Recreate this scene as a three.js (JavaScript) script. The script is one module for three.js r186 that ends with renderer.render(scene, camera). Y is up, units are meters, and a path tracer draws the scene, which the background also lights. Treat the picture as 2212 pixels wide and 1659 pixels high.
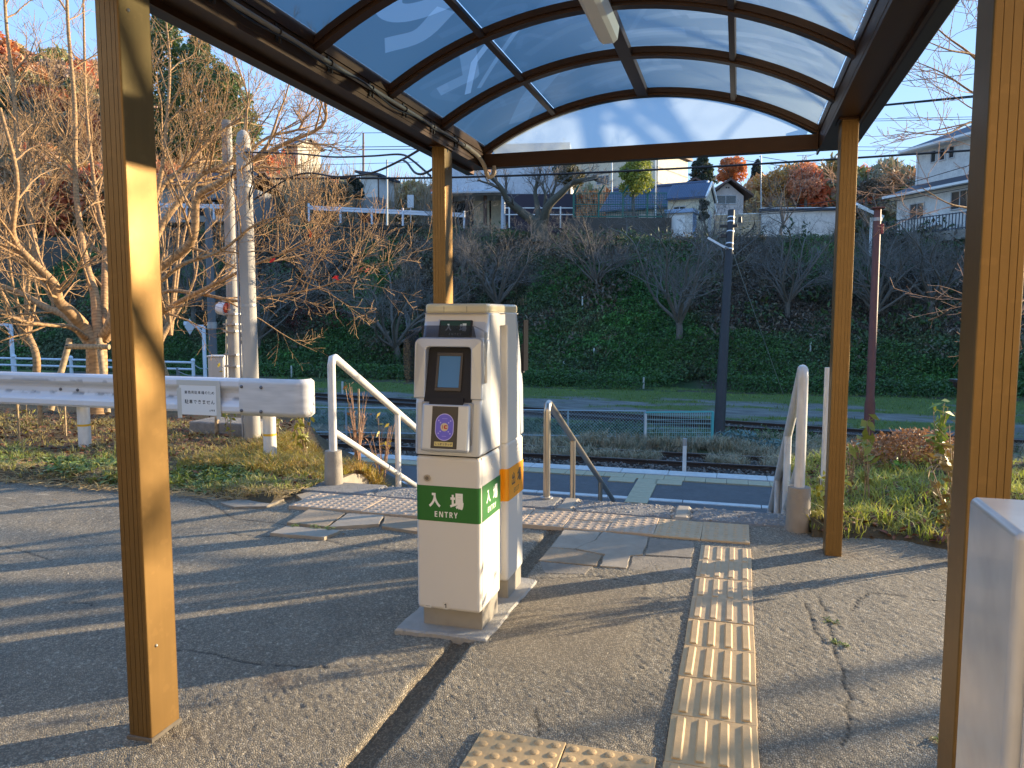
import * as THREE from 'three';
import { RoundedBoxGeometry } from 'three/addons/geometries/RoundedBoxGeometry.js';
import { mergeGeometries } from 'three/addons/utils/BufferGeometryUtils.js';

// ------------------------------------------------------------------ camera, sky, sun, exposure
const scene = new THREE.Scene();
const EYE = new THREE.Vector3(0, 1.456, 0), YAW = THREE.MathUtils.degToRad(16.4), PITCH = THREE.MathUtils.degToRad(-5.25);
const FOCAL = 1650, CX = 1106, CY = 829.5;                 // focal length and centre in units of a 2212 x 1659 picture
const camera = new THREE.PerspectiveCamera(2 * Math.atan(CY / FOCAL) * 180 / Math.PI, 4 / 3, 0.05, 3000);
camera.position.copy(EYE);
camera.rotation.set(PITCH, YAW, 0, 'YXZ');
camera.updateMatrixWorld(true);
scene.add(camera);

const renderer = new THREE.WebGLRenderer({ antialias: true });
renderer.toneMapping = THREE.LinearToneMapping;
renderer.toneMappingExposure = 4.6;
renderer.shadowMap.enabled = true;
renderer.setSize(1024, 768);

const SUN_EL = THREE.MathUtils.degToRad(10.7), SUN_AZ = THREE.MathUtils.degToRad(37.5);
const SUN = new THREE.Vector3(Math.cos(SUN_EL) * Math.cos(SUN_AZ), Math.sin(SUN_EL), -Math.cos(SUN_EL) * Math.sin(SUN_AZ));
const sun = new THREE.DirectionalLight(new THREE.Color(1, 0.80, 0.53), 2.85);
sun.position.copy(SUN).multiplyScalar(80);
sun.castShadow = true;
sun.shadow.mapSize.set(4096, 4096);
Object.assign(sun.shadow.camera, { left: -60, right: 60, top: 40, bottom: -40, near: 1, far: 220 });
scene.add(sun, sun.target);

{ // clear winter sky: deep blue overhead, pale towards the horizon, a little brighter round the low sun
  const W = 512, H = 256, d = new Float32Array(W * H * 4), v = new THREE.Vector3();
  for (let j = 0; j < H; j++) for (let i = 0; i < W; i++) {
    const el = ((j + 0.5) / H - 0.5) * Math.PI, az = ((i + 0.5) / W - 0.5) * 2 * Math.PI;
    v.set(Math.cos(el) * Math.cos(az), Math.sin(el), Math.cos(el) * Math.sin(az));
    const s = Math.max(0, v.y), k = Math.exp(-s * 4.6), g = Math.pow(Math.max(0, v.dot(SUN)), 6);
    const o = (j * W + i) * 4;
    d[o] = 0.062 + 0.15 * k + 0.035 * g; d[o + 1] = 0.138 + 0.15 * k + 0.035 * g; d[o + 2] = 0.29 + 0.04 * k + 0.01 * g; d[o + 3] = 1;
    if (v.y < 0) { d[o] = 0.16; d[o + 1] = 0.18; d[o + 2] = 0.2; }
  }
  const t = new THREE.DataTexture(d, W, H, THREE.RGBAFormat, THREE.FloatType);
  t.mapping = THREE.EquirectangularReflectionMapping; t.magFilter = THREE.LinearFilter; t.minFilter = THREE.LinearFilter; t.needsUpdate = true;
  scene.background = t; scene.environment = t;
}

// ------------------------------------------------------------------ helpers
let seed = 1;
function rnd() { seed |= 0; seed = seed + 0x6D2B79F5 | 0; let t = Math.imul(seed ^ seed >>> 15, 1 | seed); t = t + Math.imul(t ^ t >>> 7, 61 | t) ^ t; return ((t ^ t >>> 14) >>> 0) / 4294967296; }
const rr = (a, b) => a + (b - a) * rnd();
const V = (x, y, z) => new THREE.Vector3(x, y, z);
const lerp = (a, b, t) => a + (b - a) * t, clamp = (x, a = 0, b = 1) => Math.min(b, Math.max(a, x));
const smooth = (a, b, x) => { const t = clamp((x - a) / (b - a)); return t * t * (3 - 2 * t); };
const rgb = (r, g, b) => new THREE.Color().setRGB(r, g, b);
// a sight line of the lens, to measure real positions: met with a plane of the place, or followed to a depth
function sight(px, py) { return V((px - CX) / FOCAL, -(py - CY) / FOCAL, -1).applyQuaternion(camera.quaternion); }
const onY = (px, py, y) => { const r = sight(px, py); return r.multiplyScalar((y - EYE.y) / r.y).add(EYE); };
const onZ = (px, py, z) => { const r = sight(px, py); return r.multiplyScalar(z / r.z).add(EYE); };
const onX = (px, py, x) => { const r = sight(px, py); return r.multiplyScalar(x / r.x).add(EYE); };
const at = (px, py, depth) => sight(px, py).multiplyScalar(depth).add(EYE);

// value noise
const hash = (x, y, s) => { let h = Math.imul(x, 374761393) + Math.imul(y, 668265263) + Math.imul(s, 2246822519) | 0; h = Math.imul(h ^ h >>> 13, 1274126177); return ((h ^ h >>> 16) >>> 0) / 4294967296; };
function noise(x, y, s = 0, per = 0) {
  const xi = Math.floor(x), yi = Math.floor(y), fx = x - xi, fy = y - yi, u = fx * fx * (3 - 2 * fx), w = fy * fy * (3 - 2 * fy);
  const m = (a) => per ? ((a % per) + per) % per : a;
  const a = hash(m(xi), m(yi), s), b = hash(m(xi + 1), m(yi), s), c = hash(m(xi), m(yi + 1), s), d = hash(m(xi + 1), m(yi + 1), s);
  return lerp(lerp(a, b, u), lerp(c, d, u), w);
}
function fbm(x, y, o = 4, s = 0, per = 0) { let v = 0, a = 0.5, n = 0; for (let i = 0; i < o; i++) { v += a * noise(x, y, s + i, per); n += a; a *= 0.55; x *= 2; y *= 2; per *= 2; } return v / n; }

const numberOf = {};
function numbered(name) { const k = numberOf[name] = (numberOf[name] ?? -1) + 1; return k ? name + '_' + String(k).padStart(3, '0') : name; }
function tag(o, label, category, group) { o.userData = { ...o.userData, label, category }; if (group) o.userData.group = group; return o; }
function thing(name, label, category, p = [0, 0, 0], turn = 0, group) {
  const o = new THREE.Group(); o.name = numbered(name); o.position.set(...(p.isVector3 ? p.toArray() : p)); o.rotation.y = turn; scene.add(o); return tag(o, label, category, group);
}
function part(parent, name, geo, mat, label) { const m = new THREE.Mesh(Array.isArray(geo) ? join(geo) : geo, mat); m.name = name; parent.add(m); if (label) m.userData.label = label; return m; }
function solo(name, label, category, geo, mat, group) { const m = new THREE.Mesh(Array.isArray(geo) ? join(geo) : geo, mat); m.name = numbered(name); scene.add(m); return tag(m, label, category, group); }
function struct(name, geo, mat) { const m = new THREE.Mesh(Array.isArray(geo) ? join(geo) : geo, mat); m.name = numbered(name); m.userData.kind = 'structure'; scene.add(m); return m; }
function stuff(o, name, label, category) { o.name = numbered(name); o.userData.kind = 'stuff'; tag(o, label, category); scene.add(o); return o; }

function join(list) {
  const gs = list.map((g) => { const n = g.index ? g.toNonIndexed() : g; for (const k of Object.keys(n.attributes)) if (!['position', 'normal', 'uv'].includes(k)) n.deleteAttribute(k);
    if (!n.attributes.uv) n.setAttribute('uv', new THREE.BufferAttribute(new Float32Array(n.attributes.position.count * 2), 2)); return n; });
  return gs.length === 1 ? gs[0] : mergeGeometries(gs);
}
// uv in metres from the faces' directions
function metric(g, s = 1) {
  const n = g.index ? g.toNonIndexed() : g, p = n.attributes.position, uv = new Float32Array(p.count * 2), a = V(), b = V(), c = V();
  for (let i = 0; i < p.count; i += 3) {
    a.fromBufferAttribute(p, i); b.fromBufferAttribute(p, i + 1).sub(a); c.fromBufferAttribute(p, i + 2).sub(a); b.cross(c);
    const x = Math.abs(b.x), y = Math.abs(b.y), z = Math.abs(b.z);
    for (let k = 0; k < 3; k++) { const X = p.getX(i + k), Y = p.getY(i + k), Z = p.getZ(i + k);
      const [u, w] = y >= x && y >= z ? [X, Z] : x >= z ? [Z, Y] : [X, Y]; uv[(i + k) * 2] = u * s; uv[(i + k) * 2 + 1] = w * s; }
  }
  n.setAttribute('uv', new THREE.BufferAttribute(uv, 2)); return n;
}
const span = (x0, x1, y0, y1, z0, z1) => metric(new THREE.BoxGeometry(Math.abs(x1 - x0), Math.abs(y1 - y0), Math.abs(z1 - z0)).translate((x0 + x1) / 2, (y0 + y1) / 2, (z0 + z1) / 2));
const rspan = (x0, x1, y0, y1, z0, z1, r = 0.01, n = 2) => metric(new RoundedBoxGeometry(Math.abs(x1 - x0), Math.abs(y1 - y0), Math.abs(z1 - z0), n, r).translate((x0 + x1) / 2, (y0 + y1) / 2, (z0 + z1) / 2));
// tube along points with a radius at each point
function tube(pts, rad, sides = 6, cap = true) {
  const n = pts.length, R = (i) => Array.isArray(rad) ? rad[i] : rad, pos = [], nor = [], uv = [], idx = [];
  let t = V(), side = V(), up = V(), prev = null, len = 0;
  for (let i = 0; i < n; i++) {
    t.copy(pts[Math.min(i + 1, n - 1)]).sub(pts[Math.max(i - 1, 0)]).normalize();
    if (!prev) side.set(Math.abs(t.y) > 0.9 ? 1 : 0, Math.abs(t.y) > 0.9 ? 0 : 1, 0).cross(t).normalize(); else side.addScaledVector(t, -side.dot(t)).normalize();
    prev = t; up.crossVectors(t, side);
    if (i) len += pts[i].distanceTo(pts[i - 1]);
    for (let k = 0; k <= sides; k++) { const a = k / sides * Math.PI * 2, c = Math.cos(a), s = Math.sin(a), r = R(i);
      nor.push(side.x * c + up.x * s, side.y * c + up.y * s, side.z * c + up.z * s);
      pos.push(pts[i].x + nor.at(-3) * r, pts[i].y + nor.at(-2) * r, pts[i].z + nor.at(-1) * r); uv.push(k / sides * Math.max(0.2, Math.round(6.28 * R(0) * 4) / 4), len); }
    if (i) for (let k = 0; k < sides; k++) { const a = (i - 1) * (sides + 1) + k, b = a + sides + 1; idx.push(a, a + 1, b, b, a + 1, b + 1); }
  }
  if (cap) for (const [i, o] of [[0, 0], [n - 1, (n - 1) * (sides + 1)]]) {
    const c = pos.length / 3; t.copy(pts[i ? n - 1 : 1]).sub(pts[i ? n - 2 : 0]).normalize().multiplyScalar(i ? 1 : -1);
    pos.push(pts[i].x, pts[i].y, pts[i].z); nor.push(t.x, t.y, t.z); uv.push(0, 0);
    for (let k = 0; k <= sides; k++) { pos.push(pos[(o + k) * 3], pos[(o + k) * 3 + 1], pos[(o + k) * 3 + 2]); nor.push(t.x, t.y, t.z); uv.push(0, 0); }
    for (let k = 0; k < sides; k++) i ? idx.push(c, c + 1 + k, c + 2 + k) : idx.push(c, c + 2 + k, c + 1 + k);
  }
  const g = new THREE.BufferGeometry();
  g.setAttribute('position', new THREE.Float32BufferAttribute(pos, 3)); g.setAttribute('normal', new THREE.Float32BufferAttribute(nor, 3)); g.setAttribute('uv', new THREE.Float32BufferAttribute(uv, 2)); g.setIndex(idx);
  return g;
}
const rod = (a, b, r, sides = 10, r2 = r) => tube([a, b], [r, r2], sides);
const bar = (a, b, w, h) => { const d = b.clone().sub(a), l = d.length(), g = new THREE.BoxGeometry(w, h, l); const m = new THREE.Matrix4().lookAt(b, a, Math.abs(d.y) > 0.98 * l ? V(0, 0, 1) : V(0, 1, 0)); m.setPosition(a.clone().add(b).multiplyScalar(0.5)); return g.applyMatrix4(m); };
const curve = (pts, n = 24) => new THREE.CatmullRomCurve3(pts, false, 'centripetal').getPoints(n);
// a flat polygon (x, z) pulled to a slab with its top at y
function slab(pts, y, t, bevel = 0.004) {
  const s = new THREE.Shape(pts.map((p) => new THREE.Vector2(p.x, -p.z)));
  const g = new THREE.ExtrudeGeometry(s, { depth: t - bevel, bevelEnabled: bevel > 0, bevelSize: bevel, bevelOffset: -bevel, bevelThickness: bevel, bevelSegments: 1, curveSegments: 4 });
  return metric(g.rotateX(-Math.PI / 2).translate(0, y - t, 0));
}
// a height field over given x and z lines
function field(xs, zs, h, color) {
  const nx = xs.length, nz = zs.length, pos = new Float32Array(nx * nz * 3), uv = new Float32Array(nx * nz * 2), col = color ? new Float32Array(nx * nz * 3) : null, idx = new Uint32Array((nx - 1) * (nz - 1) * 6);
  let o = 0;
  for (let j = 0; j < nz; j++) for (let i = 0; i < nx; i++) { const k = j * nx + i, x = xs[i], z = zs[j];
    pos[k * 3] = x; pos[k * 3 + 1] = h(x, z); pos[k * 3 + 2] = z; uv[k * 2] = x; uv[k * 2 + 1] = -z;
    if (col) { const c = color(x, z, pos[k * 3 + 1]); col[k * 3] = c[0]; col[k * 3 + 1] = c[1]; col[k * 3 + 2] = c[2]; }
    if (i && j) { const a = k - nx - 1, b = k - nx, c = k - 1; idx[o++] = a; idx[o++] = b; idx[o++] = c; idx[o++] = b; idx[o++] = k; idx[o++] = c; } }
  const g = new THREE.BufferGeometry();
  g.setAttribute('position', new THREE.BufferAttribute(pos, 3)); g.setAttribute('uv', new THREE.BufferAttribute(uv, 2)); if (col) g.setAttribute('color', new THREE.BufferAttribute(col, 3));
  g.setIndex(new THREE.BufferAttribute(zs[1] > zs[0] ? idx.map((v, i) => idx[i - i % 3 + [0, 2, 1][i % 3]]) : idx, 1)); g.computeVertexNormals(); return g;
}
const lines = (a, b, step) => { const n = Math.max(1, Math.round(Math.abs(b - a) / step)); return Array.from({ length: n + 1 }, (_, i) => lerp(a, b, i / n)); };

// ------------------------------------------------------------------ textures and materials
function tex(size, fn, srgb = true, repeat = 1, h = size) {
  const d = new Uint8Array(size * h * 4);
  for (let j = 0; j < h; j++) for (let i = 0; i < size; i++) { const c = fn(i / size, j / h), o = (j * size + i) * 4; for (let k = 0; k < 3; k++) { const x = clamp(Array.isArray(c) ? c[k] : c); d[o + k] = 255 * (srgb ? (x <= 0.0031308 ? 12.92 * x : 1.055 * Math.pow(x, 1 / 2.4) - 0.055) : x); } d[o + 3] = 255; }
  const t = new THREE.DataTexture(d, size, h, THREE.RGBAFormat); t.wrapS = t.wrapT = THREE.RepeatWrapping; t.magFilter = THREE.LinearFilter; t.minFilter = THREE.LinearMipmapLinearFilter; t.generateMipmaps = true;
  if (srgb) t.colorSpace = THREE.SRGBColorSpace; t.repeat.set(repeat, repeat); t.needsUpdate = true; return t;
}
function paper(w, h, draw) { const c = document.createElement('canvas'); c.width = w; c.height = h; const x = c.getContext('2d'); draw(x, w, h); const t = new THREE.CanvasTexture(c); t.colorSpace = THREE.SRGBColorSpace; return t; }
const std = (color, roughness = 0.7, o = {}) => new THREE.MeshStandardMaterial({ color: Array.isArray(color) ? rgb(...color) : color, roughness, ...o });
const phys = (color, roughness, o = {}) => new THREE.MeshPhysicalMaterial({ color: Array.isArray(color) ? rgb(...color) : color, roughness, ...o });
const gray = (v, c = [1, 1, 1]) => [v * c[0], v * c[1], v * c[2]];
const speck = tex(512, (u, v) => { const n = fbm(u * 16, v * 16, 4, 5, 16), f = hash(Math.floor(u * 512), Math.floor(v * 512), 9); return gray(0.72 + 0.3 * (n - 0.5) + 0.16 * (f - 0.5)); }, true, 1.7);
const grit = tex(512, (u, v) => 0.6 * fbm(u * 40, v * 40, 3, 21, 40) + 0.4 * hash(Math.floor(u * 512), Math.floor(v * 512), 3), false, 2.2);
const dirt = tex(512, (u, v) => { const n = fbm(u * 5, v * 5, 5, 31, 5), m = fbm(u * 24, v * 24, 3, 35, 24); return gray(0.8 + 0.32 * (n - 0.5) + 0.2 * (m - 0.5), [1.02, 1, 0.96]); }, true, 0.7);
const brush = tex(512, (u, v) => 0.5 + 0.5 * (fbm(u * 128, v * 3, 3, 41, 3) - 0.5) + 0.25 * (fbm(u * 6, v * 6, 3, 44, 6) - 0.5), false, 3);
const barkMap = tex(256, (u, v) => { const n = fbm(u * 4, v * 24, 4, 51, 4), m = fbm(u * 3, v * 3, 3, 55, 3); return gray(0.62 + 0.75 * (n - 0.5) + 0.5 * (m - 0.5), [1.05, 1, 0.93]); }, true, 2);
// aggregate: rounded grains about 6 mm across with darker binder between them
const stones = (() => { const n = 64, S = 768, h = new Float32Array(S * S), c = new Float32Array(S * S); for (let j = 0; j < S; j++) for (let i = 0; i < S; i++) { const x = i / S * n, y = j / S * n, xi = Math.floor(x), yi = Math.floor(y); let d1 = 9, d2 = 9, id = 0; for (let b = -1; b <= 1; b++) for (let a = -1; a <= 1; a++) { const gx = (xi + a + n) % n, gy = (yi + b + n) % n, px = xi + a + hash(gx, gy, 401), py = yi + b + hash(gx, gy, 402), d = Math.hypot(px - x, py - y); if (d < d1) { d2 = d1; d1 = d; id = hash(gx, gy, 403); } else if (d < d2) d2 = d; } const e = clamp((d2 - d1) * 2.6); h[j * S + i] = e * (0.35 + 0.65 * id); c[j * S + i] = lerp(0.3, 0.5 + 0.95 * id * id, Math.sqrt(e)); } return { S, h, c }; })();
const stoneMap = tex(768, (u, v) => { const k = stones.c[Math.round(v * 768) * 768 + Math.round(u * 768)]; return [k, k * 0.985, k * 0.96]; }, true, 1.9), stoneBump = tex(768, (u, v) => stones.h[Math.round(v * 768) * 768 + Math.round(u * 768)], false, 1.9);
const scuffed = tex(512, (u, v) => { const n = fbm(u * 3, v * 6, 4, 411, 3), s = fbm(u * 60, v * 4, 3, 415, 4), d = smooth(0.66, 0.8, fbm(u * 30, v * 30, 3, 418, 30)); const k = 0.9 + 0.16 * (n - 0.5) + 0.1 * (s - 0.5) + 0.12 * d; return [k, k, k * (1 + 0.2 * d)]; }, true, 1.1);
const M = {
  asphalt: std([1, 1, 1], 0.93, { vertexColors: true, bumpMap: stoneBump, bumpScale: 0.008, map: stoneMap }),
  oldAsphalt: std([0.085, 0.088, 0.095], 0.95, { map: dirt, bumpMap: grit, bumpScale: 0.003 }),
  concrete: std([0.40, 0.36, 0.31], 0.92, { map: dirt, bumpMap: grit, bumpScale: 0.003 }),
  roughConcrete: std([0.36, 0.345, 0.32], 0.95, { map: speck, bumpMap: grit, bumpScale: 0.012 }),
  slabA: std([0.45, 0.39, 0.31], 0.93, { map: dirt, bumpMap: grit, bumpScale: 0.002 }),
  slabB: std([0.38, 0.33, 0.26], 0.95, { map: speck, bumpMap: grit, bumpScale: 0.006 }),
  slabC: std([0.42, 0.33, 0.23], 0.95, { map: dirt, bumpMap: grit, bumpScale: 0.004 }),
  tile: std([0.70, 0.49, 0.25], 0.62, { map: dirt, bumpMap: grit, bumpScale: 0.0012 }),
  tileWorn: std([0.66, 0.49, 0.30], 0.8, { map: dirt, bumpMap: grit, bumpScale: 0.0015 }),
  tilePale: std([0.62, 0.48, 0.35], 0.85, { map: dirt, bumpMap: grit, bumpScale: 0.002 }),
  platTile: std([0.47, 0.42, 0.28], 0.85, { map: dirt }),
  whiteLine: std([0.62, 0.63, 0.62], 0.8, { map: dirt }),
  bronze: phys([0.245, 0.145, 0.049], 0.5, { metalness: 0.85, bumpMap: brush, bumpScale: 0.00005, clearcoat: 0.15, clearcoatRoughness: 0.3, map: scuffed }),
  bronzeDark: phys([0.075, 0.036, 0.016], 0.42, { metalness: 0.7, bumpMap: brush, bumpScale: 0.0001 }),
  gutter: std([0.035, 0.027, 0.022], 0.45, { metalness: 0.4 }),
  whitePaint: phys([0.84, 0.83, 0.81], 0.38, { map: dirt, clearcoat: 0.15, clearcoatRoughness: 0.3 }),
  machine: phys([0.66, 0.63, 0.575], 0.42, { clearcoat: 0.1, clearcoatRoughness: 0.35 }),
  silver: phys([0.50, 0.54, 0.60], 0.36, { metalness: 0.4 }),
  dark: phys([0.022, 0.022, 0.026], 0.6, { specularIntensity: 0.5 }),
  blackPlastic: std([0.02, 0.02, 0.022], 0.5),
  steel: phys([0.52, 0.47, 0.40], 0.28, { metalness: 0.95 }),
  plinth: phys([0.50, 0.47, 0.42], 0.42, { metalness: 0.5, map: dirt }),
  galv: phys([0.48, 0.49, 0.5], 0.5, { metalness: 0.6, map: dirt }),
  poleConcrete: std([0.47, 0.44, 0.39], 0.85, { map: tex(128, (u, v) => gray(0.75 + 0.5 * (fbm(u * 3, v * 30, 3, 61, 3) - 0.5)), true, 1), bumpMap: grit, bumpScale: 0.002 }),
  blackPole: std([0.035, 0.036, 0.04], 0.6, { map: dirt }),
  redPole: std([0.17, 0.062, 0.05], 0.6, { map: dirt }),
  wire: std([0.012, 0.012, 0.015], 0.6),
  bark: std([0.50, 0.32, 0.165], 0.9, { map: barkMap, bumpMap: barkMap, bumpScale: 0.006 }),
  barkGrey: std([0.20, 0.18, 0.16], 0.95, { map: barkMap }),
  twigGrey: std([0.17, 0.155, 0.14], 0.95),
  twigRed: std([0.42, 0.25, 0.15], 0.9),
  wood: std([0.44, 0.34, 0.215], 0.85, { map: barkMap }),
  ballast: std([0.06, 0.053, 0.048], 1, { map: speck, bumpMap: grit, bumpScale: 0.03 }),
  rail: std([0.06, 0.04, 0.03], 0.7, { metalness: 0.3 }),
  railTop: std([0.24, 0.21, 0.2], 0.4, { metalness: 0.8 }),
  paper: std([0.8, 0.8, 0.79], 0.6),
  yellow: std([0.75, 0.42, 0.02], 0.5),
};
// ------------------------------------------------------------------ the setting: terrace, stairs, platform, tracks, hillside
const PLAT = -1.6, BED = -2.05, RAILTOP = -1.9;
const P2 = (list) => list.map(([x, z]) => V(x, 0, z));
const cracks = [
  [[0.44, -4.14], [0.44, -3.92], [0.455, -3.68], [0.44, -3.47], [0.445, -3.02], [0.42, -2.88], [0.37, -2.67]],
  [[0.36, -3.99], [0.38, -3.7], [0.4, -3.5]], [[0.55, -4.15], [0.65, -4.15], [0.7, -4.25], [0.91, -4.23], [1.3, -4.2]], [[0.63, -4.15], [0.57, -3.93]],
  [[-2.4, -2.66], [-2.12, -2.68], [-1.89, -2.66], [-1.75, -2.67], [-1.5, -2.75]], [[-4.1, -5.0], [-3.92, -4.93], [-3.63, -4.73], [-3.45, -4.6], [-3.13, -4.59], [-2.98, -4.56]],
  [[-3.29, -4.31], [-3.15, -4.26], [-2.94, -4.3]], [[-2.54, -4.31], [-2.38, -4.26], [-2.09, -4.26], [-1.5, -4.12]], [[-3.25, -2.95], [-3.12, -3.0], [-3.07, -2.98]], [[-0.69, -2.62], [-0.65, -2.54], [-0.63, -2.45]],
  [[-0.44, -3.85], [-0.44, -4.02], [-0.72, -4.08], [-1.0, -3.95]], [[-5.6, -3.6], [-4.9, -3.5], [-4.4, -3.62], [-3.9, -3.5]],
];
function crackAt(x, z) {
  let best = 1;
  for (const c of cracks) for (let i = 1; i < c.length; i++) {
    const [ax, az] = c[i - 1], [bx, bz] = c[i]; if (x < Math.min(ax, bx) - 0.06 || x > Math.max(ax, bx) + 0.06 || z < Math.min(az, bz) - 0.06 || z > Math.max(az, bz) + 0.06) continue;
    const dx = bx - ax, dz = bz - az, t = clamp(((x - ax) * dx + (z - az) * dz) / (dx * dx + dz * dz));
    best = Math.min(best, Math.hypot(x - ax - dx * t, z - az - dz * t));
  }
  return best;
}
const wob = (x, z) => 0.03 * (noise(x * 6, z * 6, 71) - 0.5);
function asphaltSmooth(x, z) { // the worn smooth patch by the reader
  const a = smooth(-1.06, -0.98, x + wob(x, z)) * (1 - smooth(-0.46, -0.38, x + 2 * wob(x, z))), b = smooth(-4.08, -3.98, z + wob(x, z)) * (1 - smooth(-3.05, -2.8, z + 3 * wob(x, z)));
  return a * b;
}
const grooveAt = (x, z) => smooth(-1.205, -1.188, x + 0.35 * wob(x * 2, z * 2)) * (1 - smooth(-1.1, -1.085, x + 0.35 * wob(x * 2 + 9, z * 2))) * smooth(-4.97, -4.9, z);
function asphaltY(x, z) {
  let y = 0.016 * (fbm(x * 1.3, z * 1.3, 3, 81) - 0.5) + (x > -1.15 ? 0.006 : -0.008);
  const p = asphaltSmooth(x, z), g = grooveAt(x, z), near = x > -5.2 && x < 2;
  if (near) { const k = noise(x * 95, z * 95, 85) * 0.6 + 0.5 * hash(Math.floor(x * 83), Math.floor(z * 83), 86); y += (k - 0.55) * 0.0055 * (1 - 0.8 * p) * (x < -2.2 ? 0.6 : 1) * (1 - 0.6 * g); }
  y += 0.004 * p - 0.017 * g * (0.8 + 0.4 * noise(x * 20, z * 20, 88));
  const c = crackAt(x + wob(x * 1.7, z * 1.7), z + wob(x * 1.7 + 5, z * 1.7)); if (c < 0.009) y -= 0.0035 * (1 - c / 0.009);
  return y;
}
function asphaltColor(x, z) {
  const p = asphaltSmooth(x, z), g = grooveAt(x, z), big = fbm(x * 0.8, z * 0.8, 3, 91), mid = fbm(x * 7, z * 7, 3, 95), st = hash(Math.floor(x * 120), Math.floor(z * 120), 97);
  let v = 0.36 + 0.16 * (big - 0.5) + 0.11 * (mid - 0.5) + (x < -1.6 ? -0.012 : 0.012);
  let s = 0.09 * (st - 0.45) * (1 - 0.75 * p); if (st > 0.965) s += 0.2; v += s;
  let r = v * 1.2, gr = v * 1.04, b = v * 0.78;
  r = lerp(r, 0.42 + s * 0.3, p * 0.8); gr = lerp(gr, 0.355 + s * 0.3, p * 0.8); b = lerp(b, 0.26 + s * 0.3, p * 0.8);
  const soil = g * (0.7 + 0.3 * mid); r = lerp(r, 0.27, soil); gr = lerp(gr, 0.2, soil); b = lerp(b, 0.12, soil);
  const c = crackAt(x + wob(x * 1.7, z * 1.7), z + wob(x * 1.7 + 5, z * 1.7)); if (c < 0.0105) { const k = 0.16 + 0.84 * c / 0.0105; r *= k; gr *= k; b *= k; }
  const rust = Math.exp(-((x + 2.75) ** 2 + (z + 2.02) ** 2) * 60) * 0.5 + Math.exp(-((x + 1.73) ** 2 + (z + 2.55) ** 2) * 300) * 0.4; r = lerp(r, 0.16, rust); gr = lerp(gr, 0.08, rust); b = lerp(b, 0.05, rust);
  return [Math.max(0.02, r), Math.max(0.02, gr), Math.max(0.02, b)];
}
{
  const xs = [...lines(-16, -5.05, 0.08), ...lines(-5, 1.6, 0.0125), ...lines(1.65, 8, 0.08)], zs = [];
  for (let z = -1.2; z > -5.62; z -= lerp(0.009, 0.02, (-z - 1.2) / 4.4)) zs.push(z);
  zs.push(-5.62);
  struct('pavement', field(xs, zs, asphaltY, asphaltColor), M.asphalt);
  struct('forecourt', field(lines(-60, 60, 1), lines(-1.2, 60, 1), (x, z) => z < -1 ? 0 : -0.004 - 0.02 * noise(x, z, 4), (x, z) => { const v = 0.30 + 0.08 * (fbm(x, z, 3, 6) - 0.5); return [v * 1.04, v * 0.97, v * 0.88]; }), M.asphalt);
}
// broken paving slabs, let into the asphalt behind the reader and to its left
const slabs = new THREE.Group(); slabs.name = 'paving_slabs'; slabs.userData.kind = 'structure'; scene.add(slabs);
function shrink(list, k) { const cx = list.reduce((s, p) => s + p[0], 0) / list.length, cz = list.reduce((s, p) => s + p[1], 0) / list.length; return list.map(([x, z]) => { const d = Math.hypot(x - cx, z - cz), f = 1 - k / d; return [cx + (x - cx) * f, cz + (z - cz) * f]; }); }
function brokenEdge(list) { const out = []; for (let i = 0; i < list.length; i++) { const a = list[i], b = list[(i + 1) % list.length], n = Math.max(1, Math.round(Math.hypot(b[0] - a[0], b[1] - a[1]) / 0.06)); for (let k = 0; k < n; k++) { const t = k / n; out.push([lerp(a[0], b[0], t) + (k ? rr(-0.006, 0.006) : 0), lerp(a[1], b[1], t) + (k ? rr(-0.006, 0.006) : 0)]); } } return out; }
seed = 11;
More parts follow.
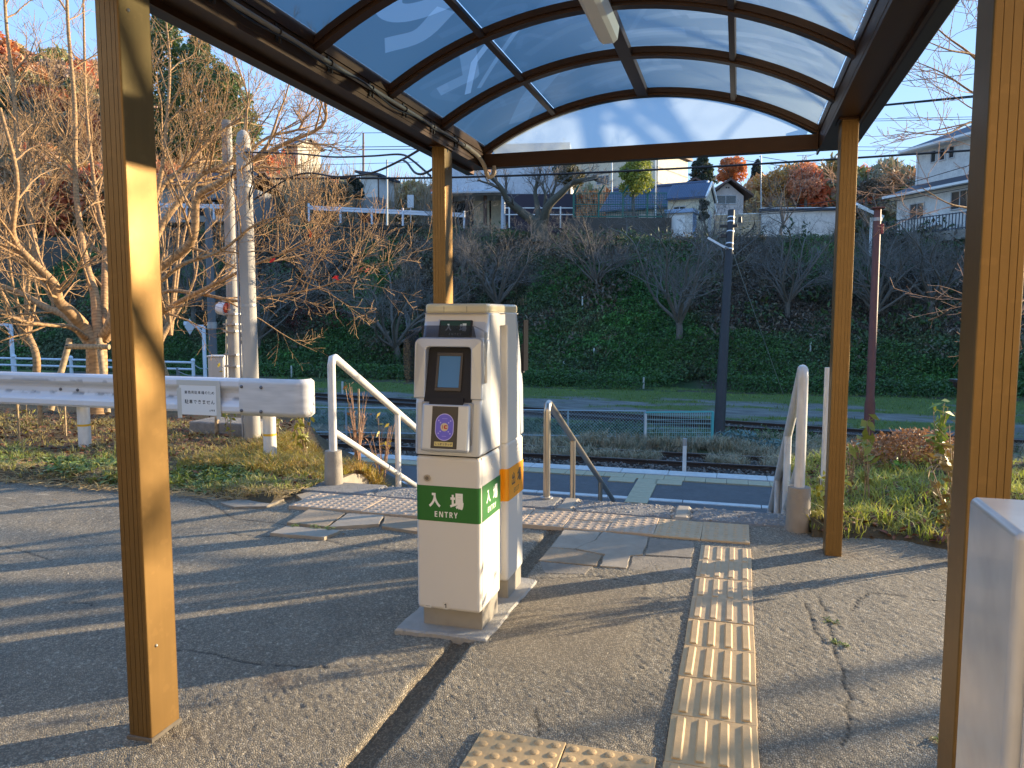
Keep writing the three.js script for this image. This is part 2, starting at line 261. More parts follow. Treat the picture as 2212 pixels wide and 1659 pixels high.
for (const [m, y, list] of [
  ['slabA', 0.0101, [[-1.085, -4.93], [-0.83, -4.95], [-0.84, -4.75], [-0.93, -4.53], [-1.08, -4.52]]],
  ['slabA', 0.0129, [[-0.825, -4.94], [-0.52, -4.91], [-0.51, -4.53], [-0.58, -4.49], [-0.57, -4.25], [-0.725, -4.25], [-0.73, -4.47], [-0.83, -4.5], [-0.925, -4.53], [-0.835, -4.75]]],
  ['slabC', 0.0115, [[-1.08, -4.51], [-0.93, -4.515], [-0.83, -4.485], [-0.745, -4.45], [-0.74, -4.25], [-1.09, -4.25]]],
  ['slabB', 0.0108, [[-0.51, -4.89], [-0.23, -4.89], [-0.22, -4.56], [-0.5, -4.53]]],
  ['slabB', 0.0087, [[-0.57, -4.5], [-0.23, -4.54], [-0.21, -4.26], [-0.56, -4.24]]],
  ['slabB', 0.008, [[-1.08, -4.24], [-0.76, -4.24], [-0.78, -4.1], [-1.0, -4.05]]],
  ['slabA', 0.0101, [[-2.94, -4.3], [-2.93, -4.48], [-2.52, -4.49], [-2.54, -4.31]]],
  ['slabC', 0.0094, [[-2.98, -4.56], [-3.03, -4.99], [-2.71, -4.9], [-2.66, -4.54]]],
  ['slabA', 0.0115, [[-2.69, -4.89], [-2.41, -4.92], [-2.34, -4.7], [-2.64, -4.53]]],
  ['slabA', 0.0129, [[-3.36, -5.28], [-3.3, -5.44], [-2.81, -5.25], [-2.72, -4.95], [-3.04, -5.01]]],
  ['slabB', 0.0087, [[-3.79, -4.91], [-3.65, -5.19], [-3.38, -5.15], [-3.38, -4.91], [-3.6, -4.82]]],
  ['slabC', 0.0087, [[-2.4, -4.9], [-2.05, -4.9], [-1.95, -4.6], [-2.3, -4.66]]],
  ['slabA', 0.0094, [[-2.03, -4.9], [-1.62, -4.9], [-1.66, -4.55], [-1.93, -4.58]]],
]) part(slabs, 'paving_slab', slab(P2(brokenEdge(shrink(list, 0.002))), y, 0.05, 0.002), M[m]);
// worn stone edge at the head of the stairs
{
  const edge = thing('step_edging', 'worn grey exposed stone edging along the head of the stairs', 'edging'); edge.userData.kind = 'structure';
  let x = -3.4; seed = 5;
  for (const w of [0.62, 0.55, 0.5, 0.46, 0.14, 0.72, 0.12, 0.75]) {
    const small = w < 0.2, pts = brokenEdge([[x + 0.004, -5.40], [x + w - 0.004, -5.40], [x + w - 0.004, -5.77], [x + 0.004, -5.77]]), g = slab(P2(pts), 0.012 + (small ? 0.012 : rr(0.0, 0.014)), 0.16, 0.02);
    part(edge, 'edging_stone', g, small ? M.slabA : M.roughConcrete); x += w;
  }
  // loose embedded pebbles make the stones rough
  const peb = new THREE.IcosahedronGeometry(1, 0), im = new THREE.InstancedMesh(peb, std([0.37, 0.35, 0.32], 0.95), 2600), m = new THREE.Matrix4(), q = new THREE.Quaternion();
  for (let i = 0; i < 2600; i++) { const s = rr(0.006, 0.014); q.setFromEuler(new THREE.Euler(rr(0, 6), rr(0, 6), rr(0, 6))); m.compose(V(rr(-3.35, 0.4), 0.012 + rr(-0.008, 0.0), rr(-5.76, -5.42)), q, V(s * 1.3, s * 0.8, s)); im.setMatrixAt(i, m); im.setColorAt(i, rgb(...gray(rr(0.6, 1.25), [1.05, 1, 0.94]))); }
  im.name = 'pebbles'; im.userData.kind = 'stuff'; edge.add(im);
}
// ------------------------------------------------------------------ tactile paving
const dotGeo = (() => { const pts = [[0.0175, 0], [0.0165, 0.002], [0.011, 0.0052], [0, 0.0055]].map(([r, y]) => new THREE.Vector2(r, y)); return new THREE.LatheGeometry(pts, 10); })();
function barGeo(l) { const s = new THREE.Shape(); s.moveTo(-0.0165, 0); s.lineTo(-0.011, 0.0048); s.lineTo(0.011, 0.0048); s.lineTo(0.0165, 0); const g = new THREE.ExtrudeGeometry(s, { depth: l, bevelEnabled: true, bevelSize: 0.002, bevelThickness: 0.004, bevelSegments: 1 }); return metric(g.translate(0, 0, -l / 2)); }
function dotTile(w, d) { const list = [rspan(-w / 2, w / 2, -0.03, 0, -d / 2, d / 2, 0.003, 1)]; const nx = 5, nz = Math.round(d / 0.06); for (let i = 0; i < nx; i++) for (let j = 0; j < nz; j++) list.push(dotGeo.clone().translate((i + 0.5) / nx * w - w / 2, -0.0004, (j + 0.5) / nz * d - d / 2)); return join(list); }
function barTile(w, d) { const list = [rspan(-w / 2, w / 2, -0.03, 0, -d / 2, d / 2, 0.003, 1)]; for (let i = 0; i < 4; i++) list.push(barGeo(d - 0.045).translate((i + 0.5) / 4 * w - w / 2, -0.0004, 0)); return join(list); }
const paving = new THREE.Group(); paving.name = 'tactile_paving'; paving.userData.kind = 'structure'; scene.add(paving);
{
  seed = 21;
  const bars = barTile(0.297, 0.3), dots = dotTile(0.297, 0.297), dotsFar = dotTile(0.3, 0.425), half = dotTile(0.3, 0.21);
  const put = (g, m, x, z, y = 0.014) => { const t = part(paving, 'tactile_tile', g, M[m]); t.position.set(x, y + rr(-0.002, 0.003), z); t.rotation.set(rr(-0.008, 0.008), rr(-0.012, 0.012), rr(-0.006, 0.006)); return t; };
  for (let z = -2.245, k = 0; z > -4.85; z -= 0.304, k++) put(bars, k > 4 ? 'tileWorn' : 'tile', -0.046 + 0.0015 * k, z);
  for (let z = -1.94; z < 3; z += 0.304) put(bars, 'tile', -0.046, z);
  for (let i = 0; i < 2; i++) for (let j = 0; j < 2; j++) put(dots, 'tile', -0.365 - 0.301 * i, -2.262 + 0.3 * j);
  for (let i = 0; i < 11; i++) {
    const x = -0.04 - 0.302 * i; if (i === 3) { put(half, 'tilePale', x, -5.265, 0.018); put(half, 'tilePale', x, -5.047, 0.02); continue; }
    put(dotsFar, i < 2 ? 'tileWorn' : 'tilePale', x, -5.155, i < 2 ? 0.016 : 0.02);
  }
}
// ------------------------------------------------------------------ stairs down and their side walls
{
  const st = new THREE.Group(); st.name = 'stairs'; st.userData.kind = 'structure'; scene.add(st);
  for (let i = 0; i < 10; i++) part(st, 'step', rspan(-3.4, 0.46, -0.16 * (i + 1) - 0.2, -0.16 * (i + 1), -5.74 - 0.33 * (i + 1), -5.74 - 0.33 * i, 0.012), M.concrete);
}
// ------------------------------------------------------------------ platform
const platform = new THREE.Group(); platform.name = 'platform'; platform.userData.kind = 'structure'; scene.add(platform);
{
  part(platform, 'platform_surface', field(lines(-60, 60, 0.5), lines(-9, -14.55, 0.3), (x, z) => PLAT + 0.012 * noise(x, z, 5), null), std([0.115, 0.117, 0.122], 0.93, { map: dirt, bumpMap: grit, bumpScale: 0.004 }));
  part(platform, 'platform_wall', span(-60, 60, -2.6, PLAT - 0.02, -14.83, -14.5), M.concrete);
  seed = 31;
  for (let x = -30; x < 12; x += 0.9) part(platform, 'edge_stone', rspan(x + 0.004, x + 0.896, PLAT - 0.25, PLAT + 0.022 + rr(-0.003, 0.003), -14.92, -14.52, 0.012), M.whiteLine);
  const tile = rspan(-0.182, 0.182, -0.02, 0.018, -0.182, 0.182, 0.004, 1), ztac = -14.2;
  for (let x = -9.6; x < 3.4; x += 0.372) { const t = part(platform, 'tactile_tile', tile, M.platTile); t.position.set(x, PLAT + 0.012 + rr(0, 0.003), ztac); }
  const longTiles = []; for (let x = -30; x < -9.8; x += 0.372) longTiles.push(tile.clone().translate(x, PLAT + 0.012, ztac)); const lt = part(platform, 'tactile_tiles', longTiles, M.platTile); lt.userData.kind = 'stuff';
  for (let k = 0; k < 5; k++) { const t = part(platform, 'tactile_tile', tile, M.platTile); t.position.set(-1.5 - 0.0 * k, PLAT + 0.012, -13.83 + 0.372 * k); }
  for (const x of [-1.96, -1.12]) { const t = part(platform, 'tactile_tile', tile, M.platTile); t.position.set(x, PLAT + 0.012, -13.83); t.scale.x = 1.3; }
  for (let x = -20.3; x < 8; x += 1.22) if (Math.abs(x + 1.4) > 0.55) part(platform, 'line_slab', rspan(x + 0.005, x + 1.21, PLAT - 0.1, PLAT + 0.026, -12.56, -12.4, 0.006), M.whiteLine);
  const post = thing('marker_post', 'small white square post with dark cap on the platform edge', 'post', onY(1478, 1020, PLAT)); part(post, 'shaft', rspan(-0.035, 0.035, 0, 0.52, -0.035, 0.035, 0.006), M.whitePaint); part(post, 'cap', rspan(-0.036, 0.036, 0.52, 0.66, -0.036, 0.036, 0.006), M.galv);
}
// ------------------------------------------------------------------ hillside
const mountain = [[-75, 40], [-50, 33], [-42, 26], [-34.5, 17], [-25, 13], [-12, 10.5], [0, 12.5], [6, 14], [11, 13], [16, 9], [24, 9], [30, 12], [90, 12]];
function ridge(az) { for (let i = 1; i < mountain.length; i++) if (az < mountain[i][0]) { const [a, b] = mountain[i - 1], [c, d] = mountain[i]; return lerp(b, d, clamp((az - a) / (c - a))); } return 12; }
const crest = (x) => lerp(lerp(7.7, 5.95, smooth(-28, -3, x)), 12.9, smooth(19, 40, x));
function hillY(x, z) {
  const foot = -36.2 + 1.2 * (noise(x * 0.15, 3, 101) - 0.5) - (x < -12 ? 1.5 : 0), top = -50;
  let y = BED + 0.1;
  if (z < foot) { const t = clamp((z - foot) / (top - foot)); y = lerp(y, crest(x), t * 0.92 + 0.08 * smooth(0, 1, t)); y += 0.7 * (fbm(x * 0.35, z * 0.35, 3, 103) - 0.5) * Math.min(1, 6 * t * (1 - t) + 0.15); }
  const d = Math.hypot(x, z); if (d > 78) { const az = Math.atan2(x, -z) * 180 / Math.PI; y = lerp(y, Math.max(y, ridge(az)) + 5 * (fbm(x * 0.03, z * 0.03, 3, 107) - 0.5), smooth(78, 125, d)); }
  return y;
}
function groundHit(px, py, h = hillY, near = 8) { const r = sight(px, py); for (let t = near; t < 220; t += 0.1) { const p = r.clone().multiplyScalar(t).add(EYE); if (p.y <= h(p.x, p.z)) return p; } return r.multiplyScalar(120).add(EYE); }
{
  const xs = [...lines(-230, -62, 6), ...lines(-60, 26, 0.7), ...lines(28, 230, 6)], zs = [...lines(-34, -53, 0.5), ...lines(-55, -120, 2), ...lines(-126, -420, 12)];
  struct('hillside', field(xs, zs, hillY, (x, z, y) => {
    const n = fbm(x * 0.25, z * 0.25, 4, 111), f = fbm(x * 1.5, z * 1.5, 3, 115);
    if (z < -51) return [0.16 + 0.08 * (n - 0.5), 0.125 + 0.06 * (n - 0.5), 0.07];
    const g = smooth(0.42, 0.6, n + 0.2 * (f - 0.5)); return [lerp(0.075, 0.035, g), lerp(0.06, 0.07, g), lerp(0.04, 0.02, g)];
  }), std([1, 1, 1], 1, { vertexColors: true, map: speck }));
  // flat land of the yard: grass strip, gravel streaks, dark track beds
  const track2 = (x) => lerp(-25.85, -23.15, (x + 7.2) / 12.1);
  struct('railway_yard', field([...lines(-120, -40, 4), ...lines(-38, 20, 0.35), ...lines(22, 120, 4)], lines(-9, -37, 0.2), (x, z) => {
    const a = smooth(-21, -19.6, z), b = 1 - smooth(0.9, 1.6, Math.abs(z - track2(x)));
    return BED + 0.1 - 0.1 * a - 0.05 * b + 0.03 * (fbm(x * 1.5, z * 1.5, 3, 121) - 0.5);
  }, (x, z) => {
    const n = fbm(x * 0.5, z * 1.1, 4, 125), f = fbm(x * 4, z * 4, 4, 127), t1 = 1 - smooth(1.0, 1.7, Math.abs(z + 18.1)), t2 = 1 - smooth(0.9, 1.5, Math.abs(z - track2(x)));
    const grass = smooth(0.4, 0.62, n + 0.25 * (f - 0.5) + 0.35 * smooth(-29.5, -33, z)), v = 0.125 + 0.16 * (f - 0.5);
    let c = [lerp(v * 1.3, 0.085, grass), lerp(v * 1.3, 0.13, grass), lerp(v * 1.15, 0.022, grass)];
    const k = Math.max(t1, t2); if (z > -23 && x < 1.5) { c = [lerp(c[0], 0.09, 0.5), lerp(c[1], 0.09, 0.4), lerp(c[2], 0.055, 0.5)]; }
    return c.map((q, i) => lerp(q, [0.045, 0.04, 0.037][i] * (0.7 + 0.6 * f), k));
  }), std([1, 1, 1], 1, { vertexColors: true, bumpMap: grit, bumpScale: 0.02 }));
  // rails
  const profile = (h) => { const s = new THREE.Shape(); s.moveTo(-0.06, -h); s.lineTo(0.06, -h); s.lineTo(0.06, -h + 0.02); s.lineTo(0.012, -h + 0.035); s.lineTo(0.012, -0.045); s.lineTo(0.032, -0.03); s.lineTo(0.032, 0); s.lineTo(-0.032, 0); s.lineTo(-0.032, -0.03); s.lineTo(-0.012, -0.045); s.lineTo(-0.012, -h + 0.035); s.lineTo(-0.06, -h + 0.02); s.closePath(); return s; };
  const shape = profile(0.15);
  function railway(name, label, a, b, off) {
    const t = thing(name, label, 'railway track'); t.userData.kind = 'structure';
    const d = b.clone().sub(a), l = d.length(), side = V(-d.z, 0, d.x).normalize();
    for (const s of [-1, 1]) {
      const p = a.clone().addScaledVector(side, s * 0.565), g = new THREE.ExtrudeGeometry(shape, { depth: l, bevelEnabled: false }); g.applyMatrix4(new THREE.Matrix4().makeRotationY(Math.atan2(d.x, d.z)).setPosition(p));
      const r = part(t, 'rail', g, M.rail);
      const head = new THREE.BoxGeometry(0.05, 0.004, l).translate(0, 0.0025, l / 2).applyMatrix4(new THREE.Matrix4().makeRotationY(Math.atan2(d.x, d.z)).setPosition(p)); part(r, 'rail_head', head, M.railTop);
    }
    seed = off; const sl = [];
    for (let s = 0.3; s < l; s += 0.62) { const c = a.clone().addScaledVector(d, s / l); sl.push(new THREE.BoxGeometry(2.0, 0.14, 0.2).rotateY(Math.atan2(d.x, d.z) + rr(-0.02, 0.02)).translate(c.x, c.y - 0.19, c.z)); }
    const m = part(t, 'sleepers', sl, std([0.035, 0.028, 0.022], 0.95)); m.userData.kind = 'stuff';
    return t;
  }
  railway('railway_track', 'dark rails of the near track beside the platform edge', V(-60, RAILTOP, -18.15), V(60, RAILTOP, -18.15), 41);
  railway('siding_track', 'dark rails of the far siding behind the wire fence', V(-55, RAILTOP, track2(-55) - 0.05), V(45, RAILTOP, track2(45)), 42);
  // loose ballast
  const stone = new THREE.IcosahedronGeometry(1, 0), n = 9000, im = new THREE.InstancedMesh(stone, std([0.10, 0.09, 0.08], 1), n), m = new THREE.Matrix4(), q = new THREE.Quaternion(); seed = 43;
  for (let i = 0; i < n; i++) { const one = i < 6500, x = rr(-12, 6), z = one ? rr(-16.6, -19.2) : track2(x) + rr(-1.3, 1.3), s = rr(0.02, 0.045); q.setFromEuler(new THREE.Euler(rr(0, 6), rr(0, 6), rr(0, 6))); m.compose(V(x, BED + 0.03 + rr(-0.01, 0.02), z), q, V(s, s * 0.8, s)); im.setMatrixAt(i, m); im.setColorAt(i, rgb(...gray(rr(0.5, 2.0), [1.03, 1, 0.96]))); }
  stuff(im, 'ballast', 'loose dark ballast stones between the rails', 'ballast');
}
// ------------------------------------------------------------------ soil banks on both sides of the stairs
function bankL(x, z) { const e = lerp(6.1, 9.2, smooth(-3.7, -6.2, x)), g = -z - e; let y = 0.05 + 0.05 * (fbm(x * 1.7, z * 1.7, 3, 131) - 0.5) * 2 - (g > 0 ? 0.46 * g * smooth(0, 0.8, g) : 0); y -= 0.09 * (1 - smooth(4.98, 5.25, -z + 0.1 * (noise(x * 3, 1, 133) - 0.5) + 0.12 * smooth(-3.9, -3.3, x))); return Math.max(y, BED); }
function bankR(x, z) { const e = 7.6, g = -z - e, ed = 5.2 - 0.16 * smooth(0.95, 1.4, x) + 0.05 * (noise(x * 5, 2, 135) - 0.5); let y = 0.06 + 0.07 * (fbm(x * 1.7, z * 1.7, 3, 137) - 0.5) * 2 + 0.1 * smooth(5.3, 6.6, -z) * smooth(0.6, 1.4, x) - (g > 0 ? 0.5 * g * smooth(0, 0.8, g) : 0); y -= 0.12 * (1 - smooth(ed - 0.02, ed + 0.14, -z)); return Math.max(y, BED); }
{ // low side walls that hold the banks beside the stairs
  for (const [x0, x1, f] of [[-3.46, -3.402, bankL], [0.462, 0.54, bankR]]) { const zs = lines(-5.5, -9.6, 0.2), xm = x0 < -1 ? x0 : 0.56, s = new THREE.Shape([...zs.map((z) => new THREE.Vector2(-z, Math.min(-0.03, f(xm, z) - 0.03))), new THREE.Vector2(9.6, -2.4), new THREE.Vector2(5.5, -2.4)]); struct('stair_wall', metric(new THREE.ExtrudeGeometry(s, { depth: x1 - x0, bevelEnabled: false }).rotateY(Math.PI / 2).translate(x0, 0, 0)), M.concrete); }
}
const soilColor = (s) => (x, z) => { const n = fbm(x * 2.2, z * 2.2, 4, s); return [0.17 + 0.12 * (n - 0.5), 0.125 + 0.1 * (n - 0.5), 0.062 + 0.05 * (n - 0.5)]; };
{
  const soil = std([1, 1, 1], 1, { vertexColors: true, map: speck, bumpMap: grit, bumpScale: 0.02 });
  struct('bank', field([...lines(-60, -13, 1), ...lines(-12.9, -3.4, 0.06)], lines(-4.9, -14, 0.05), bankL, soilColor(141)), soil);
  struct('verge', field([...lines(0.5, 3, 0.04), ...lines(3.1, 40, 0.8)], lines(-4.95, -13, 0.05), bankR, soilColor(145)), soil);
}
// ------------------------------------------------------------------ the shelter: bronze posts, beams, arched ribs, smoked panels
const canopy = thing('shelter', 'bronze aluminium walkway shelter with arched smoked panel roof', 'shelter');
const XL = -1.87, XR = 0.49, XM = (XL + XR) / 2, EAVE = 2.645, RISE = 0.345;
const RAD = ((XR - XL) ** 2 / 4 + RISE ** 2) / (2 * RISE), ARCY = EAVE + RISE - RAD;
const arcY = (x, up = 0) => ARCY + Math.sqrt((RAD + up) ** 2 - (x - XM) ** 2);
{
  const postShape = (w, d) => { const s = new THREE.Shape(), g = 0.0016, dp = 0.003, r = 0.006; const gs = [-0.026, -0.006, 0.014, 0.030]; s.moveTo(-w / 2, -d / 2 + r); s.quadraticCurveTo(-w / 2, -d / 2, -w / 2 + r, -d / 2);
    for (const x of gs) { s.lineTo(x - g / 2, -d / 2); s.lineTo(x - g / 2, -d / 2 + dp); s.lineTo(x + g / 2, -d / 2 + dp); s.lineTo(x + g / 2, -d / 2); }
    s.lineTo(w / 2 - r, -d / 2); s.quadraticCurveTo(w / 2, -d / 2, w / 2, -d / 2 + r); s.lineTo(w / 2, d / 2 - r); s.quadraticCurveTo(w / 2, d / 2, w / 2 - r, d / 2);
    for (const x of [...gs].reverse()) { s.lineTo(x + g / 2, d / 2); s.lineTo(x + g / 2, d / 2 - dp); s.lineTo(x - g / 2, d / 2 - dp); s.lineTo(x - g / 2, d / 2); }
    s.lineTo(-w / 2 + r, d / 2); s.quadraticCurveTo(-w / 2, d / 2, -w / 2, d / 2 - r); s.closePath(); return s; };
  const H = 2.57, pg = metric(new THREE.ExtrudeGeometry(postShape(0.093, 0.14), { depth: H + 0.05, bevelEnabled: false, curveSegments: 3 }).rotateX(-Math.PI / 2).translate(0, -0.05, 0));
  for (const [x, z] of [[-1.9365, -2.115], [0.588, -2.115], [-1.934, -4.905], [0.588, -4.905], [-1.936, 0.68], [0.588, 0.68]]) {
    const p = part(canopy, 'post', pg, M.bronze); p.position.set(x, 0, z);
    const cap = part(p, 'post_bracket', rspan(-0.062, 0.062, H - 0.01, H + 0.002, -0.085, 0.085, 0.002, 1), M.bronzeDark); void cap;
    seed = 61 + Math.round(z * 7 + x * 13); part(p, 'base_mortar', slab(brokenEdge([[-0.052, -0.077], [0.051, -0.075], [0.053, 0.075], [-0.051, 0.078]]).map(([a, b]) => V(a, 0, b)), 0.007, 0.04, 0.003), std([0.17, 0.145, 0.115], 0.95, { map: speck }));
    for (const [bx, by] of [[0.0467, 0.32], [0.0467, 2.42]]) part(p, 'screw', new THREE.SphereGeometry(0.006, 8, 5), M.galv).position.set(bx, by, 0.03);
  }
  // side beams with a gutter outside and a lip inside
  for (const [s, xi] of [[-1, XL], [1, XR]]) {
    const b = part(canopy, 'side_beam', join([rspan(Math.min(xi, xi + s * 0.16), Math.max(xi, xi + s * 0.16), 2.572, 2.662, -5.78, 1.3, 0.004, 1), span(xi + s * 0.002, xi + s * 0.014, 2.55, 2.5725, -5.78, 1.3), span(xi + s * 0.145, xi + s * 0.16, 2.545, 2.5725, -5.78, 1.3), span(xi - s * 0.006, xi + s * 0.03, 2.662, 2.722, -5.78, 1.3)]), M.bronzeDark);
    part(b, 'gutter', join([rspan(xi + s * 0.163, xi + s * 0.235, 2.552, 2.64, -5.86, 1.3, 0.012, 2), span(xi + s * 0.163, xi + s * 0.24, 2.64, 2.652, -5.86, 1.3)]), M.gutter);
  }
  // ribs
  const ribShape = (lo, hi) => { const s = new THREE.Shape(), n = 36; for (let i = 0; i <= n; i++) { const x = lerp(XL + 0.002, XR - 0.002, i / n); i ? s.lineTo(x, arcY(x, lo)) : s.moveTo(x, arcY(x, lo)); } for (let i = n; i >= 0; i--) { const x = lerp(XL + 0.002, XR - 0.002, i / n); s.lineTo(x, arcY(x, hi)); } s.closePath(); return s; };
  const rg = metric(new THREE.ExtrudeGeometry(ribShape(0, 0.05), { depth: 0.058, bevelEnabled: true, bevelSize: 0.003, bevelThickness: 0.003, bevelSegments: 1 }).translate(0, 0, -0.029)), rl = metric(new THREE.ExtrudeGeometry(ribShape(0.014, 0.03), { depth: 0.084, bevelEnabled: false }).translate(0, 0, -0.042));
  const ribZ = [-5.62, -4.76, -3.98, -3.21, -2.44, -1.67, -0.9, -0.13, 0.64];
  for (const z of ribZ) { const r = part(canopy, 'rib', rg, M.bronzeDark); r.position.z = z; const f = part(r, 'rib_flange', rl, M.bronzeDark); void f; }
  part(canopy, 'tie_beam', rspan(XL + 0.001, XR - 0.001, 2.552, 2.652, -5.665, -5.585, 0.004, 1), M.bronzeDark);
  // purlins
  for (const [x, w, h] of [[-1.33, 0.034, 0.034], [XM + 0.005, 0.078, 0.05], [-0.065, 0.034, 0.034]]) { const y = arcY(x), t = -Math.atan((x - XM) / Math.sqrt(RAD * RAD - (x - XM) ** 2));
    const p = part(canopy, 'purlin', rspan(-w / 2, w / 2, -h / 2, h / 2, -5.6, 0.64, 0.004, 1), M.bronzeDark); p.position.set(x, y + 0.022, 0); p.rotation.z = t; }
  // smoked panels, dusty where they were wiped
  const stroke = (x, pts, w, a) => { x.strokeStyle = `rgba(255,255,255,${a})`; x.lineWidth = w; x.lineCap = 'butt'; x.lineJoin = 'round'; x.beginPath(); pts.forEach(([u, v], i) => i ? x.lineTo(u, v) : x.moveTo(u, v)); x.stroke(); };
  const smear = (x, w, h, k) => { seed = 77; // canvas x: left to right across the roof, y: from far (top) to near
    const U = (u) => u * w, W = (z) => (z + 5.62) / 6.3 * h;
    for (let i = 0; i < 60; i++) { const u = rr(0, 1), z = rr(-5.6, 0.6), l = rr(0.08, 0.3); stroke(x, curve([V(U(u), W(z), 0), V(U(u + rr(-0.1, 0.1)), W(z + rr(-l, l)), 0), V(U(u + rr(-0.2, 0.2)), W(z + rr(-l, l)), 0)], 10).map((p) => [p.x, p.y]), rr(8, 26) * w / 1024, 0.05 * k); }
    const O = []; for (let i = 0; i <= 40; i++) { const a = -0.4 + i / 40 * 5.2; O.push([U(0.21 + 0.088 * Math.cos(a)), W(-3.38 + 0.16 * Math.sin(a))]); } stroke(x, O, 52 * w / 1024, 0.34 * k);
    stroke(x, curve([V(U(0.06), W(-3.62), 0), V(U(0.12), W(-3.72), 0), V(U(0.2), W(-3.62), 0)], 12).map((p) => [p.x, p.y]), 46 * w / 1024, 0.3 * k);
    stroke(x, [[U(0.09), W(-4.65)], [U(0.16), W(-4.3)], [U(0.24), W(-4.1)]], 16 * w / 1024, 0.4 * k); stroke(x, [[U(0.12), W(-4.66)], [U(0.22), W(-4.35)], [U(0.3), W(-4.1)]], 12 * w / 1024, 0.25 * k);
    stroke(x, [[U(0.05), W(-4.4)], [U(0.13), W(-4.45)], [U(0.17), W(-4.12)]], 40 * w / 1024, 0.22 * k); stroke(x, [[U(0.12), W(-5.55)], [U(0.2), W(-5.2)], [U(0.3), W(-4.86)]], 60 * w / 1024, 0.16 * k);
    stroke(x, [[U(0.1), W(-2.72)], [U(0.2), W(-2.55)], [U(0.24), W(-2.2)]], 26 * w / 1024, 0.36 * k); stroke(x, [[U(0.18), W(-2.9)], [U(0.26), W(-2.6)]], 18 * w / 1024, 0.25 * k);
    for (let i = 0; i < 46; i++) { const z = rr(-5.6, -1), u = rr(0.5, 0.98); stroke(x, curve([V(U(u), W(z), 0), V(U(u - 0.12), W(z - rr(0.0, 0.12)), 0), V(U(u - 0.26), W(z - rr(0.1, 0.3)), 0)], 10).map((p) => [p.x, p.y]), rr(8, 40) * w / 1024, rr(0.03, 0.1) * k); }
    const g = x.createLinearGradient(U(0.3), 0, U(1), 0); g.addColorStop(0, 'rgba(255,255,255,0)'); g.addColorStop(1, `rgba(255,255,255,${0.36 * k})`); x.fillStyle = g; x.fillRect(0, 0, w, h);
  };
  const rough = paper(1024, 2048, (x, w, h) => { x.fillStyle = 'rgb(105,105,105)'; x.fillRect(0, 0, w, h); smear(x, w, h, 1.7); }); rough.colorSpace = THREE.NoColorSpace;
  const tint = paper(1024, 2048, (x, w, h) => { x.fillStyle = 'rgb(104,124,134)'; x.fillRect(0, 0, w, h); smear(x, w, h, 1.0); });
  const smoked = phys([0.86, 0.92, 0.96], 1, { transmission: 1, thickness: 0, ior: 1.45, roughnessMap: rough, map: tint, side: THREE.DoubleSide });
  const stripX = [XL + 0.01, -1.33, XM + 0.005, -0.065, XR - 0.01];
  for (let j = 0; j + 1 < ribZ.length; j++) for (let k = 0; k < 4; k++) {
    const n = 10, z0 = ribZ[j], z1 = ribZ[j + 1], pos = [], uv = [], idx = [];
    for (let i = 0; i <= n; i++) for (const z of [z0, z1]) { const x = lerp(stripX[k] + 0.002, stripX[k + 1] - 0.002, i / n); pos.push(x, arcY(x, 0.056), z === z0 ? z + 0.003 : z - 0.003); uv.push((x - XL) / (XR - XL), 1 - (z + 5.62) / 6.3); }
    for (let i = 0; i < n; i++) { const a = i * 2; idx.push(a, a + 1, a + 2, a + 2, a + 1, a + 3); }
    const g = new THREE.BufferGeometry(); g.setAttribute('position', new THREE.Float32BufferAttribute(pos, 3)); g.setAttribute('uv', new THREE.Float32BufferAttribute(uv, 2)); g.setIndex(idx); g.computeVertexNormals();
    part(canopy, 'roof_panel', g, smoked);
  }
  { const s = new THREE.Shape(); s.moveTo(XL + 0.08, 2.652); s.lineTo(XR - 0.08, 2.652); for (let i = 0; i <= 24; i++) { const x = lerp(XR - 0.06, XL + 0.06, i / 24); s.lineTo(x, arcY(x, 0.01)); } s.closePath();
    const g = new THREE.ShapeGeometry(s).translate(0, 0, -5.625), p = g.attributes.position, uv = g.attributes.uv; for (let i = 0; i < p.count; i++) uv.setXY(i, (p.getX(i) - XL) / 2.36, 0.1 + (p.getY(i) - 2.6) * 0.6);
    part(canopy, 'gable_panel', g, phys([0.46, 0.56, 0.66], 0.6, { transmission: 1, thickness: 0, ior: 1.45, side: THREE.DoubleSide })); }
  // conduit pipe along the left beam
  const cond = thing('conduit', 'grey electrical conduit clipped along the left shelter beam', 'conduit');
  part(cond, 'pipe', tube([V(XL + 0.014, 2.622, 1.2), V(XL + 0.014, 2.622, -5.16)], 0.011, 8), std([0.24, 0.21, 0.17], 0.5));
  part(cond, 'coupling', rod(V(XL + 0.014, 2.622, -5.12), V(XL + 0.014, 2.622, -5.24), 0.017, 10), std([0.3, 0.25, 0.18], 0.5));
  const bend = onZ(1055, 372, -5.55); part(cond, 'bend', tube(curve([V(XL + 0.014, 2.622, -5.2), V(XL + 0.02, 2.60, -5.42), V(XL + 0.03, 2.555, -5.52), V(bend.x, bend.y - 0.035, bend.z), V(bend.x + 0.03, bend.y - 0.015, bend.z - 0.03), V(bend.x + 0.035, bend.y + 0.05, bend.z - 0.04)], 20), 0.016, 8), std([0.42, 0.32, 0.2], 0.5));
  for (let z = 0.9; z > -5.2; z -= 0.42) { const c = part(cond, 'clip', join([new THREE.TorusGeometry(0.014, 0.004, 5, 10).translate(XL + 0.014, 2.622, z), span(XL, XL + 0.006, 2.585, 2.655, z - 0.009, z + 0.009), rod(V(XL + 0.02, 2.595, z), V(XL + 0.02, 2.575, z), 0.006, 6)]), M.gutter); void c; }
  solo('beam_cable', 'thin black cable sagging along the inside of the left beam', 'cable', tube(Array.from({ length: 60 }, (_, i) => { const z = lerp(1.1, -4.95, i / 59); return V(XL + 0.03, 2.60 + 0.02 * Math.sin(z * 7.5) * Math.sin(z * 2.1), z); }), 0.0045, 5), M.wire);
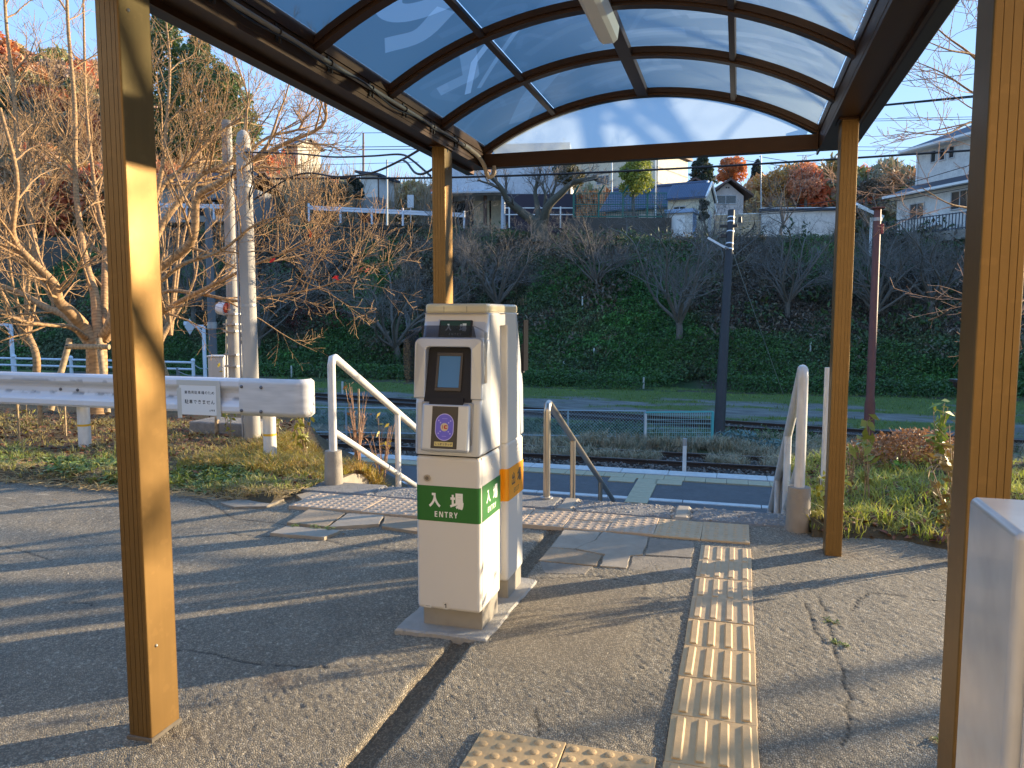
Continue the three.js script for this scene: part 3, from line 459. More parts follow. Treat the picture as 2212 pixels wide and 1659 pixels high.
  const lamp = thing('ceiling_lamp', 'white fluorescent lamp fitting under the roof ridge', 'ceiling lamp', [XM + 0.01, 2.905, -3.46]);
  part(lamp, 'housing', rspan(-0.036, 0.036, 0.02, 0.062, -0.64, 0.64, 0.008), M.whitePaint); part(lamp, 'diffuser', (() => { const s = new THREE.Shape(); s.moveTo(-0.052, 0.022); s.lineTo(-0.044, -0.035); s.lineTo(-0.026, -0.05); s.lineTo(0.026, -0.05); s.lineTo(0.044, -0.035); s.lineTo(0.052, 0.022); s.closePath(); return new THREE.ExtrudeGeometry(s, { depth: 1.24, bevelEnabled: true, bevelSize: 0.004, bevelThickness: 0.006, bevelSegments: 2 }).translate(0, 0, -0.62); })(), std([0.74, 0.71, 0.64], 0.45));
}
// ------------------------------------------------------------------ lettering drawn stroke by stroke on a 100-unit square
const GLYPH = {
  '入': 'M30 14L51 14L51 28Q48 64 12 90|M51 28Q58 66 90 90', '場': 'M22 10L22 76|M5 34L40 34|M3 84L42 70|M50 8L88 8L88 40L50 40Z|M50 24L88 24|M42 52L97 52|M57 52Q50 66 40 74|M50 64L93 64Q92 84 86 94L76 92|M68 66Q62 82 46 92|M81 66Q76 84 62 96',
  '出': 'M50 6L50 90|M22 18L22 46L78 46L78 18|M13 56L13 90L87 90L87 56', '車': 'M14 16L86 16|M24 30L76 30L76 60L24 60Z|M24 45L76 45|M8 76L92 76|M50 4L50 97',
  '駐': 'M12 10L12 60L46 60Q46 84 40 92L34 90|M12 10L44 10|M12 26L42 26|M12 43L42 43|M28 10L28 60|M6 72L5 88|M16 72L17 86|M26 71L29 84|M70 4L77 14|M56 24L95 24|M58 54L93 54|M52 90L98 90|M76 24L76 90', 'で': 'M12 24Q50 22 84 17|M60 22Q20 48 62 88|M76 38L83 48|M88 32L95 42',
  'き': 'M18 22L80 17|M15 42L84 36|M44 5L70 62|M24 66Q26 92 74 86', 'ま': 'M18 20L82 18|M20 40L80 38|M52 5L52 74Q50 92 34 88Q22 80 38 72Q66 70 84 86', 'せ': 'M6 42L95 34|M70 10Q72 46 66 60|M30 16L30 74Q32 90 86 86', 'ん': 'M54 8L14 88Q36 42 54 56Q54 92 72 86Q88 78 94 58',
  '業': 'M38 4L38 24|M60 4L60 24|M20 9L28 22|M80 9L72 22|M8 26L92 26|M16 41L84 41|M20 54L80 54|M6 68L94 68|M50 36L50 97|M46 70L10 93|M54 70L90 93', '務': 'M8 14L44 12L26 32|M6 38L48 36L42 48|M28 38L28 92L20 90|M26 50L6 74|M64 4L54 28|M60 17L93 17|M86 17Q76 40 52 50|M62 24Q74 42 97 50|M54 64L90 62Q90 86 84 94L76 90|M72 52Q70 80 52 96',
  '用': 'M20 12L82 12L82 92L72 90|M20 12Q22 70 8 94|M20 36L82 36|M20 60L82 60|M50 12L50 92', 'の': 'M54 18Q42 70 24 74Q4 60 24 34Q48 8 76 22Q98 42 84 68Q76 82 56 90', 'た': 'M8 26L58 23|M36 6L14 92|M54 50L90 48|M52 70Q58 94 94 86', 'め': 'M26 18L40 80|M64 10Q50 62 18 84Q0 64 32 38Q62 22 82 42Q98 72 62 92',
  'し': 'M26 8L26 66Q30 96 84 68', 'っ': 'M18 54Q78 30 84 60Q80 86 40 92', 'か': 'M8 30L60 26Q62 84 40 90L32 80|M38 8Q30 60 10 92|M74 22L92 50', 'り': 'M26 12L26 56|M72 10Q82 70 40 94', 'タ': 'M44 6Q32 36 10 50|M40 22L84 22Q72 76 20 94|M36 42L66 64', 'ッ': 'M16 40L24 60|M44 36L52 56|M84 40Q78 78 36 94', 'チ': 'M78 10Q50 22 20 24|M8 46L94 46|M52 22Q56 70 28 94', '山': 'M50 8L50 88|M14 36L14 88L86 88L86 36', '駅': 'M12 10L12 60L46 60Q46 84 40 92|M12 10L44 10|M12 26L42 26|M12 43L42 43|M28 10L28 60|M60 10L92 10L92 42L60 42|M60 10Q62 70 50 94|M74 42Q80 76 98 94', '長': 'M26 6L26 56|M26 6L82 6|M26 22L78 22|M26 38L78 38|M6 56L94 56|M30 56L30 92L50 84|M80 62L56 74|M46 58Q66 84 94 94',
};
function write(x, text, cx, cy, size, gap, color, weight) {
  x.strokeStyle = color; x.lineWidth = weight; x.lineCap = 'butt'; x.lineJoin = 'miter'; const n = [...text], total = n.length * size + (n.length - 1) * gap;
  n.forEach((ch, i) => { const ox = cx - total / 2 + i * (size + gap), oy = cy - size / 2, k = size / 100; if (!GLYPH[ch]) return;
    for (const path of GLYPH[ch].split('|')) { x.beginPath(); for (const c of path.matchAll(/([MLQZ])([\d. ]*)/g)) { const v = c[2].trim().split(/\s+/).map(Number).map((q, j) => (j % 2 ? oy : ox) + q * k); if (c[1] === 'M') x.moveTo(...v); else if (c[1] === 'L') x.lineTo(...v); else if (c[1] === 'Q') x.quadraticCurveTo(...v); else x.closePath(); } x.stroke(); } });
}
function latin(x, text, cx, cy, size, color, spacing = 0, font = 'sans-serif', bold = true) { x.fillStyle = color; x.font = `${bold ? 'bold ' : ''}${size}px ${font}`; x.textBaseline = 'middle'; x.textAlign = 'left'; const w = [...text].map((c) => x.measureText(c).width + spacing), t = w.reduce((a, b) => a + b, 0) - spacing; let o = cx - t / 2; [...text].forEach((c, i) => { x.fillText(c, o, cy); o += w[i]; }); }
const printed = (t, rough = 0.45) => new THREE.MeshPhysicalMaterial({ map: t, roughness: rough, clearcoat: 0.2, clearcoatRoughness: 0.3 });
// a thin printed sheet w x h facing +z
const sheet = (w, h, t = 0.0012) => { const b = new THREE.BoxGeometry(w, h, t), uv = b.attributes.uv, n = b.attributes.normal; for (let i = 0; i < uv.count; i++) if (Math.abs(n.getZ(i)) < 0.5) uv.setXY(i, 0.02, 0.5); return b; };
// ------------------------------------------------------------------ the card reader
{
  const g = thing('card_reader', 'white double sided station card reader with green entry and yellow exit bands', 'ticket reader');
  const X0 = -1.377, X1 = -1.071, XC = (X0 + X1) / 2, Wd = X1 - X0, F = -3.135, B = -3.443, F2 = -3.567, B2 = -3.853;
  const white = M.machine;
  part(g, 'mortar_pad', slab(brokenEdge([[-1.47, -3.09], [-1.25, -3.105], [-1.03, -3.095], [-1.02, -3.5], [-1.005, -3.9], [-1.25, -3.96], [-1.46, -3.9], [-1.475, -3.5]]).map(([x, z]) => V(x, 0, z)), 0.02, 0.06, 0.008), std([0.56, 0.54, 0.5], 0.95, { map: dirt, bumpMap: grit, bumpScale: 0.01 }));
  for (const [a, b] of [[-3.19, -3.425], [-3.6, -3.84]]) part(g, 'plinth', rspan(X0 + 0.008, X1 - 0.008, 0.0, 0.13, b, a, 0.005), M.plinth);
  for (const [f, b] of [[F, B], [F2, B2]]) part(g, 'lower_case', rspan(X0, X1, 0.114, 0.824, b, f, 0.02, 3), white);
  part(g, 'seam', rspan(X0 + 0.004, X1 - 0.004, 0.822, 0.829, B + 0.004, F - 0.006, 0.002, 1), M.blackPlastic);
  part(g, 'panel_seam', [span(X1 - 0.002, X1 + 0.0006, 0.13, 0.82, F - 0.0325, F - 0.030)], std([0.16, 0.15, 0.14], 0.8));
  part(g, 'spine', rspan(X0 + 0.03, X1 - 0.035, 0.157, 1.42, F2 - 0.02, B + 0.02, 0.004, 1), white);
  part(g, 'spine_slot', span(X1 - 0.034, X1 - 0.0335, 1.362, 1.375, -3.53, -3.48), M.blackPlastic);
  // upper part: side panels and the sloping silver face, cut as a side profile and pulled across
  const prof = (pts, x0, x1, bev = 0.012, seg = 3) => { const s = new THREE.Shape(pts.map(([z, y]) => new THREE.Vector2(-z, y))); const q = new THREE.ExtrudeGeometry(s, { depth: x1 - x0 - 2 * bev, bevelEnabled: bev > 0, bevelSize: bev, bevelOffset: -bev, bevelThickness: bev, bevelSegments: seg }); return metric(q.rotateY(Math.PI / 2).translate(x0 + bev, 0, 0)); };
  part(g, 'upper_case', prof([[-3.2, 0.828], [-3.2, 1.06], [-3.262, 1.462], [B, 1.462], [B, 0.828]], X0, X1, 0.01), white);
  part(g, 'upper_case', prof([[F2, 0.82], [F2, 1.40], [F2 + 0.03, 1.462], [B2 + 0.12, 1.462], [B2 + 0.065, 1.06], [B2 + 0.065, 0.82]], X0, X1, 0.008), white);
  part(g, 'upper_case', prof([[B2 + 0.062, 0.826], [B2, 0.826], [B2 + 0.012, 1.09], [B2 + 0.13, 1.462], [B2 + 0.16, 1.462]], X0 - 0.004, X1 + 0.004, 0.016), M.silver);
  part(g, 'bridge', prof([[B + 0.01, 1.40], [B + 0.01, 1.462], [F2 + 0.0, 1.462], [F2 + 0.0, 1.40]], X0 + 0.004, X1 - 0.002, 0.004), white);
  part(g, 'face', prof([[-3.215, 0.829], [F, 0.829], [F - 0.012, 1.06], [-3.268, 1.462], [-3.30, 1.462], [-3.30, 0.829]], X0 - 0.004, X1 + 0.004, 0.018, 4), M.silver);
  // milky top cap
  const cap = part(g, 'top_cap', (() => { const q = new RoundedBoxGeometry(Wd - 0.006, 0.046, 0.50, 3, 0.016); return q.translate(XC, 1.479, -3.505); })(), phys([0.80, 0.72, 0.50], 0.35, { transmission: 0.35, thickness: 0.02, ior: 1.3, clearcoat: 0.3 }));
  for (const x of [-0.055, 0.055]) part(cap, 'cap_divider', span(XC + x - 0.0015, XC + x + 0.0015, 1.461, 1.490, -3.253, -3.252), std([0.45, 0.40, 0.28], 0.6));
  part(cap, 'cap_base', span(X0 + 0.004, X1 - 0.002, 1.454, 1.459, -3.757, -3.252), std([0.3, 0.3, 0.31], 0.6));
  // hood round the screen
  const hood = part(g, 'screen_hood', (() => { const s = new THREE.Shape(), w = 0.158, o = new THREE.Path(), i = 0.112; const y0 = 1.085, y1 = 1.345, r = 0.03; s.moveTo(-w, y0); s.lineTo(-w, y1 - r); s.quadraticCurveTo(-w, y1, -w + r, y1); s.lineTo(w - r, y1); s.quadraticCurveTo(w, y1, w, y1 - r); s.lineTo(w, y0); s.closePath(); o.moveTo(-i, y0 - 0.02); o.lineTo(i, y0 - 0.02); o.lineTo(i, y1 - 0.055); o.quadraticCurveTo(i, y1 - 0.03, i - 0.025, y1 - 0.03); o.lineTo(-i + 0.025, y1 - 0.03); o.quadraticCurveTo(-i, y1 - 0.03, -i, y1 - 0.055); o.closePath();
    const pts = []; const sh = new THREE.Shape(); sh.moveTo(-w, y0); sh.lineTo(-w, y1 - r); sh.quadraticCurveTo(-w, y1, -w + r, y1); sh.lineTo(w - r, y1); sh.quadraticCurveTo(w, y1, w, y1 - r); sh.lineTo(w, y0); sh.lineTo(i, y0); sh.lineTo(i, y1 - 0.055); sh.quadraticCurveTo(i, y1 - 0.03, i - 0.025, y1 - 0.03); sh.lineTo(-i + 0.025, y1 - 0.03); sh.quadraticCurveTo(-i, y1 - 0.03, -i, y1 - 0.055); sh.lineTo(-i, y0); sh.closePath(); void pts;
    const q = new THREE.ExtrudeGeometry(sh, { depth: 0.08, bevelEnabled: true, bevelSize: 0.006, bevelThickness: 0.008, bevelSegments: 3, curveSegments: 6 }); const m = q.attributes.position; for (let k = 0; k < m.count; k++) { const y = m.getY(k), z = m.getZ(k); m.setXYZ(k, m.getX(k) + XC, y, z - 3.195 - 0.24 * (y - 1.085) - (z > 0.05 ? 0.05 * clamp((1.12 - y) / 0.05) : 0)); } q.computeVertexNormals(); return metric(q); })(), M.silver);
  void hood;
  const tilt = Math.atan(0.24), onFace = (o, y, z) => { o.position.set(XC, y, z); o.rotation.x = -tilt; return o; };
  const bez = onFace(part(g, 'screen_bezel', join([rspan(-0.113, 0.113, -0.155, 0.122, -0.02, 0.0, 0.006), span(-0.08, 0.08, -0.150, -0.118, 0.0, 0.012)]), M.dark), 1.2, -3.172);
  part(bez, 'screen_frame', (() => { const list = []; for (const [a, b, c, d] of [[-0.062, 0.062, 0.07, 0.085], [-0.062, 0.062, -0.088, -0.072], [-0.062, -0.05, -0.072, 0.07], [0.05, 0.062, -0.072, 0.07]]) list.push(rspan(a, b, c, d, -0.002, 0.006, 0.002, 1)); return join(list); })(), std([0.06, 0.052, 0.046], 0.4));
  part(bez, 'screen', span(-0.05, 0.05, -0.072, 0.07, 0.0, 0.0025), phys([0.07, 0.22, 0.46], 0.55));
  // touch plate
  const plate = part(g, 'touch_plate', (() => { const q = new RoundedBoxGeometry(0.226, 0.215, 0.036, 3, 0.014); return metric(q); })(), M.silver); plate.position.set(XC, 0.955, -3.125); plate.rotation.x = -Math.atan(0.16);
  part(g, 'plate_tab', rspan(XC - 0.06, XC + 0.06, 1.05, 1.082, -3.155, -3.135, 0.004), M.silver);
  part(g, 'plate_recess', rspan(XC - 0.122, XC + 0.122, 0.842, 1.068, -3.15, F - 0.0025, 0.012), std([0.36, 0.36, 0.36], 0.5, { metalness: 0.4 }));
  const touch = paper(256, 384, (x, w, h) => { x.fillStyle = '#0c1424'; x.fillRect(0, 0, w, h); x.fillStyle = '#5a56d2'; x.strokeStyle = '#b9b2ee'; x.lineWidth = 7; x.beginPath(); x.roundRect(40, 68, 176, 240, 88); x.fill(); x.stroke(); x.fillStyle = '#c9b596'; x.beginPath(); x.arc(128, 188, 38, 0, 7); x.fill(); x.fillStyle = '#b01a1e'; x.beginPath(); x.roundRect(122, 170, 36, 34, 12); x.fill(); x.fillStyle = '#c9b596'; x.fillRect(136, 180, 26, 13); x.fillStyle = '#a8572c'; x.fillRect(106, 172, 7, 30); x.fillStyle = '#a9a4ee'; for (const [a, b] of [[70, 130], [88, 148], [186, 130], [168, 148], [70, 246], [88, 228], [186, 246], [168, 228]]) { x.beginPath(); x.arc(a, b, 7, 0, 7); x.fill(); } x.fillStyle = '#8d88e6'; x.fillRect(102, 108, 52, 6); x.fillRect(106, 268, 44, 6); x.fillStyle = '#c7b878'; x.fillRect(34, 322, 184, 40); write(x, 'しっかりタッチ', 126, 342, 22, 3, '#3a3016', 3.4); });
  const tp = part(plate, 'touch_area', sheet(0.122, 0.186), printed(touch, 0.3)); tp.position.set(0.0, 0.0, 0.0186);
  const signTex = paper(256, 128, (x, w, h) => { x.fillStyle = '#0c3a2a'; x.fillRect(0, 0, w, h); write(x, '入場', 132, 48, 62, 62, '#d7dcd8', 10); latin(x, 'ENTRY', 132, 102, 27, '#b8c0bb', 6); });
  const lit = part(g, 'entry_display', [rspan(-0.078, 0.078, -0.044, 0.044, -0.012, 0.004, 0.003)], M.dark); lit.position.set(XC + 0.005, 1.385, -3.238); lit.rotation.x = -Math.atan(0.31);
  const ls = part(lit, 'display_face', sheet(0.142, 0.076), printed(signTex, 0.35)); ls.position.z = 0.0047;
  const fr = part(lit, 'display_rim', span(-0.084, -0.078, -0.044, 0.046, -0.01, 0.006), M.silver); void fr;
  // smoked privacy visor
  const smoke = phys([0.24, 0.26, 0.30], 0.08, { transmission: 0.9, thickness: 0, ior: 1.45, side: THREE.DoubleSide });
  const vis = part(g, 'visor', (() => { const list = []; const q = (a, b, c, d) => { const e = new THREE.BufferGeometry(); const p = [a, b, c, a, c, d]; e.setAttribute('position', new THREE.Float32BufferAttribute(p.flatMap((v) => v.toArray()), 3)); e.setAttribute('uv', new THREE.Float32BufferAttribute(new Array(12).fill(0), 2)); e.computeVertexNormals(); return e; };
    list.push(q(V(X0 + 0.005, 1.335, -3.205), V(X1 - 0.035, 1.335, -3.205), V(X1 - 0.045, 1.404, -3.195), V(X0 + 0.012, 1.404, -3.195)));
    for (const s of [-1, 1]) { const xo = s < 0 ? X0 - 0.012 : X1 + 0.012; const prof2 = [[1.404, -3.17, -3.205], [1.375, -3.125, -3.215], [1.33, -3.10, -3.22], [1.26, -3.095, -3.205], [1.2, -3.1, -3.19], [1.15, -3.112, -3.175]];
      for (let i = 1; i < prof2.length; i++) { const [y0, a0, b0] = prof2[i - 1], [y1, a1, b1] = prof2[i], k0 = i === 1 ? (s < 0 ? X0 + 0.012 : X1 - 0.045) : xo, fl = (z) => s * 0.22 * clamp(z + 3.2, 0, 0.12); list.push(q(V(k0 + fl(a0) * (i > 1), y0, a0), V(k0, y0, b0), V(xo, y1, b1), V(xo + fl(a1), y1, a1))); } }
    return join(list); })(), smoke);
  for (const [a, x] of [[-1, X0 - 0.008], [1, X1 + 0.008]]) { const m = part(vis, 'visor_mount', rspan(x - 0.006, x + 0.006, 1.15, 1.27, -3.205, -3.18, 0.003), std([0.30, 0.27, 0.24], 0.35, { metalness: 0.4 })); void a; void m; }
const vis2 = part(g, 'visor', rspan(X1 + 0.012, X1 + 0.017, 1.16, 1.425, -3.885, -3.795, 0.0024, 2), phys([0.015, 0.016, 0.02], 0.9, { specularIntensity: 0.05 })); void vis2;
  part(g, 'visor_mount', rspan(X1, X1 + 0.014, 1.15, 1.30, -3.83, -3.80, 0.004), M.dark);
  // printed bands
  const band = paper(512, 272, (x, w, h) => { x.fillStyle = '#1f6a22'; x.fillRect(0, 0, w, h); write(x, '入場', 240, 108, 122, 78, '#ece9e2', 19); latin(x, 'ENTRY', 242, 218, 60, '#ece9e2', 7); });
  const f1 = part(g, 'entry_band', sheet(Wd - 0.036, 0.161), printed(band)); f1.position.set(XC, 0.6075, F + 0.0004);
  for (const [x, a] of [[X1 - 0.02, 0], [X0 + 0.02, -Math.PI / 2]]) part(g, 'band_edge', new THREE.CylinderGeometry(0.0206, 0.0206, 0.161, 12, 1, true, 0, Math.PI / 2).rotateY(a).translate(x, 0.6075, F - 0.02), phys('#1f6a22', 0.45, { clearcoat: 0.2, clearcoatRoughness: 0.3 }));
  const f2 = part(g, 'entry_band', sheet(0.268, 0.163), printed(paper(512, 310, (x, w, h) => { x.fillStyle = '#1f6a22'; x.fillRect(0, 0, w, h); write(x, '入場', 262, 120, 128, 70, '#ece9e2', 19); latin(x, 'ENTRY', 262, 240, 68, '#ece9e2', 7); }))); f2.rotation.y = Math.PI / 2; f2.position.set(X1 + 0.0004, 0.6085, -3.304);
  const f3 = part(g, 'exit_band', sheet(0.27, 0.163), printed(paper(512, 310, (x, w, h) => { x.fillStyle = '#f5a000'; x.fillRect(0, 0, w, h); write(x, '出場', 262, 120, 128, 70, '#3d3a34', 17); latin(x, 'EXIT', 262, 246, 66, '#3d3a34', 12); }))); f3.rotation.y = Math.PI / 2; f3.position.set(X1 + 0.0004, 0.6085, -3.712);
  part(g, 'exit_band', join([span(X1 - 0.06, X1 - 0.02, 0.527, 0.69, F2 - 0.001, F2 + 0.0006), new THREE.CylinderGeometry(0.0206, 0.0206, 0.163, 12, 1, true, 0, Math.PI / 2).translate(X1 - 0.02, 0.6085, F2 - 0.02), span(X1 - 0.0352, X1 - 0.0345, 0.527, 0.69, -3.566, -3.444)]), std('#f5a000', 0.45));
  // vents, lock, number plate
  for (const z of [-3.33, -3.75]) for (let i = 0; i < 3; i++) part(g, 'vent', rspan(X1 - 0.004, X1 + 0.002, 0.785 - i * 0.022, 0.793 - i * 0.022, z - 0.03, z + 0.03, 0.0015, 1), white);
  const lock = part(g, 'lock', new THREE.CylinderGeometry(0.0155, 0.0155, 0.006, 20).rotateX(Math.PI / 2).translate(-1.319, 0.722, F + 0.003), M.steel); part(lock, 'keyhole', join([new THREE.CylinderGeometry(0.0085, 0.0085, 0.004, 16).rotateX(Math.PI / 2).translate(-1.319, 0.722, F + 0.005), span(-1.3195, -1.3185, 0.716, 0.728, F + 0.006, F + 0.0076)]), std([0.22, 0.2, 0.18], 0.4, { metalness: 0.8 }));
  const num = part(g, 'number_plate', sheet(0.028, 0.034), printed(paper(64, 80, (x, w, h) => { x.fillStyle = '#cfcabf'; x.fillRect(0, 0, w, h); latin(x, '1', 32, 42, 66, '#1c1c1c'); }))); num.position.set(-1.236, 0.139, F + 0.0006);
  const lab = part(g, 'label', sheet(0.032, 0.015), printed(paper(64, 32, (x, w, h) => { x.fillStyle = '#d6d2c8'; x.fillRect(0, 0, w, h); x.fillStyle = '#8a857c'; for (const a of [10, 24, 38]) x.fillRect(a, 12, 9, 8); }))); lab.position.set(-1.322, 0.129, F + 0.0006);
}
// ------------------------------------------------------------------ the white cabinet at the right edge
{
  const c = thing('white_cabinet', 'glossy white painted cabinet cut off at the lower right edge', 'cabinet', [0.383, 0, -1.437]);
  const w = phys([0.74, 0.74, 0.74], 0.22, { map: dirt, clearcoat: 0.5, clearcoatRoughness: 0.12 });
  part(c, 'body', rspan(0, 0.34, 0.06, 1.15, 0, 0.235, 0.012, 3), w); part(c, 'base', rspan(0.012, 0.33, 0, 0.06, 0.012, 0.22, 0.004), M.plinth); part(c, 'side_cover', rspan(0.02, 0.33, 0.1, 1.12, 0.235, 0.243, 0.004), w);
}
// ------------------------------------------------------------------ bare trees: limbs as tapered tubes, then branches and twigs grown from them
function sprig(list, pts, radii, level, o) {
  // children of one branch
  const n = Math.max(1, Math.round(o.count[level] * rr(0.8, 1.25))), len = pts.reduce((s, p, i) => i ? s + p.distanceTo(pts[i - 1]) : 0, 0);
  for (let k = 0; k < n; k++) {
    const t = lerp(o.from?.[level] ?? 0.25, 1, Math.pow(rnd(), 0.8)), f = t * (pts.length - 1), i = Math.min(pts.length - 2, Math.floor(f)), u = f - i;
    const p = pts[i].clone().lerp(pts[i + 1], u), d = pts[i + 1].clone().sub(pts[i]).normalize(), r0 = Math.min(lerp(radii[i], radii[i + 1], u) * rr(0.45, 0.7), o.rmax?.[level] ?? 1), L = o.len[level] * rr(0.55, 1.2) * (1.1 - 0.45 * t) * (o.scale ?? 1);
    const a = rr(0, 6.283), side = V(Math.cos(a), Math.sin(a), rr(-1, 1)).cross(d).normalize(), dir = d.clone().multiplyScalar(Math.cos(rr(0.5, 1.05))).addScaledVector(side, Math.sin(rr(0.5, 1.1))); dir.y += o.up ?? 0.1; dir.normalize();
    const m = level >= 2 ? 3 : 5, q = [p], rs = [r0];
    for (let s = 1; s <= m; s++) { dir.x += rr(-1, 1) * o.wig; dir.y += rr(-1, 1) * o.wig + (o.lift ?? 0.05); dir.z += rr(-1, 1) * o.wig; dir.normalize(); q.push(q[s - 1].clone().addScaledVector(dir, L / m)); rs.push(Math.max(o.rmin, r0 * (1 - 0.8 * s / m))); }
    list[Math.min(2, level + 1)].push(tube(q, rs, level >= 1 ? 3 : 5, false));
    if (level + 1 < o.count.length) sprig(list, q, rs, level + 1, o);
  }
}
function bareTree(t, limbs, o, mats) { // limbs: [points, r0, r1]
  const list = [[], [], []];
  limbs.forEach(([pts, r0, r1, k = 1], i) => { const c = curve(pts, Math.max(8, pts.length * 4)), rad = c.map((_, j) => lerp(r0, r1, Math.pow(j / (c.length - 1), 0.8)));
    const g = tube(c, rad, r0 > 0.04 ? 9 : 6, true); if (i === 0 && o.trunk !== false) part(t, 'trunk', g, mats[0]); else part(t, 'limb', g, mats[0]);
    if (i > 0 || o.trunk === false) sprig(list, c, rad, 0, { ...o, count: o.count.map((n, l) => l ? n : n * k) }); });
  part(t, 'branches', list[1], mats[1]).userData.kind = 'stuff';
  if (list[2].length) part(t, 'twigs', list[2], mats[2]).userData.kind = 'stuff';
  return t;
}
// a generic spreading tree about h tall, standing at the origin
function limbsOf(h, n, spread, r, fork = 0.22, low = 0.62) {
  const out = [[[V(0, -0.3, 0), V(rr(-0.03, 0.03) * h, fork * h * 0.6, rr(-0.03, 0.03) * h), V(0, fork * h, 0)], r, r * 0.8]];
  for (let i = 0; i < n; i++) { const a = (i + rr(-0.3, 0.3)) / n * 6.283, s = spread * rr(0.4, 1.2), y = rr(low, 1.0); out.push([[V(0, fork * h * rr(0.75, 1), 0), V(Math.cos(a) * s * rr(0.18, 0.4), h * lerp(fork, y, rr(0.25, 0.45)), Math.sin(a) * s * rr(0.18, 0.4)), V(Math.cos(a + rr(-0.4, 0.4)) * s * rr(0.5, 0.75), h * lerp(fork, y, rr(0.6, 0.85)), Math.sin(a + rr(-0.4, 0.4)) * s * rr(0.5, 0.75)), V(Math.cos(a) * s, h * y, Math.sin(a) * s)], r * rr(0.45, 0.62), r * 0.08]); }
  return out;
}
// --- the large tree behind the guardrail
{
  seed = 101;
  const D = 9.6, A = (u, v, d = 0) => at((u / 4.8786) * 0.92167, (560 + v / 4.8786) * 0.92167, D + d), Bq = (u, v, d = 0) => at((340 + u / 5.1833) * 0.92167, (240 + v / 5.1833) * 0.92167, D + d), Cq = (u, v, d = 0) => at(u / 2.765 * 0.92167, v / 2.765 * 0.92167, D + d), Eq = (u, v, d = 0) => at((340 + u / 2.2661) * 0.92167, (540 + v / 2.2661) * 0.92167, D + d);
  const base = at(204, 925, D), t = thing('cherry_tree', 'large bare cherry tree with sunlit forked trunk tied to wooden stakes', 'tree');
  void base;
  const limbs = [
    [[A(1110, 2000), A(1110, 1620), A(1108, 1350), A(1100, 1180)], 0.128, 0.12],
    [[A(1060, 1220), A(960, 1010), A(800, 830, -0.2), A(680, 720, -0.3), A(620, 520, -0.4), A(440, 330, -0.5), A(300, 190, -0.6), A(160, 0, -0.7), Cq(110, 1150, -0.9), Cq(0, 700, -1)], 0.095, 0.018, 1.2],
    [[A(690, 730, -0.3), A(560, 560, -0.1), A(460, 380, 0), A(410, 150, 0.1), A(380, -60, 0.2), Cq(120, 1000, 0.3), Cq(90, 600, 0.4), Cq(40, 150, 0.5), Cq(20, -300, 0.5)], 0.062, 0.016, 1.3],
    [[A(1000, 1150, 0.1), A(760, 880, 0.4), A(540, 790, 0.6), A(300, 650, 0.8), A(0, 530, 1), A(-500, 380, 1.2)], 0.07, 0.02, 1.1],
    [[A(980, 1130, -0.1), A(800, 1005, -0.6), A(600, 985, -0.9), A(300, 950, -1.2), A(0, 850, -1.5), A(-400, 800, -1.8)], 0.04, 0.01, 0.8],
    [[A(1130, 1200), A(1110, 930, 0.1), A(1080, 620, 0.2), A(1000, 350, 0.3), A(940, 30, 0.4), Cq(490, 1200, 0.5), Cq(485, 700, 0.6), Cq(440, 150, 0.7), Cq(430, -300, 0.7)], 0.075, 0.016, 1.3],
    [[A(1160, 1180), A(1190, 800, 0.3), A(1195, 450, 0.5), A(1190, 0, 0.8), Cq(620, 1250, 1), Cq(560, 700, 1.2), Cq(540, 0, 1.3)], 0.06, 0.014, 1.2],
    [[A(1180, 1120), A(1420, 780, -0.4), Eq(80, 200, -0.6), Eq(250, 50, -0.8), Bq(640, 1150, -0.9), Bq(900, 980, -1), Bq(1180, 780, -1.1), Bq(1700, 500, -1.2), Bq(2177, 250, -1.3), Cq(2100, 600, -1.4)], 0.075, 0.012, 1.4],
    [[A(1190, 1140), A(1500, 950, 0.3), Bq(150, 1600, 0.4), Bq(450, 1150, 0.5), Bq(700, 870, 0.6), Bq(900, 790, 0.6), Bq(1180, 660, 0.7), Bq(1500, 420, 0.8), Bq(1900, 300, 0.8), Cq(1900, 700, 0.9)], 0.06, 0.01, 1.4],
    [[A(1200, 1160), A(1500, 900, 0.1), Eq(85, 440, -0.2), Eq(160, 390, -0.3), Eq(400, 270, -0.4), Eq(560, 190, -0.5), Eq(760, 110, -0.6), Eq(960, 20, -0.7)], 0.05, 0.008, 1.1],
    [[A(1200, 1170), A(1550, 900, 0.1), Eq(90, 330, 0.1), Eq(300, 340, 0), Eq(500, 375, -0.1), Eq(700, 345, -0.2), Eq(900, 310, -0.2), Eq(1030, 265, -0.3), Eq(1190, 185, -0.3)], 0.034, 0.006, 0.9],
    [[A(1180, 1130), A(1450, 700, 0.6), Bq(150, 1100, 0.7), Bq(500, 760, 0.8), Bq(800, 450, 0.9), Bq(1050, 260, 1), Bq(1250, 100, 1), Cq(1500, 300, 1.1)], 0.05, 0.01, 1.3],
    [[A(1180, 1130), A(1400, 500, 0.3), Cq(1030, 1200, 0.3), Cq(1080, 800, 0.3), Cq(1100, 400, 0.4), Cq(1060, 0, 0.4)], 0.045, 0.01, 1.2],
    [[A(1190, 1150), A(1500, 700, -0.7), Eq(80, 270, -1), Eq(200, 180, -1.1), Eq(400, 110, -1.2), Bq(1400, 1450, -1.3), Bq(1900, 1350, -1.3)], 0.04, 0.008, 1.2],
  ];
  bareTree(t, limbs, { count: [15, 6, 4], from: [0.22, 0.15, 0.2], len: [1.25, 0.55, 0.2], rmax: [0.019, 0.008, 0.0045], rmin: 0.0026, wig: 0.2, up: 0.12, lift: 0.04 }, [M.bark, M.bark, M.bark]);
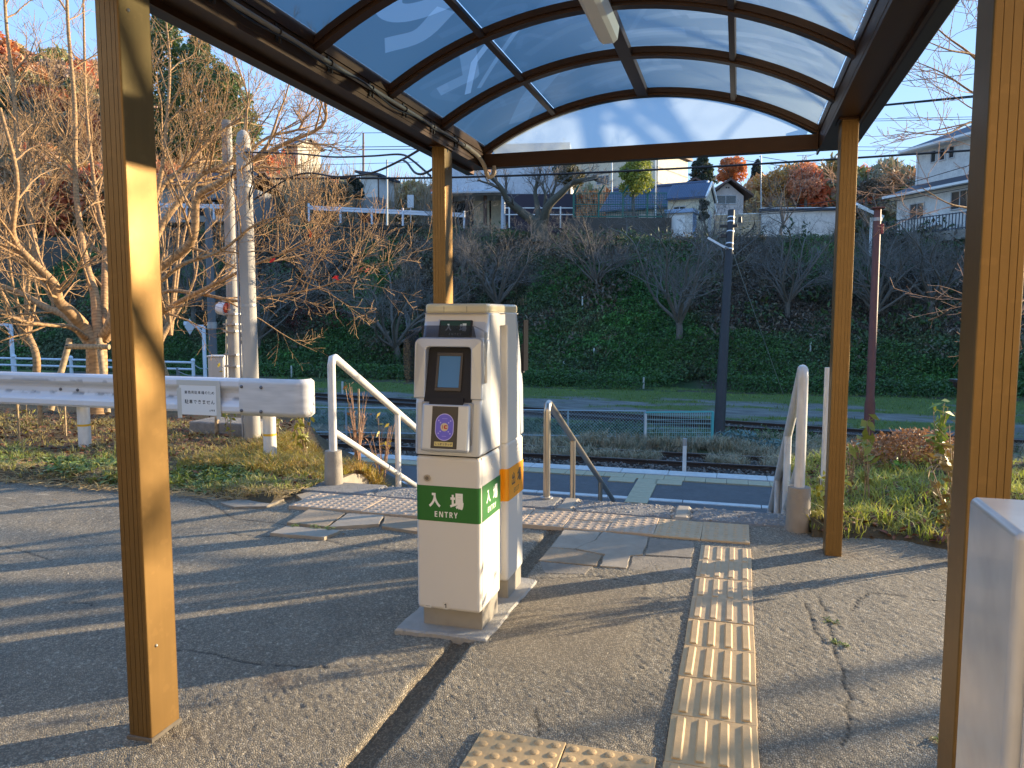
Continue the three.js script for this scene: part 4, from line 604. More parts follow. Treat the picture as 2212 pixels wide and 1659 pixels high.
  // the last red leaves
  const leaf = (() => { const s = new THREE.Shape(); s.moveTo(0, -0.035); s.quadraticCurveTo(0.03, -0.01, 0, 0.045); s.quadraticCurveTo(-0.03, -0.01, 0, -0.035); const g = new THREE.ShapeGeometry(s, 5), p = g.attributes.position; for (let i = 0; i < p.count; i++) p.setZ(i, Math.abs(p.getX(i)) * 0.5); g.computeVertexNormals(); return metric(g); })();
  const red = phys([0.42, 0.07, 0.02], 0.7, { transmission: 0.3, thickness: 0, side: THREE.DoubleSide }), scarlet = phys([0.75, 0.03, 0.03], 0.6, { transmission: 0.3, thickness: 0, side: THREE.DoubleSide });
  for (const [u, v, m] of [[875, 8, red], [880, 28, red], [958, 10, red], [677, 158, scarlet], [1018, 253, scarlet], [1014, 248, scarlet], [1150, 205, red], [1180, 210, red], [450, 400, red]]) { const l = part(t, 'leaf', leaf, m); l.position.copy(Eq(u, v, u > 900 && v > 150 ? -0.3 : -0.65)); l.rotation.set(rr(-1, 1), rr(-1, 1), rr(0, 6)); l.scale.setScalar(1.15); }
  // support stakes tied round the trunk
  const sup = thing('tree_support', 'pale wooden stakes and crossbar tied round the cherry trunk', 'tree support'), r = 0.036;
  part(sup, 'stake', tube([A(580, 1960, -0.5), A(800, 1145, -0.25)], [r, r], 8), M.wood); part(sup, 'stake', tube([A(1230, 1990, -0.55), A(1130, 1140, -0.3)], [r, r], 8), M.wood); part(sup, 'crossbar', tube([A(760, 1230, -0.32), A(1250, 1235, -0.36)], [r * 0.9, r * 0.9], 8), M.wood);
  for (const [u, v] of [[785, 1228], [1140, 1230]]) { const k = part(sup, 'tie', new THREE.TorusGeometry(r * 1.15, 0.007, 5, 12), M.wire); k.position.copy(A(u, v, -0.31)); k.rotation.x = 1.3; }
}
// --- younger bare trees further left, behind it
{
  seed = 131;
  const proto = thing('young_tree', 'slender bare tree behind the cherry at the left edge of the picture', 'tree', [0, 0, 0], 0); bareTree(proto, limbsOf(6.4, 6, 1.9, 0.075, 0.18), { count: [9, 6, 4], len: [1.4, 0.6, 0.25], rmax: [0.016, 0.007, 0.004], rmin: 0.003, wig: 0.16, up: 0.25, lift: 0.1 }, [M.bark, M.bark, M.bark]);
  const p = onY(20, 890, -0.05); proto.position.set(p.x - 0.8, 0, p.z - 4.5); proto.scale.setScalar(1.1);
  const c = proto.clone(); c.name = numbered('young_tree'); c.position.set(p.x - 3.2, -0.2, p.z - 3.2); c.rotation.y = 2; tag(c, 'slender bare tree farthest left behind the guardrail', 'tree'); scene.add(c);
}
// --- tree right of the frame: only its outer branches reach into the picture
{
  seed = 151; const t = thing('bare_tree', 'bare tree whose thin branches reach in from the upper right edge', 'tree', [5.6, -0.2, -9.6]);
  bareTree(t, [...limbsOf(8.4, 6, 3.4, 0.15, 0.2), [[V(0, 2.2, 0), V(-0.9, 3.4, 0.3), V(-2.0, 4.4, 0.4), V(-3.1, 5.6, 0.3), V(-3.5, 6.6, 0.2)], 0.06, 0.01], [[V(0, 2.0, 0), V(-1.0, 2.7, 0.4), V(-2.1, 3.15, 0.8), V(-3.0, 3.2, 1.0)], 0.045, 0.008], [[V(0, 1.6, 0), V(-1.1, 1.9, 0.2), V(-2.2, 1.95, 0.3), V(-2.9, 1.75, 0.3)], 0.04, 0.008], [[V(0, 2, 0), V(-0.8, 3.6, 0.2), V(-1.9, 5.0, 0.2), V(-2.9, 5.2, 0.1)], 0.05, 0.008], ...[[[2260, 330], [2110, 130], [2040, 75], [1965, 5]], [[2230, 200], [2110, 122], [2050, 108], [1985, 82]], [[2230, 260], [2110, 205], [2040, 160], [1965, 128]], [[2260, 300], [2110, 262], [2040, 290], [1935, 282]], [[2240, 520], [2110, 455], [2050, 440], [1990, 405]]].map((c) => [[V(0, 2.0, 0), ...c.map(([px, py], i) => at(px, py, 9.6 - 0.3 * i).sub(V(5.6, -0.2, -9.6)))], 0.03, 0.004, 0.8])], { count: [8, 5, 4], len: [1.4, 0.7, 0.22], rmax: [0.02, 0.009, 0.0045], rmin: 0.003, wig: 0.16, up: 0.05, lift: 0.06 }, [M.bark, M.twigRed, M.twigRed]);
}
// --- a second bare tree outside the frame, whose twigs dapple the near left post
{ seed = 161; const t = thing('bare_tree', 'bare tree outside the right edge that dapples the near left post', 'tree', [10.8, -0.2, -10.1]); bareTree(t, limbsOf(6.3, 9, 2.9, 0.13, 0.2), { count: [13, 6, 4], len: [1.2, 0.6, 0.25], rmax: [0.02, 0.009, 0.005], rmin: 0.003, wig: 0.18, up: 0.05, lift: 0.05 }, [M.bark, M.twigRed, M.twigRed]); }
// --- grey bare trees on the shaded slope
{
  seed = 171; const opt = { count: [10, 6, 3], len: [1.9, 1.0, 0.45], rmax: [0.036, 0.015, 0.008], rmin: 0.005, wig: 0.2, up: 0.08, lift: 0.05 }, mats = [M.barkGrey, M.twigGrey, M.twigGrey], protos = [];
  for (let k = 0; k < 3; k++) { const g = new THREE.Group(); bareTree(g, limbsOf(6.4, 10 + k, 4.0, 0.19, 0.17, 0.42), { ...opt }, mats); protos.push(g); }
  const spots = [[1465, 742, 0, 1.0, 0.3, 'bare grey tree with pale trunk on the green slope left of the lamp pole'], [855, 790, 1, 1.02, 1.1, 'bare grey tree on the slope just left of the card reader'], [1075, 690, 2, 0.9, 2.2, 'bare grey tree right behind the card reader hood'], [700, 640, 1, 0.8, 3.1, 'bare grey tree on the upper slope beside the concrete pole'], [1290, 640, 2, 0.75, 0.4, 'bare grey tree below the green fence on the slope'], [1700, 690, 0, 0.8, 1.9, 'bare grey tree left of the right shelter post'], [1890, 710, 2, 0.85, 4.0, 'bare grey tree behind the red brown pole'], [2010, 690, 1, 0.85, 5.2, 'bare grey tree on the slope beside the near right shelter post'], [1000, 600, 0, 0.75, 5.6, 'bare grey tree by the left far shelter post'], [1560, 610, 1, 0.7, 2.8, 'bare grey tree behind the dark lamp pole top'], [560, 760, 2, 0.85, 4.4, 'bare grey tree behind the concrete pole'], [420, 700, 0, 0.9, 3.6, 'bare grey tree on the slope right of the near left post']];
  spots.forEach(([px, py, k, s, a, label]) => { const g = protos[k].clone(); g.name = numbered('slope_tree'); g.position.copy(groundHit(px, py, hillY, 30)); g.scale.setScalar(s); g.rotation.y = a; tag(g, label, 'tree', 'bare grey trees on the shaded slope'); scene.add(g); });
  // trees along the top edge
  const q = [[1690, 508, 0, 0.75, 1.0, 'dark bare tree before the long white wall'], [1880, 515, 1, 0.75, 2.0, 'dark bare tree behind the small white roof'], [1440, 500, 2, 0.55, 3.3, 'dark bare tree by the pale blue shed'], [1960, 512, 2, 0.8, 4.1, 'dark bare tree before the large white house']];
  const thin = []; for (let k = 0; k < 3; k++) { const g = new THREE.Group(); bareTree(g, limbsOf(6.4, 6, 3.0, 0.13, 0.2, 0.5), { ...opt, count: [7, 4], len: [1.7, 0.8], rmax: [0.03, 0.014] }, mats); thin.push(g); }
  q.forEach(([px, py, k, s, a, label]) => { const g = thin[k].clone(); g.name = numbered('slope_tree'); g.position.copy(at(px, py + 6, 52)); g.scale.setScalar(s); g.rotation.y = a; tag(g, label, 'tree'); scene.add(g); });
  // gnarled tree at the crest
  const gn = thing('gnarled_tree', 'thick gnarled leafless tree with moss grey limbs at the top of the slope', 'tree'), D = 50, G = (u, v, d = 0) => at((1050 + u / 5.53) * 0.92167, (360 + v / 5.53) * 0.92167, D + d);
  bareTree(gn, [[[G(1200, 1150), G(1190, 1000), G(1180, 880)], 0.62, 0.5], [[G(1150, 900), G(950, 760), G(780, 620, -0.5), G(690, 450, -1), G(560, 300, -1.2)], 0.36, 0.1], [[G(1000, 780), G(800, 600, 0.6), G(640, 440, 1), G(380, 340, 1)], 0.2, 0.05], [[G(1230, 900), G(1300, 680, -0.6), G(1480, 500, -1), G(1620, 380, -1.2), G(1950, 310, -1.4)], 0.36, 0.12], [[G(1180, 880), G(1150, 650, 0.5), G(1130, 480, 0.6), G(1200, 250, 0.6)], 0.24, 0.08], [[G(1250, 880), G(1330, 580, 0.3), G(1400, 380, 0.3), G(1390, 200, 0.3)], 0.14, 0.05], [[G(1210, 880), G(1260, 560, -0.4), G(1220, 380, -0.4)], 0.13, 0.05]], { count: [8, 5, 3], len: [2.2, 1.0, 0.4], rmax: [0.07, 0.03, 0.014], rmin: 0.009, wig: 0.28, up: 0.2, lift: 0.08 }, [std([0.13, 0.125, 0.1], 0.95, { map: barkMap }), M.twigGrey, M.twigGrey]);
}
// ------------------------------------------------------------------ guardrail, poles, cables on the left
{
  const g = thing('guardrail', 'white steel guardrail with rounded end and scuffed paint beside the grass', 'guardrail'), Z = -6.3, T = 0.84, Bm = 0.49;
  const c = [[0, T], [0.045, T - 0.008], [0.058, T - 0.03], [0.058, T - 0.075], [0.048, T - 0.095], [0.012, T - 0.125], [0.0, T - 0.15], [0.0, T - 0.2], [0.012, T - 0.225], [0.048, T - 0.255], [0.058, T - 0.275], [0.058, T - 0.32], [0.045, T - 0.342], [0, Bm]];
  const s = new THREE.Shape([...c.map(([z, y]) => new THREE.Vector2(z, y)), ...c.slice().reverse().map(([z, y]) => new THREE.Vector2(z - 0.006, y))]);
  const scuff = tex(1024, (u, v) => { const band = Math.exp(-(((v - 0.42) / 0.05) ** 2)) * smooth(0.45, 0.62, fbm(u * 26, v * 3, 4, 201)) + Math.exp(-(((v - 0.8) / 0.05) ** 2)) * 0.6 * smooth(0.5, 0.66, fbm(u * 20, v * 5, 4, 205)); const k = 0.95 - 0.12 * (fbm(u * 8, v * 4, 3, 208, 0) - 0.5) - 0.55 * clamp(band); return [k, k, k * 1.01]; });
  scuff.wrapS = scuff.wrapT = THREE.RepeatWrapping;
  const paint = phys([0.72, 0.72, 0.735], 0.4, { map: scuff, clearcoat: 0.1 });
  const beam = new THREE.ExtrudeGeometry(s, { depth: 10.5, bevelEnabled: false, steps: 1 }).rotateY(Math.PI / 2).translate(-15, 0, Z); { const p = beam.attributes.position, uv = beam.attributes.uv; for (let i = 0; i < p.count; i++) { p.setZ(i, 2 * Z - p.getZ(i)); uv.setXY(i, (p.getX(i) + 15) * 0.35, (p.getY(i) - Bm) / 0.35); } const ix = []; const n = p.count; for (let i = 0; i < n; i += 3) ix.push(i, i + 2, i + 1); beam.setIndex(ix); }
  const bj = beam.toNonIndexed(); bj.computeVertexNormals(); part(g, 'beam', bj, paint);
  // end piece: flat plate curling back
  const path = []; for (let x = -4.56; x < -3.98; x += 0.05) path.push([x, Z + 0.064]); for (let i = 0; i <= 10; i++) { const a = Math.PI / 2 - i / 10 * 2.6; path.push([-3.97 + 0.13 * Math.cos(a), Z - 0.066 + 0.13 * Math.sin(a)]); }
  const rows = 14, pos = [], uv = [], idx = []; path.forEach(([x, z], i) => { for (let j = 0; j <= rows; j++) { const y = lerp(Bm - 0.008, T + 0.004, j / rows), r = 0.04, e = Math.max(0, Math.max(r - (y - Bm + 0.008), r - (T + 0.004 - y))) / r, q = path[Math.min(i + 1, path.length - 1)], q2 = path[Math.max(i - 1, 0)], tl = Math.hypot(q[0] - q2[0], q[1] - q2[1]), sk = 0.03 * e * e * e; pos.push(x + (q[1] - q2[1]) / tl * sk, y, z - (q[0] - q2[0]) / tl * sk); uv.push(i * 0.02, j / rows); } });
  for (let i = 1; i < path.length; i++) for (let j = 0; j < rows; j++) { const a = (i - 1) * (rows + 1) + j, b = a + rows + 1; idx.push(a, b, a + 1, b, b + 1, a + 1); }
  const eg = new THREE.BufferGeometry(); eg.setAttribute('position', new THREE.Float32BufferAttribute(pos, 3)); eg.setAttribute('uv', new THREE.Float32BufferAttribute(uv, 2)); eg.setIndex(idx); eg.computeVertexNormals(); part(g, 'end_piece', eg, phys([0.72, 0.72, 0.735], 0.4, { map: dirt, clearcoat: 0.1 }));
  const bolt = new THREE.SphereGeometry(0.017, 10, 6, 0, 6.3, 0, 1.57).rotateX(Math.PI / 2), boltM = std([0.16, 0.16, 0.17], 0.5, { metalness: 0.6 });
  for (const [px, py, z] of [[566 * 0.92167, 906 * 0.92167, 0.066], [612 * 0.92167, 908 * 0.92167, 0.066], [566 * 0.92167, 962 * 0.92167, 0.066], [612 * 0.92167, 965 * 0.92167, 0.066], [142 * 0.92167, 912 * 0.92167, 0.004], [182 * 0.92167, 914 * 0.92167, 0.004]]) { const b = part(g, 'bolt', bolt, boltM), p = onZ(px, py, Z + z); b.position.copy(p); }
  for (const x of [-6.585, -4.335, -8.83]) { const p = part(g, 'post', new THREE.CylinderGeometry(0.062, 0.062, 0.9, 22).translate(0, 0.33, 0), M.whitePaint); p.position.set(x, 0, Z - 0.085); const b = part(p, 'yellow_band', new THREE.CylinderGeometry(0.0632, 0.0632, 0.022, 22).translate(0, 0.29, 0), M.yellow); void b; }
  // notice taped to the rail
  const nt = thing('notice', 'white paper parking notice in a clear sleeve taped on the guardrail', 'notice', [(-5.238 - 4.789) / 2, 0.636, Z + 0.068]);
  const paperTex = paper(512, 352, (x, w, h) => { x.fillStyle = '#e2e3e2'; x.fillRect(0, 0, w, h); write(x, '業務用駐車場のため', 262, 84, 44, 5, '#2a2c30', 4.6); write(x, '駐車できません', 262, 206, 58, 5, '#1d1f23', 6.4); write(x, '山駅長', 440, 312, 24, 5, '#2a2c30', 3); });
  part(nt, 'sleeve', new THREE.BoxGeometry(0.452, 0.325, 0.003), phys([0.8, 0.8, 0.78], 0.35)); const pp = part(nt, 'paper', sheet(0.405, 0.265), printed(paperTex, 0.3)); pp.position.set(0.005, -0.012, 0.0022);
  for (const [x, y, w, h] of [[0, 0.152, 0.5, 0.05], [-0.225, -0.05, 0.05, 0.3], [0.225, -0.03, 0.05, 0.34]]) { const tp = part(nt, 'tape', new THREE.BoxGeometry(w, h, 0.001), phys([0.66, 0.65, 0.6], 0.3, { transmission: 0.2, thickness: 0 })); tp.position.set(x, y, 0.0026 + 0.0008 * (w > 0.1)); }
}
{ // concrete poles
  const p0 = onY(546, 957, 0), dep = 8.9; void dep;
  const t = thing('concrete_pole', 'stout round concrete pole with domed top behind the guardrail end', 'utility pole', [p0.x, 0, p0.z]);
  part(t, 'shaft', new THREE.LatheGeometry([[0.094, -0.3], [0.089, 0], [0.079, 3.28], [0.074, 3.36], [0.055, 3.42], [0.02, 3.45], [0, 3.455]].map(([r, y]) => new THREE.Vector2(r, y)), 24), M.poleConcrete);
  for (const y of [3.2, 2.85, 1.55]) part(t, 'band', new THREE.CylinderGeometry(0.0865, 0.0865, 0.028, 24, 1, true).translate(0, y, 0), M.galv);
  part(t, 'conduit', tube([V(-0.105, -0.1, 0.03), V(-0.1, 2.9, 0.03)], 0.012, 7), std([0.3, 0.31, 0.33], 0.5)); part(t, 'wire_bundle', [tube(curve([V(0.08, 3.2, 0.02), V(0.13, 3.1, 0.04), V(0.14, 2.9, 0.05), V(0.1, 2.75, 0.06), V(0.09, 2.6, 0.05)]), 0.009, 5), tube(curve([V(0.08, 3.18, 0.02), V(0.12, 3.0, 0.05), V(0.15, 2.85, 0.05), V(0.11, 2.72, 0.06)]), 0.007, 5), tube(curve([V(-0.08, 3.05, 0.06), V(-0.12, 2.95, 0.06), V(-0.13, 2.85, 0.05), V(-0.1, 2.8, 0.04)]), 0.007, 5)], M.wire);
  const q0 = at(508, 830, 11), q = thing('utility_pole', 'thinner pale concrete pole with cables and boxes left of the stout pole', 'utility pole', [q0.x, -0.4, q0.z]), H = at(508, 273, 11).y + 0.4;
  part(q, 'shaft', new THREE.CylinderGeometry(0.066, 0.094, H, 20).translate(0, H / 2, 0), M.poleConcrete);
  const W = (px, py) => at(px, py, 11).sub(V(q0.x, -0.4, q0.z));
  part(q, 'conduit', tube([W(489, 830), W(489, 690)], 0.014, 6), std([0.55, 0.5, 0.38], 0.6)); part(q, 'conduit', tube([W(520, 830), W(520, 640)], 0.02, 6), std([0.35, 0.35, 0.36], 0.6));
  part(q, 'cable_coil', [new THREE.TorusGeometry(0.085, 0.012, 6, 20).translate(...W(513, 731).toArray()), new THREE.TorusGeometry(0.075, 0.01, 6, 20).translate(...W(516, 733).add(V(0, 0, 0.02)).toArray())], M.wire);
  for (const y of [650, 678, 700, 715, 765, 790]) { const b = part(q, 'bracket', span(-0.1, 0.11, -0.012, 0.012, -0.1, 0.1), M.galv); b.position.copy(W(508, y)).setX(0).setZ(0); }
  const al = thing('warning_lamp', 'white drum shaped lamp with red back clamped on the thin pole', 'lamp', at(481, 667, 10.9)); part(al, 'drum', new THREE.CylinderGeometry(0.085, 0.095, 0.13, 18).rotateZ(1.45), std([0.75, 0.76, 0.78], 0.4)); part(al, 'back', new THREE.CylinderGeometry(0.08, 0.085, 0.05, 18).rotateZ(1.45).translate(0.09, 0.01, 0), std([0.5, 0.06, 0.03], 0.5)); part(al, 'arm', rod(V(0.1, 0.01, 0), V(0.22, -0.02, 0), 0.018, 6), M.galv);
  const cab = thing('control_box', 'pale grey control cabinet beside the thin concrete pole', 'cabinet', at(473, 822, 11.6), YAW); part(cab, 'body', rspan(-0.12, 0.12, 0, 0.36, -0.1, 0.1, 0.01), std([0.55, 0.55, 0.53], 0.6)); part(cab, 'lid', rspan(-0.135, 0.135, 0.36, 0.385, -0.115, 0.115, 0.006), std([0.6, 0.6, 0.58], 0.6)); part(cab, 'door', rspan(-0.05, 0.105, 0.03, 0.34, 0.1, 0.108, 0.003), std([0.52, 0.52, 0.5], 0.5)); part(cab, 'leg', span(-0.1, 0.1, -0.9, 0, -0.08, 0.08), M.galv);
  const dp0 = at(463, 840, 24), dp = thing('dark_pole', 'dark grey steel pole far behind the control cabinet', 'utility pole', [dp0.x, -1.9, dp0.z]); part(dp, 'shaft', new THREE.CylinderGeometry(0.1, 0.14, at(463, 455, 24).y + 1.9, 14).translate(0, (at(463, 455, 24).y + 1.9) / 2, 0), std([0.12, 0.13, 0.14], 0.6)); part(dp, 'collar', new THREE.CylinderGeometry(0.15, 0.15, 0.2, 14).translate(0, 3, 0), M.galv);
  // concrete foot wall under the rail
  solo('concrete_block', 'low weathered concrete block under the guardrail by the pole', 'block', rspan(-6.15, -5.33, -0.2, 0.2, -7.9, -7.45, 0.02), M.roughConcrete);
}
{ // white pipe fence and signal arm beyond the tracks, far left
  const D = 31, f = thing('pipe_fence', 'white two rail pipe fence beyond the tracks on the left', 'fence'); const paint = std([0.66, 0.69, 0.74], 0.5);
  const U = (u, v) => at((u / 3.16) * 0.92167, (700 + v / 3.16) * 0.92167, D);
  for (const y of [440, 490]) part(f, 'rail', tube([U(-400, y - 20), U(0, y), U(525, y + 12), U(1430, y + 33)], 0.048, 6), paint);
  for (const u of [-300, 105, 525, 960, 1430]) { const a = U(u, 440 + (u / 1430) * 33); part(f, 'post', [rod(V(a.x, -2.1, a.z), V(a.x, a.y + 0.05, a.z), 0.066, 8), new THREE.SphereGeometry(0.09, 8, 6).translate(a.x, a.y + 0.08, a.z)], paint); }
  solo('chain', 'chain sagging from the end of the white pipe fence', 'chain', [tube(curve([U(1430, 480), U(1480, 515), U(1540, 520)]), 0.02, 4), tube(curve([U(1320, 540), U(1400, 570), U(1500, 575)]), 0.02, 4)], M.galv);
  solo('bollard', 'short dark grey post by the end of the white fence', 'bollard', rod(V(U(1315, 0).x, -2, U(1315, 0).z), U(1315, 512), 0.07, 8), std([0.2, 0.21, 0.22], 0.6));
  const s = thing('signal_arm', 'white signal post with a diamond plate on its short arm', 'signal'); const a = U(1520, 600), b = U(1508, 205); part(s, 'post', tube([V(a.x, -2.1, a.z), b], 0.075, 6), paint); part(s, 'arm', bar(b, U(1405, 203), 0.1, 0.12), paint); part(s, 'brace', bar(U(1505, 260), U(1460, 208), 0.06, 0.06), paint); const dm = part(s, 'diamond', new THREE.BoxGeometry(0.42, 0.42, 0.03).rotateZ(Math.PI / 4).scale(0.7, 1.1, 1), std([0.5, 0.53, 0.55], 0.5)); dm.position.copy(U(1418, 207)).add(V(0, 0, 0.1)); dm.rotation.y = YAW; part(s, 'lamp', rspan(-0.1, 0.1, -0.08, 0.08, -0.1, 0.1, 0.02), paint).position.copy(U(1385, 184));
  const h = thing('height_frame', 'white frame post with bracketed crossbar at the left edge', 'post'); const c = U(105, 600), d = U(78, 190); part(h, 'post', tube([V(c.x, -2.1, c.z), d], 0.085, 6), paint); part(h, 'crossbar', bar(d, U(-200, 186), 0.12, 0.12), paint); part(h, 'brace', bar(U(80, 240), U(30, 190), 0.06, 0.06), paint);
}
// ------------------------------------------------------------------ handrails
{
  const w = M.whitePaint, R = 0.034;
  function whiteRail(x, label, pts) {
    const t = thing('handrail', label, 'handrail', [x, 0, 0]); const [top, ...low] = pts; void low;
    const z0 = top[1], y0 = top[0], fall = 0.50, zE = z0 - 4.2, yAt = (z) => y0 - fall * (z0 - z);
    part(t, 'top_rail', tube([V(0, 0.28, z0), V(0, y0 - 0.07, z0), V(0, y0 - 0.018, z0 - 0.018), V(0, y0 - 0.012, z0 - 0.06), V(0, yAt(zE), zE), V(0, yAt(zE) - 0.2, zE - 0.04)], [R, R, R, R, R, R], 14), w);
    part(t, 'lower_rail', tube([V(0, y0 - 0.64, z0 - 0.03), V(0, yAt(zE) - 0.6, zE)], R * 0.78, 12), w);
    for (let k = 1; k <= 3; k++) { const z = z0 - 1.28 * k; part(t, 'post', tube([V(0, yAt(z) - 0.86, z), V(0, yAt(z) - 0.01, z)], R * 0.85, 12), w); }
    part(t, 'concrete_foot', metric(new THREE.CylinderGeometry(0.072, 0.085, 0.36, 8).translate(0, 0.125, z0)), M.concrete);
    return t;
  }
  whiteRail(-3.25, 'white painted handrail with concrete foot left of the stairs', [[1.10, -5.69]]);
  whiteRail(0.425, 'white painted handrail with concrete foot right of the stairs', [[1.10, -5.36]]);
  solo('pipe_post', 'thin white pipe standing behind the far right shelter post', 'post', tube([V(0.63, -0.3, -5.9), onX(1795, 798, 0.63).setZ(-5.9)], 0.02, 8), w);
  const s = thing('steel_handrail', 'stainless steel handrail sloping down the middle of the stairs', 'handrail', [-1.394, 0, 0]); const r = 0.027;
  part(s, 'top_rail', tube([V(0, -0.05, -5.69), V(0, 0.70, -5.70), V(0, 0.748, -5.715), V(0, 0.762, -5.76), V(0, 0.735, -5.82), V(0, -0.80, -9.1), V(0, -0.95, -9.2)], r, 14), M.steel);
  for (const [z, y] of [[-6.68, 0.33], [-8.16, -0.36]]) part(s, 'post', tube([V(0, y - 0.85, z), V(0, y, z)], r * 0.9, 12), M.steel);
  for (const z of [-5.69]) part(s, 'base_plate', new THREE.CylinderGeometry(0.05, 0.05, 0.012, 16).translate(0, 0.03, z), M.galv);
}
// ------------------------------------------------------------------ poles at the right, fences by the track
{
  const b = V(-0.43, BED, -21.9), H = at(1580, 455, 22.6).y - BED, t = thing('lamp_pole', 'dark round wooden utility pole with a small white street lamp', 'utility pole', [b.x, b.y, b.z]); const top = at(1580, 455, 22.6);
  const ax = V(top.x - b.x, H, top.z - b.z), on = (k) => ax.clone().multiplyScalar(k);
  part(t, 'shaft', tube([V(0, -0.3, 0), on(0.5), on(1)], [0.16, 0.128, 0.1], 16), M.blackPole);
  for (const k of [0.965, 0.945, 0.90, 0.845, 0.82]) part(t, 'band', (() => { const c = on(k), d = on(k + 0.005); return tube([c, d], 0.107 + 0.06 * (1 - k), 14); })(), std([0.62, 0.64, 0.66], 0.4, { metalness: 0.5 }));
  part(t, 'insulator', [rspan(-0.3, 0.2, -0.04, 0.04, -0.06, 0.06, 0.01).translate(...on(0.93).toArray()), new THREE.CylinderGeometry(0.05, 0.06, 0.16, 10).translate(...on(0.955).add(V(0.26, 0, 0.1)).toArray()), rspan(-0.26, -0.1, -0.05, 0.05, -0.05, 0.05, 0.01).translate(...on(0.885).toArray())], M.blackPlastic);
  const l = part(t, 'street_lamp', bar(on(0.83).add(V(-0.12, 0, 0.12)), on(0.875).add(V(-0.62, 0, 0.2)), 0.1, 0.06), std([0.68, 0.72, 0.75], 0.4)); part(l, 'lamp_arm', rod(on(0.825).add(V(0.0, 0, 0.1)), on(0.838).add(V(-0.18, 0, 0.14)), 0.03, 6), M.galv);
  const gy = onY(1692, 852, BED + 0.1); solo('guy_wire', 'thin guy wire running down from the dark pole to the grass', 'cable', tube([on(0.85).add(b), gy], 0.014, 5), M.galv);
  // red brown pole
  const p = at(1876, 955, 11.2), q = at(1896, 452, 11.6), r = thing('red_pole', 'red brown painted steel pole beside the right shelter post', 'pole', [p.x, p.y - 0.6, p.z]); const d = q.clone().sub(p), o = V(0, 0.6, 0);
  part(r, 'shaft', tube([V(0, 0, 0), o.clone().addScaledVector(d, 0.16), o.clone().addScaledVector(d, 0.18), o.clone().addScaledVector(d, 1)], [0.076, 0.074, 0.06, 0.052], 16), M.redPole);
  part(r, 'cap', rspan(-0.09, 0.09, -0.012, 0.012, -0.09, 0.09, 0.004).translate(...o.clone().addScaledVector(d, 1.005).toArray()), M.redPole); part(r, 'clamp', new THREE.CylinderGeometry(0.062, 0.062, 0.05, 14).translate(...o.clone().addScaledVector(d, 0.955).toArray()), M.galv); part(r, 'plate', rspan(0.05, 0.09, -0.1, 0.05, -0.03, 0.03, 0.005).translate(...o.clone().addScaledVector(d, 0.92).toArray()), std([0.35, 0.06, 0.06], 0.5));
  const cam = thing('floodlight', 'small black floodlight sticking out behind the near right post', 'floodlight', at(2076, 826, 6), 0.3); part(cam, 'housing', rspan(-0.06, 0.1, 0.0, 0.025, -0.06, 0.06, 0.006), M.blackPlastic); part(cam, 'bowl', new THREE.SphereGeometry(0.058, 12, 8, 0, 6.3, 1.57, 1.57), M.dark); part(cam, 'stem', rod(V(0.08, -0.0, 0), V(0.35, -1.1, 0), 0.014, 6), M.blackPlastic);
}
{ // chain link fence and the turquoise panel
  const a = V(-14.5, 0, -18.25), e = V(-2.33, 0, -20.6), Hf = 0.76, y0 = BED + 0.13, f = thing('chain_link_fence', 'grey chain link fence along the track before the grass', 'fence'), gal = std([0.30, 0.40, 0.44], 0.6, { metalness: 0.2 });
  const at2 = (t, y) => V(lerp(a.x, e.x, t), y0 + y, lerp(a.z, e.z, t));
  for (const y of [Hf, 0.06]) part(f, 'rail', tube([at2(0, y), at2(1, y)], 0.022, 6), gal);
  for (let k = 0; k <= 6; k++) part(f, 'post', tube([at2(k / 6, -0.2), at2(k / 6, Hf + 0.02)], 0.03, 8), gal);
  const wires = [], L = Math.hypot(e.x - a.x, e.z - a.z), s = 0.085; for (let u = -Hf; u < L; u += s) for (const dir of [1, -1]) { const u0 = dir > 0 ? u : u + Hf, u1 = dir > 0 ? u + Hf : u, c0 = clamp(u0, 0, L), c1 = clamp(u1, 0, L); if (c0 === c1) continue; const ya = dir > 0 ? (c0 - u) : (c0 - u), yb = c1 - u; const A1 = at2(c0 / L, dir > 0 ? ya : Hf - (c0 - u) + 0), B1 = at2(c1 / L, dir > 0 ? yb : Hf - (c1 - u)); wires.push(tube([A1, B1], 0.004, 3, false)); }
  part(f, 'wire_mesh', wires, gal).userData.kind = 'stuff';
  const c = thing('mesh_panel', 'turquoise welded wire fence panel ending the chain link fence', 'fence panel'), cy = std([0.09, 0.42, 0.42], 0.5), w0 = onY(1394, 958, y0), w1 = onY(1538, 958, y0); const pt = (t, y) => w0.clone().lerp(w1, t).setY(y0 + y); const Hc = 0.82;
  part(c, 'post', tube([pt(1, -0.2), pt(1, Hc + 0.02)], 0.034, 8), cy); part(c, 'post', tube([pt(0, -0.2), pt(0, Hc - 0.04)], 0.03, 8), M.whitePaint); part(c, 'top_rail', bar(pt(0, Hc), pt(1, Hc + 0.02), 0.03, 0.04), cy);
  const pale = std([0.35, 0.55, 0.53], 0.5), ws = []; for (let k = 1; k < 30; k++) ws.push(tube([pt(k / 30, 0.05), pt(k / 30, Hc)], 0.005, 3, false)); for (let k = 0; k < 7; k++) ws.push(tube([pt(0, 0.06 + k * 0.115), pt(1, 0.06 + k * 0.115)], 0.007, 3, false)); part(c, 'wires', ws, pale).userData.kind = 'stuff';
}
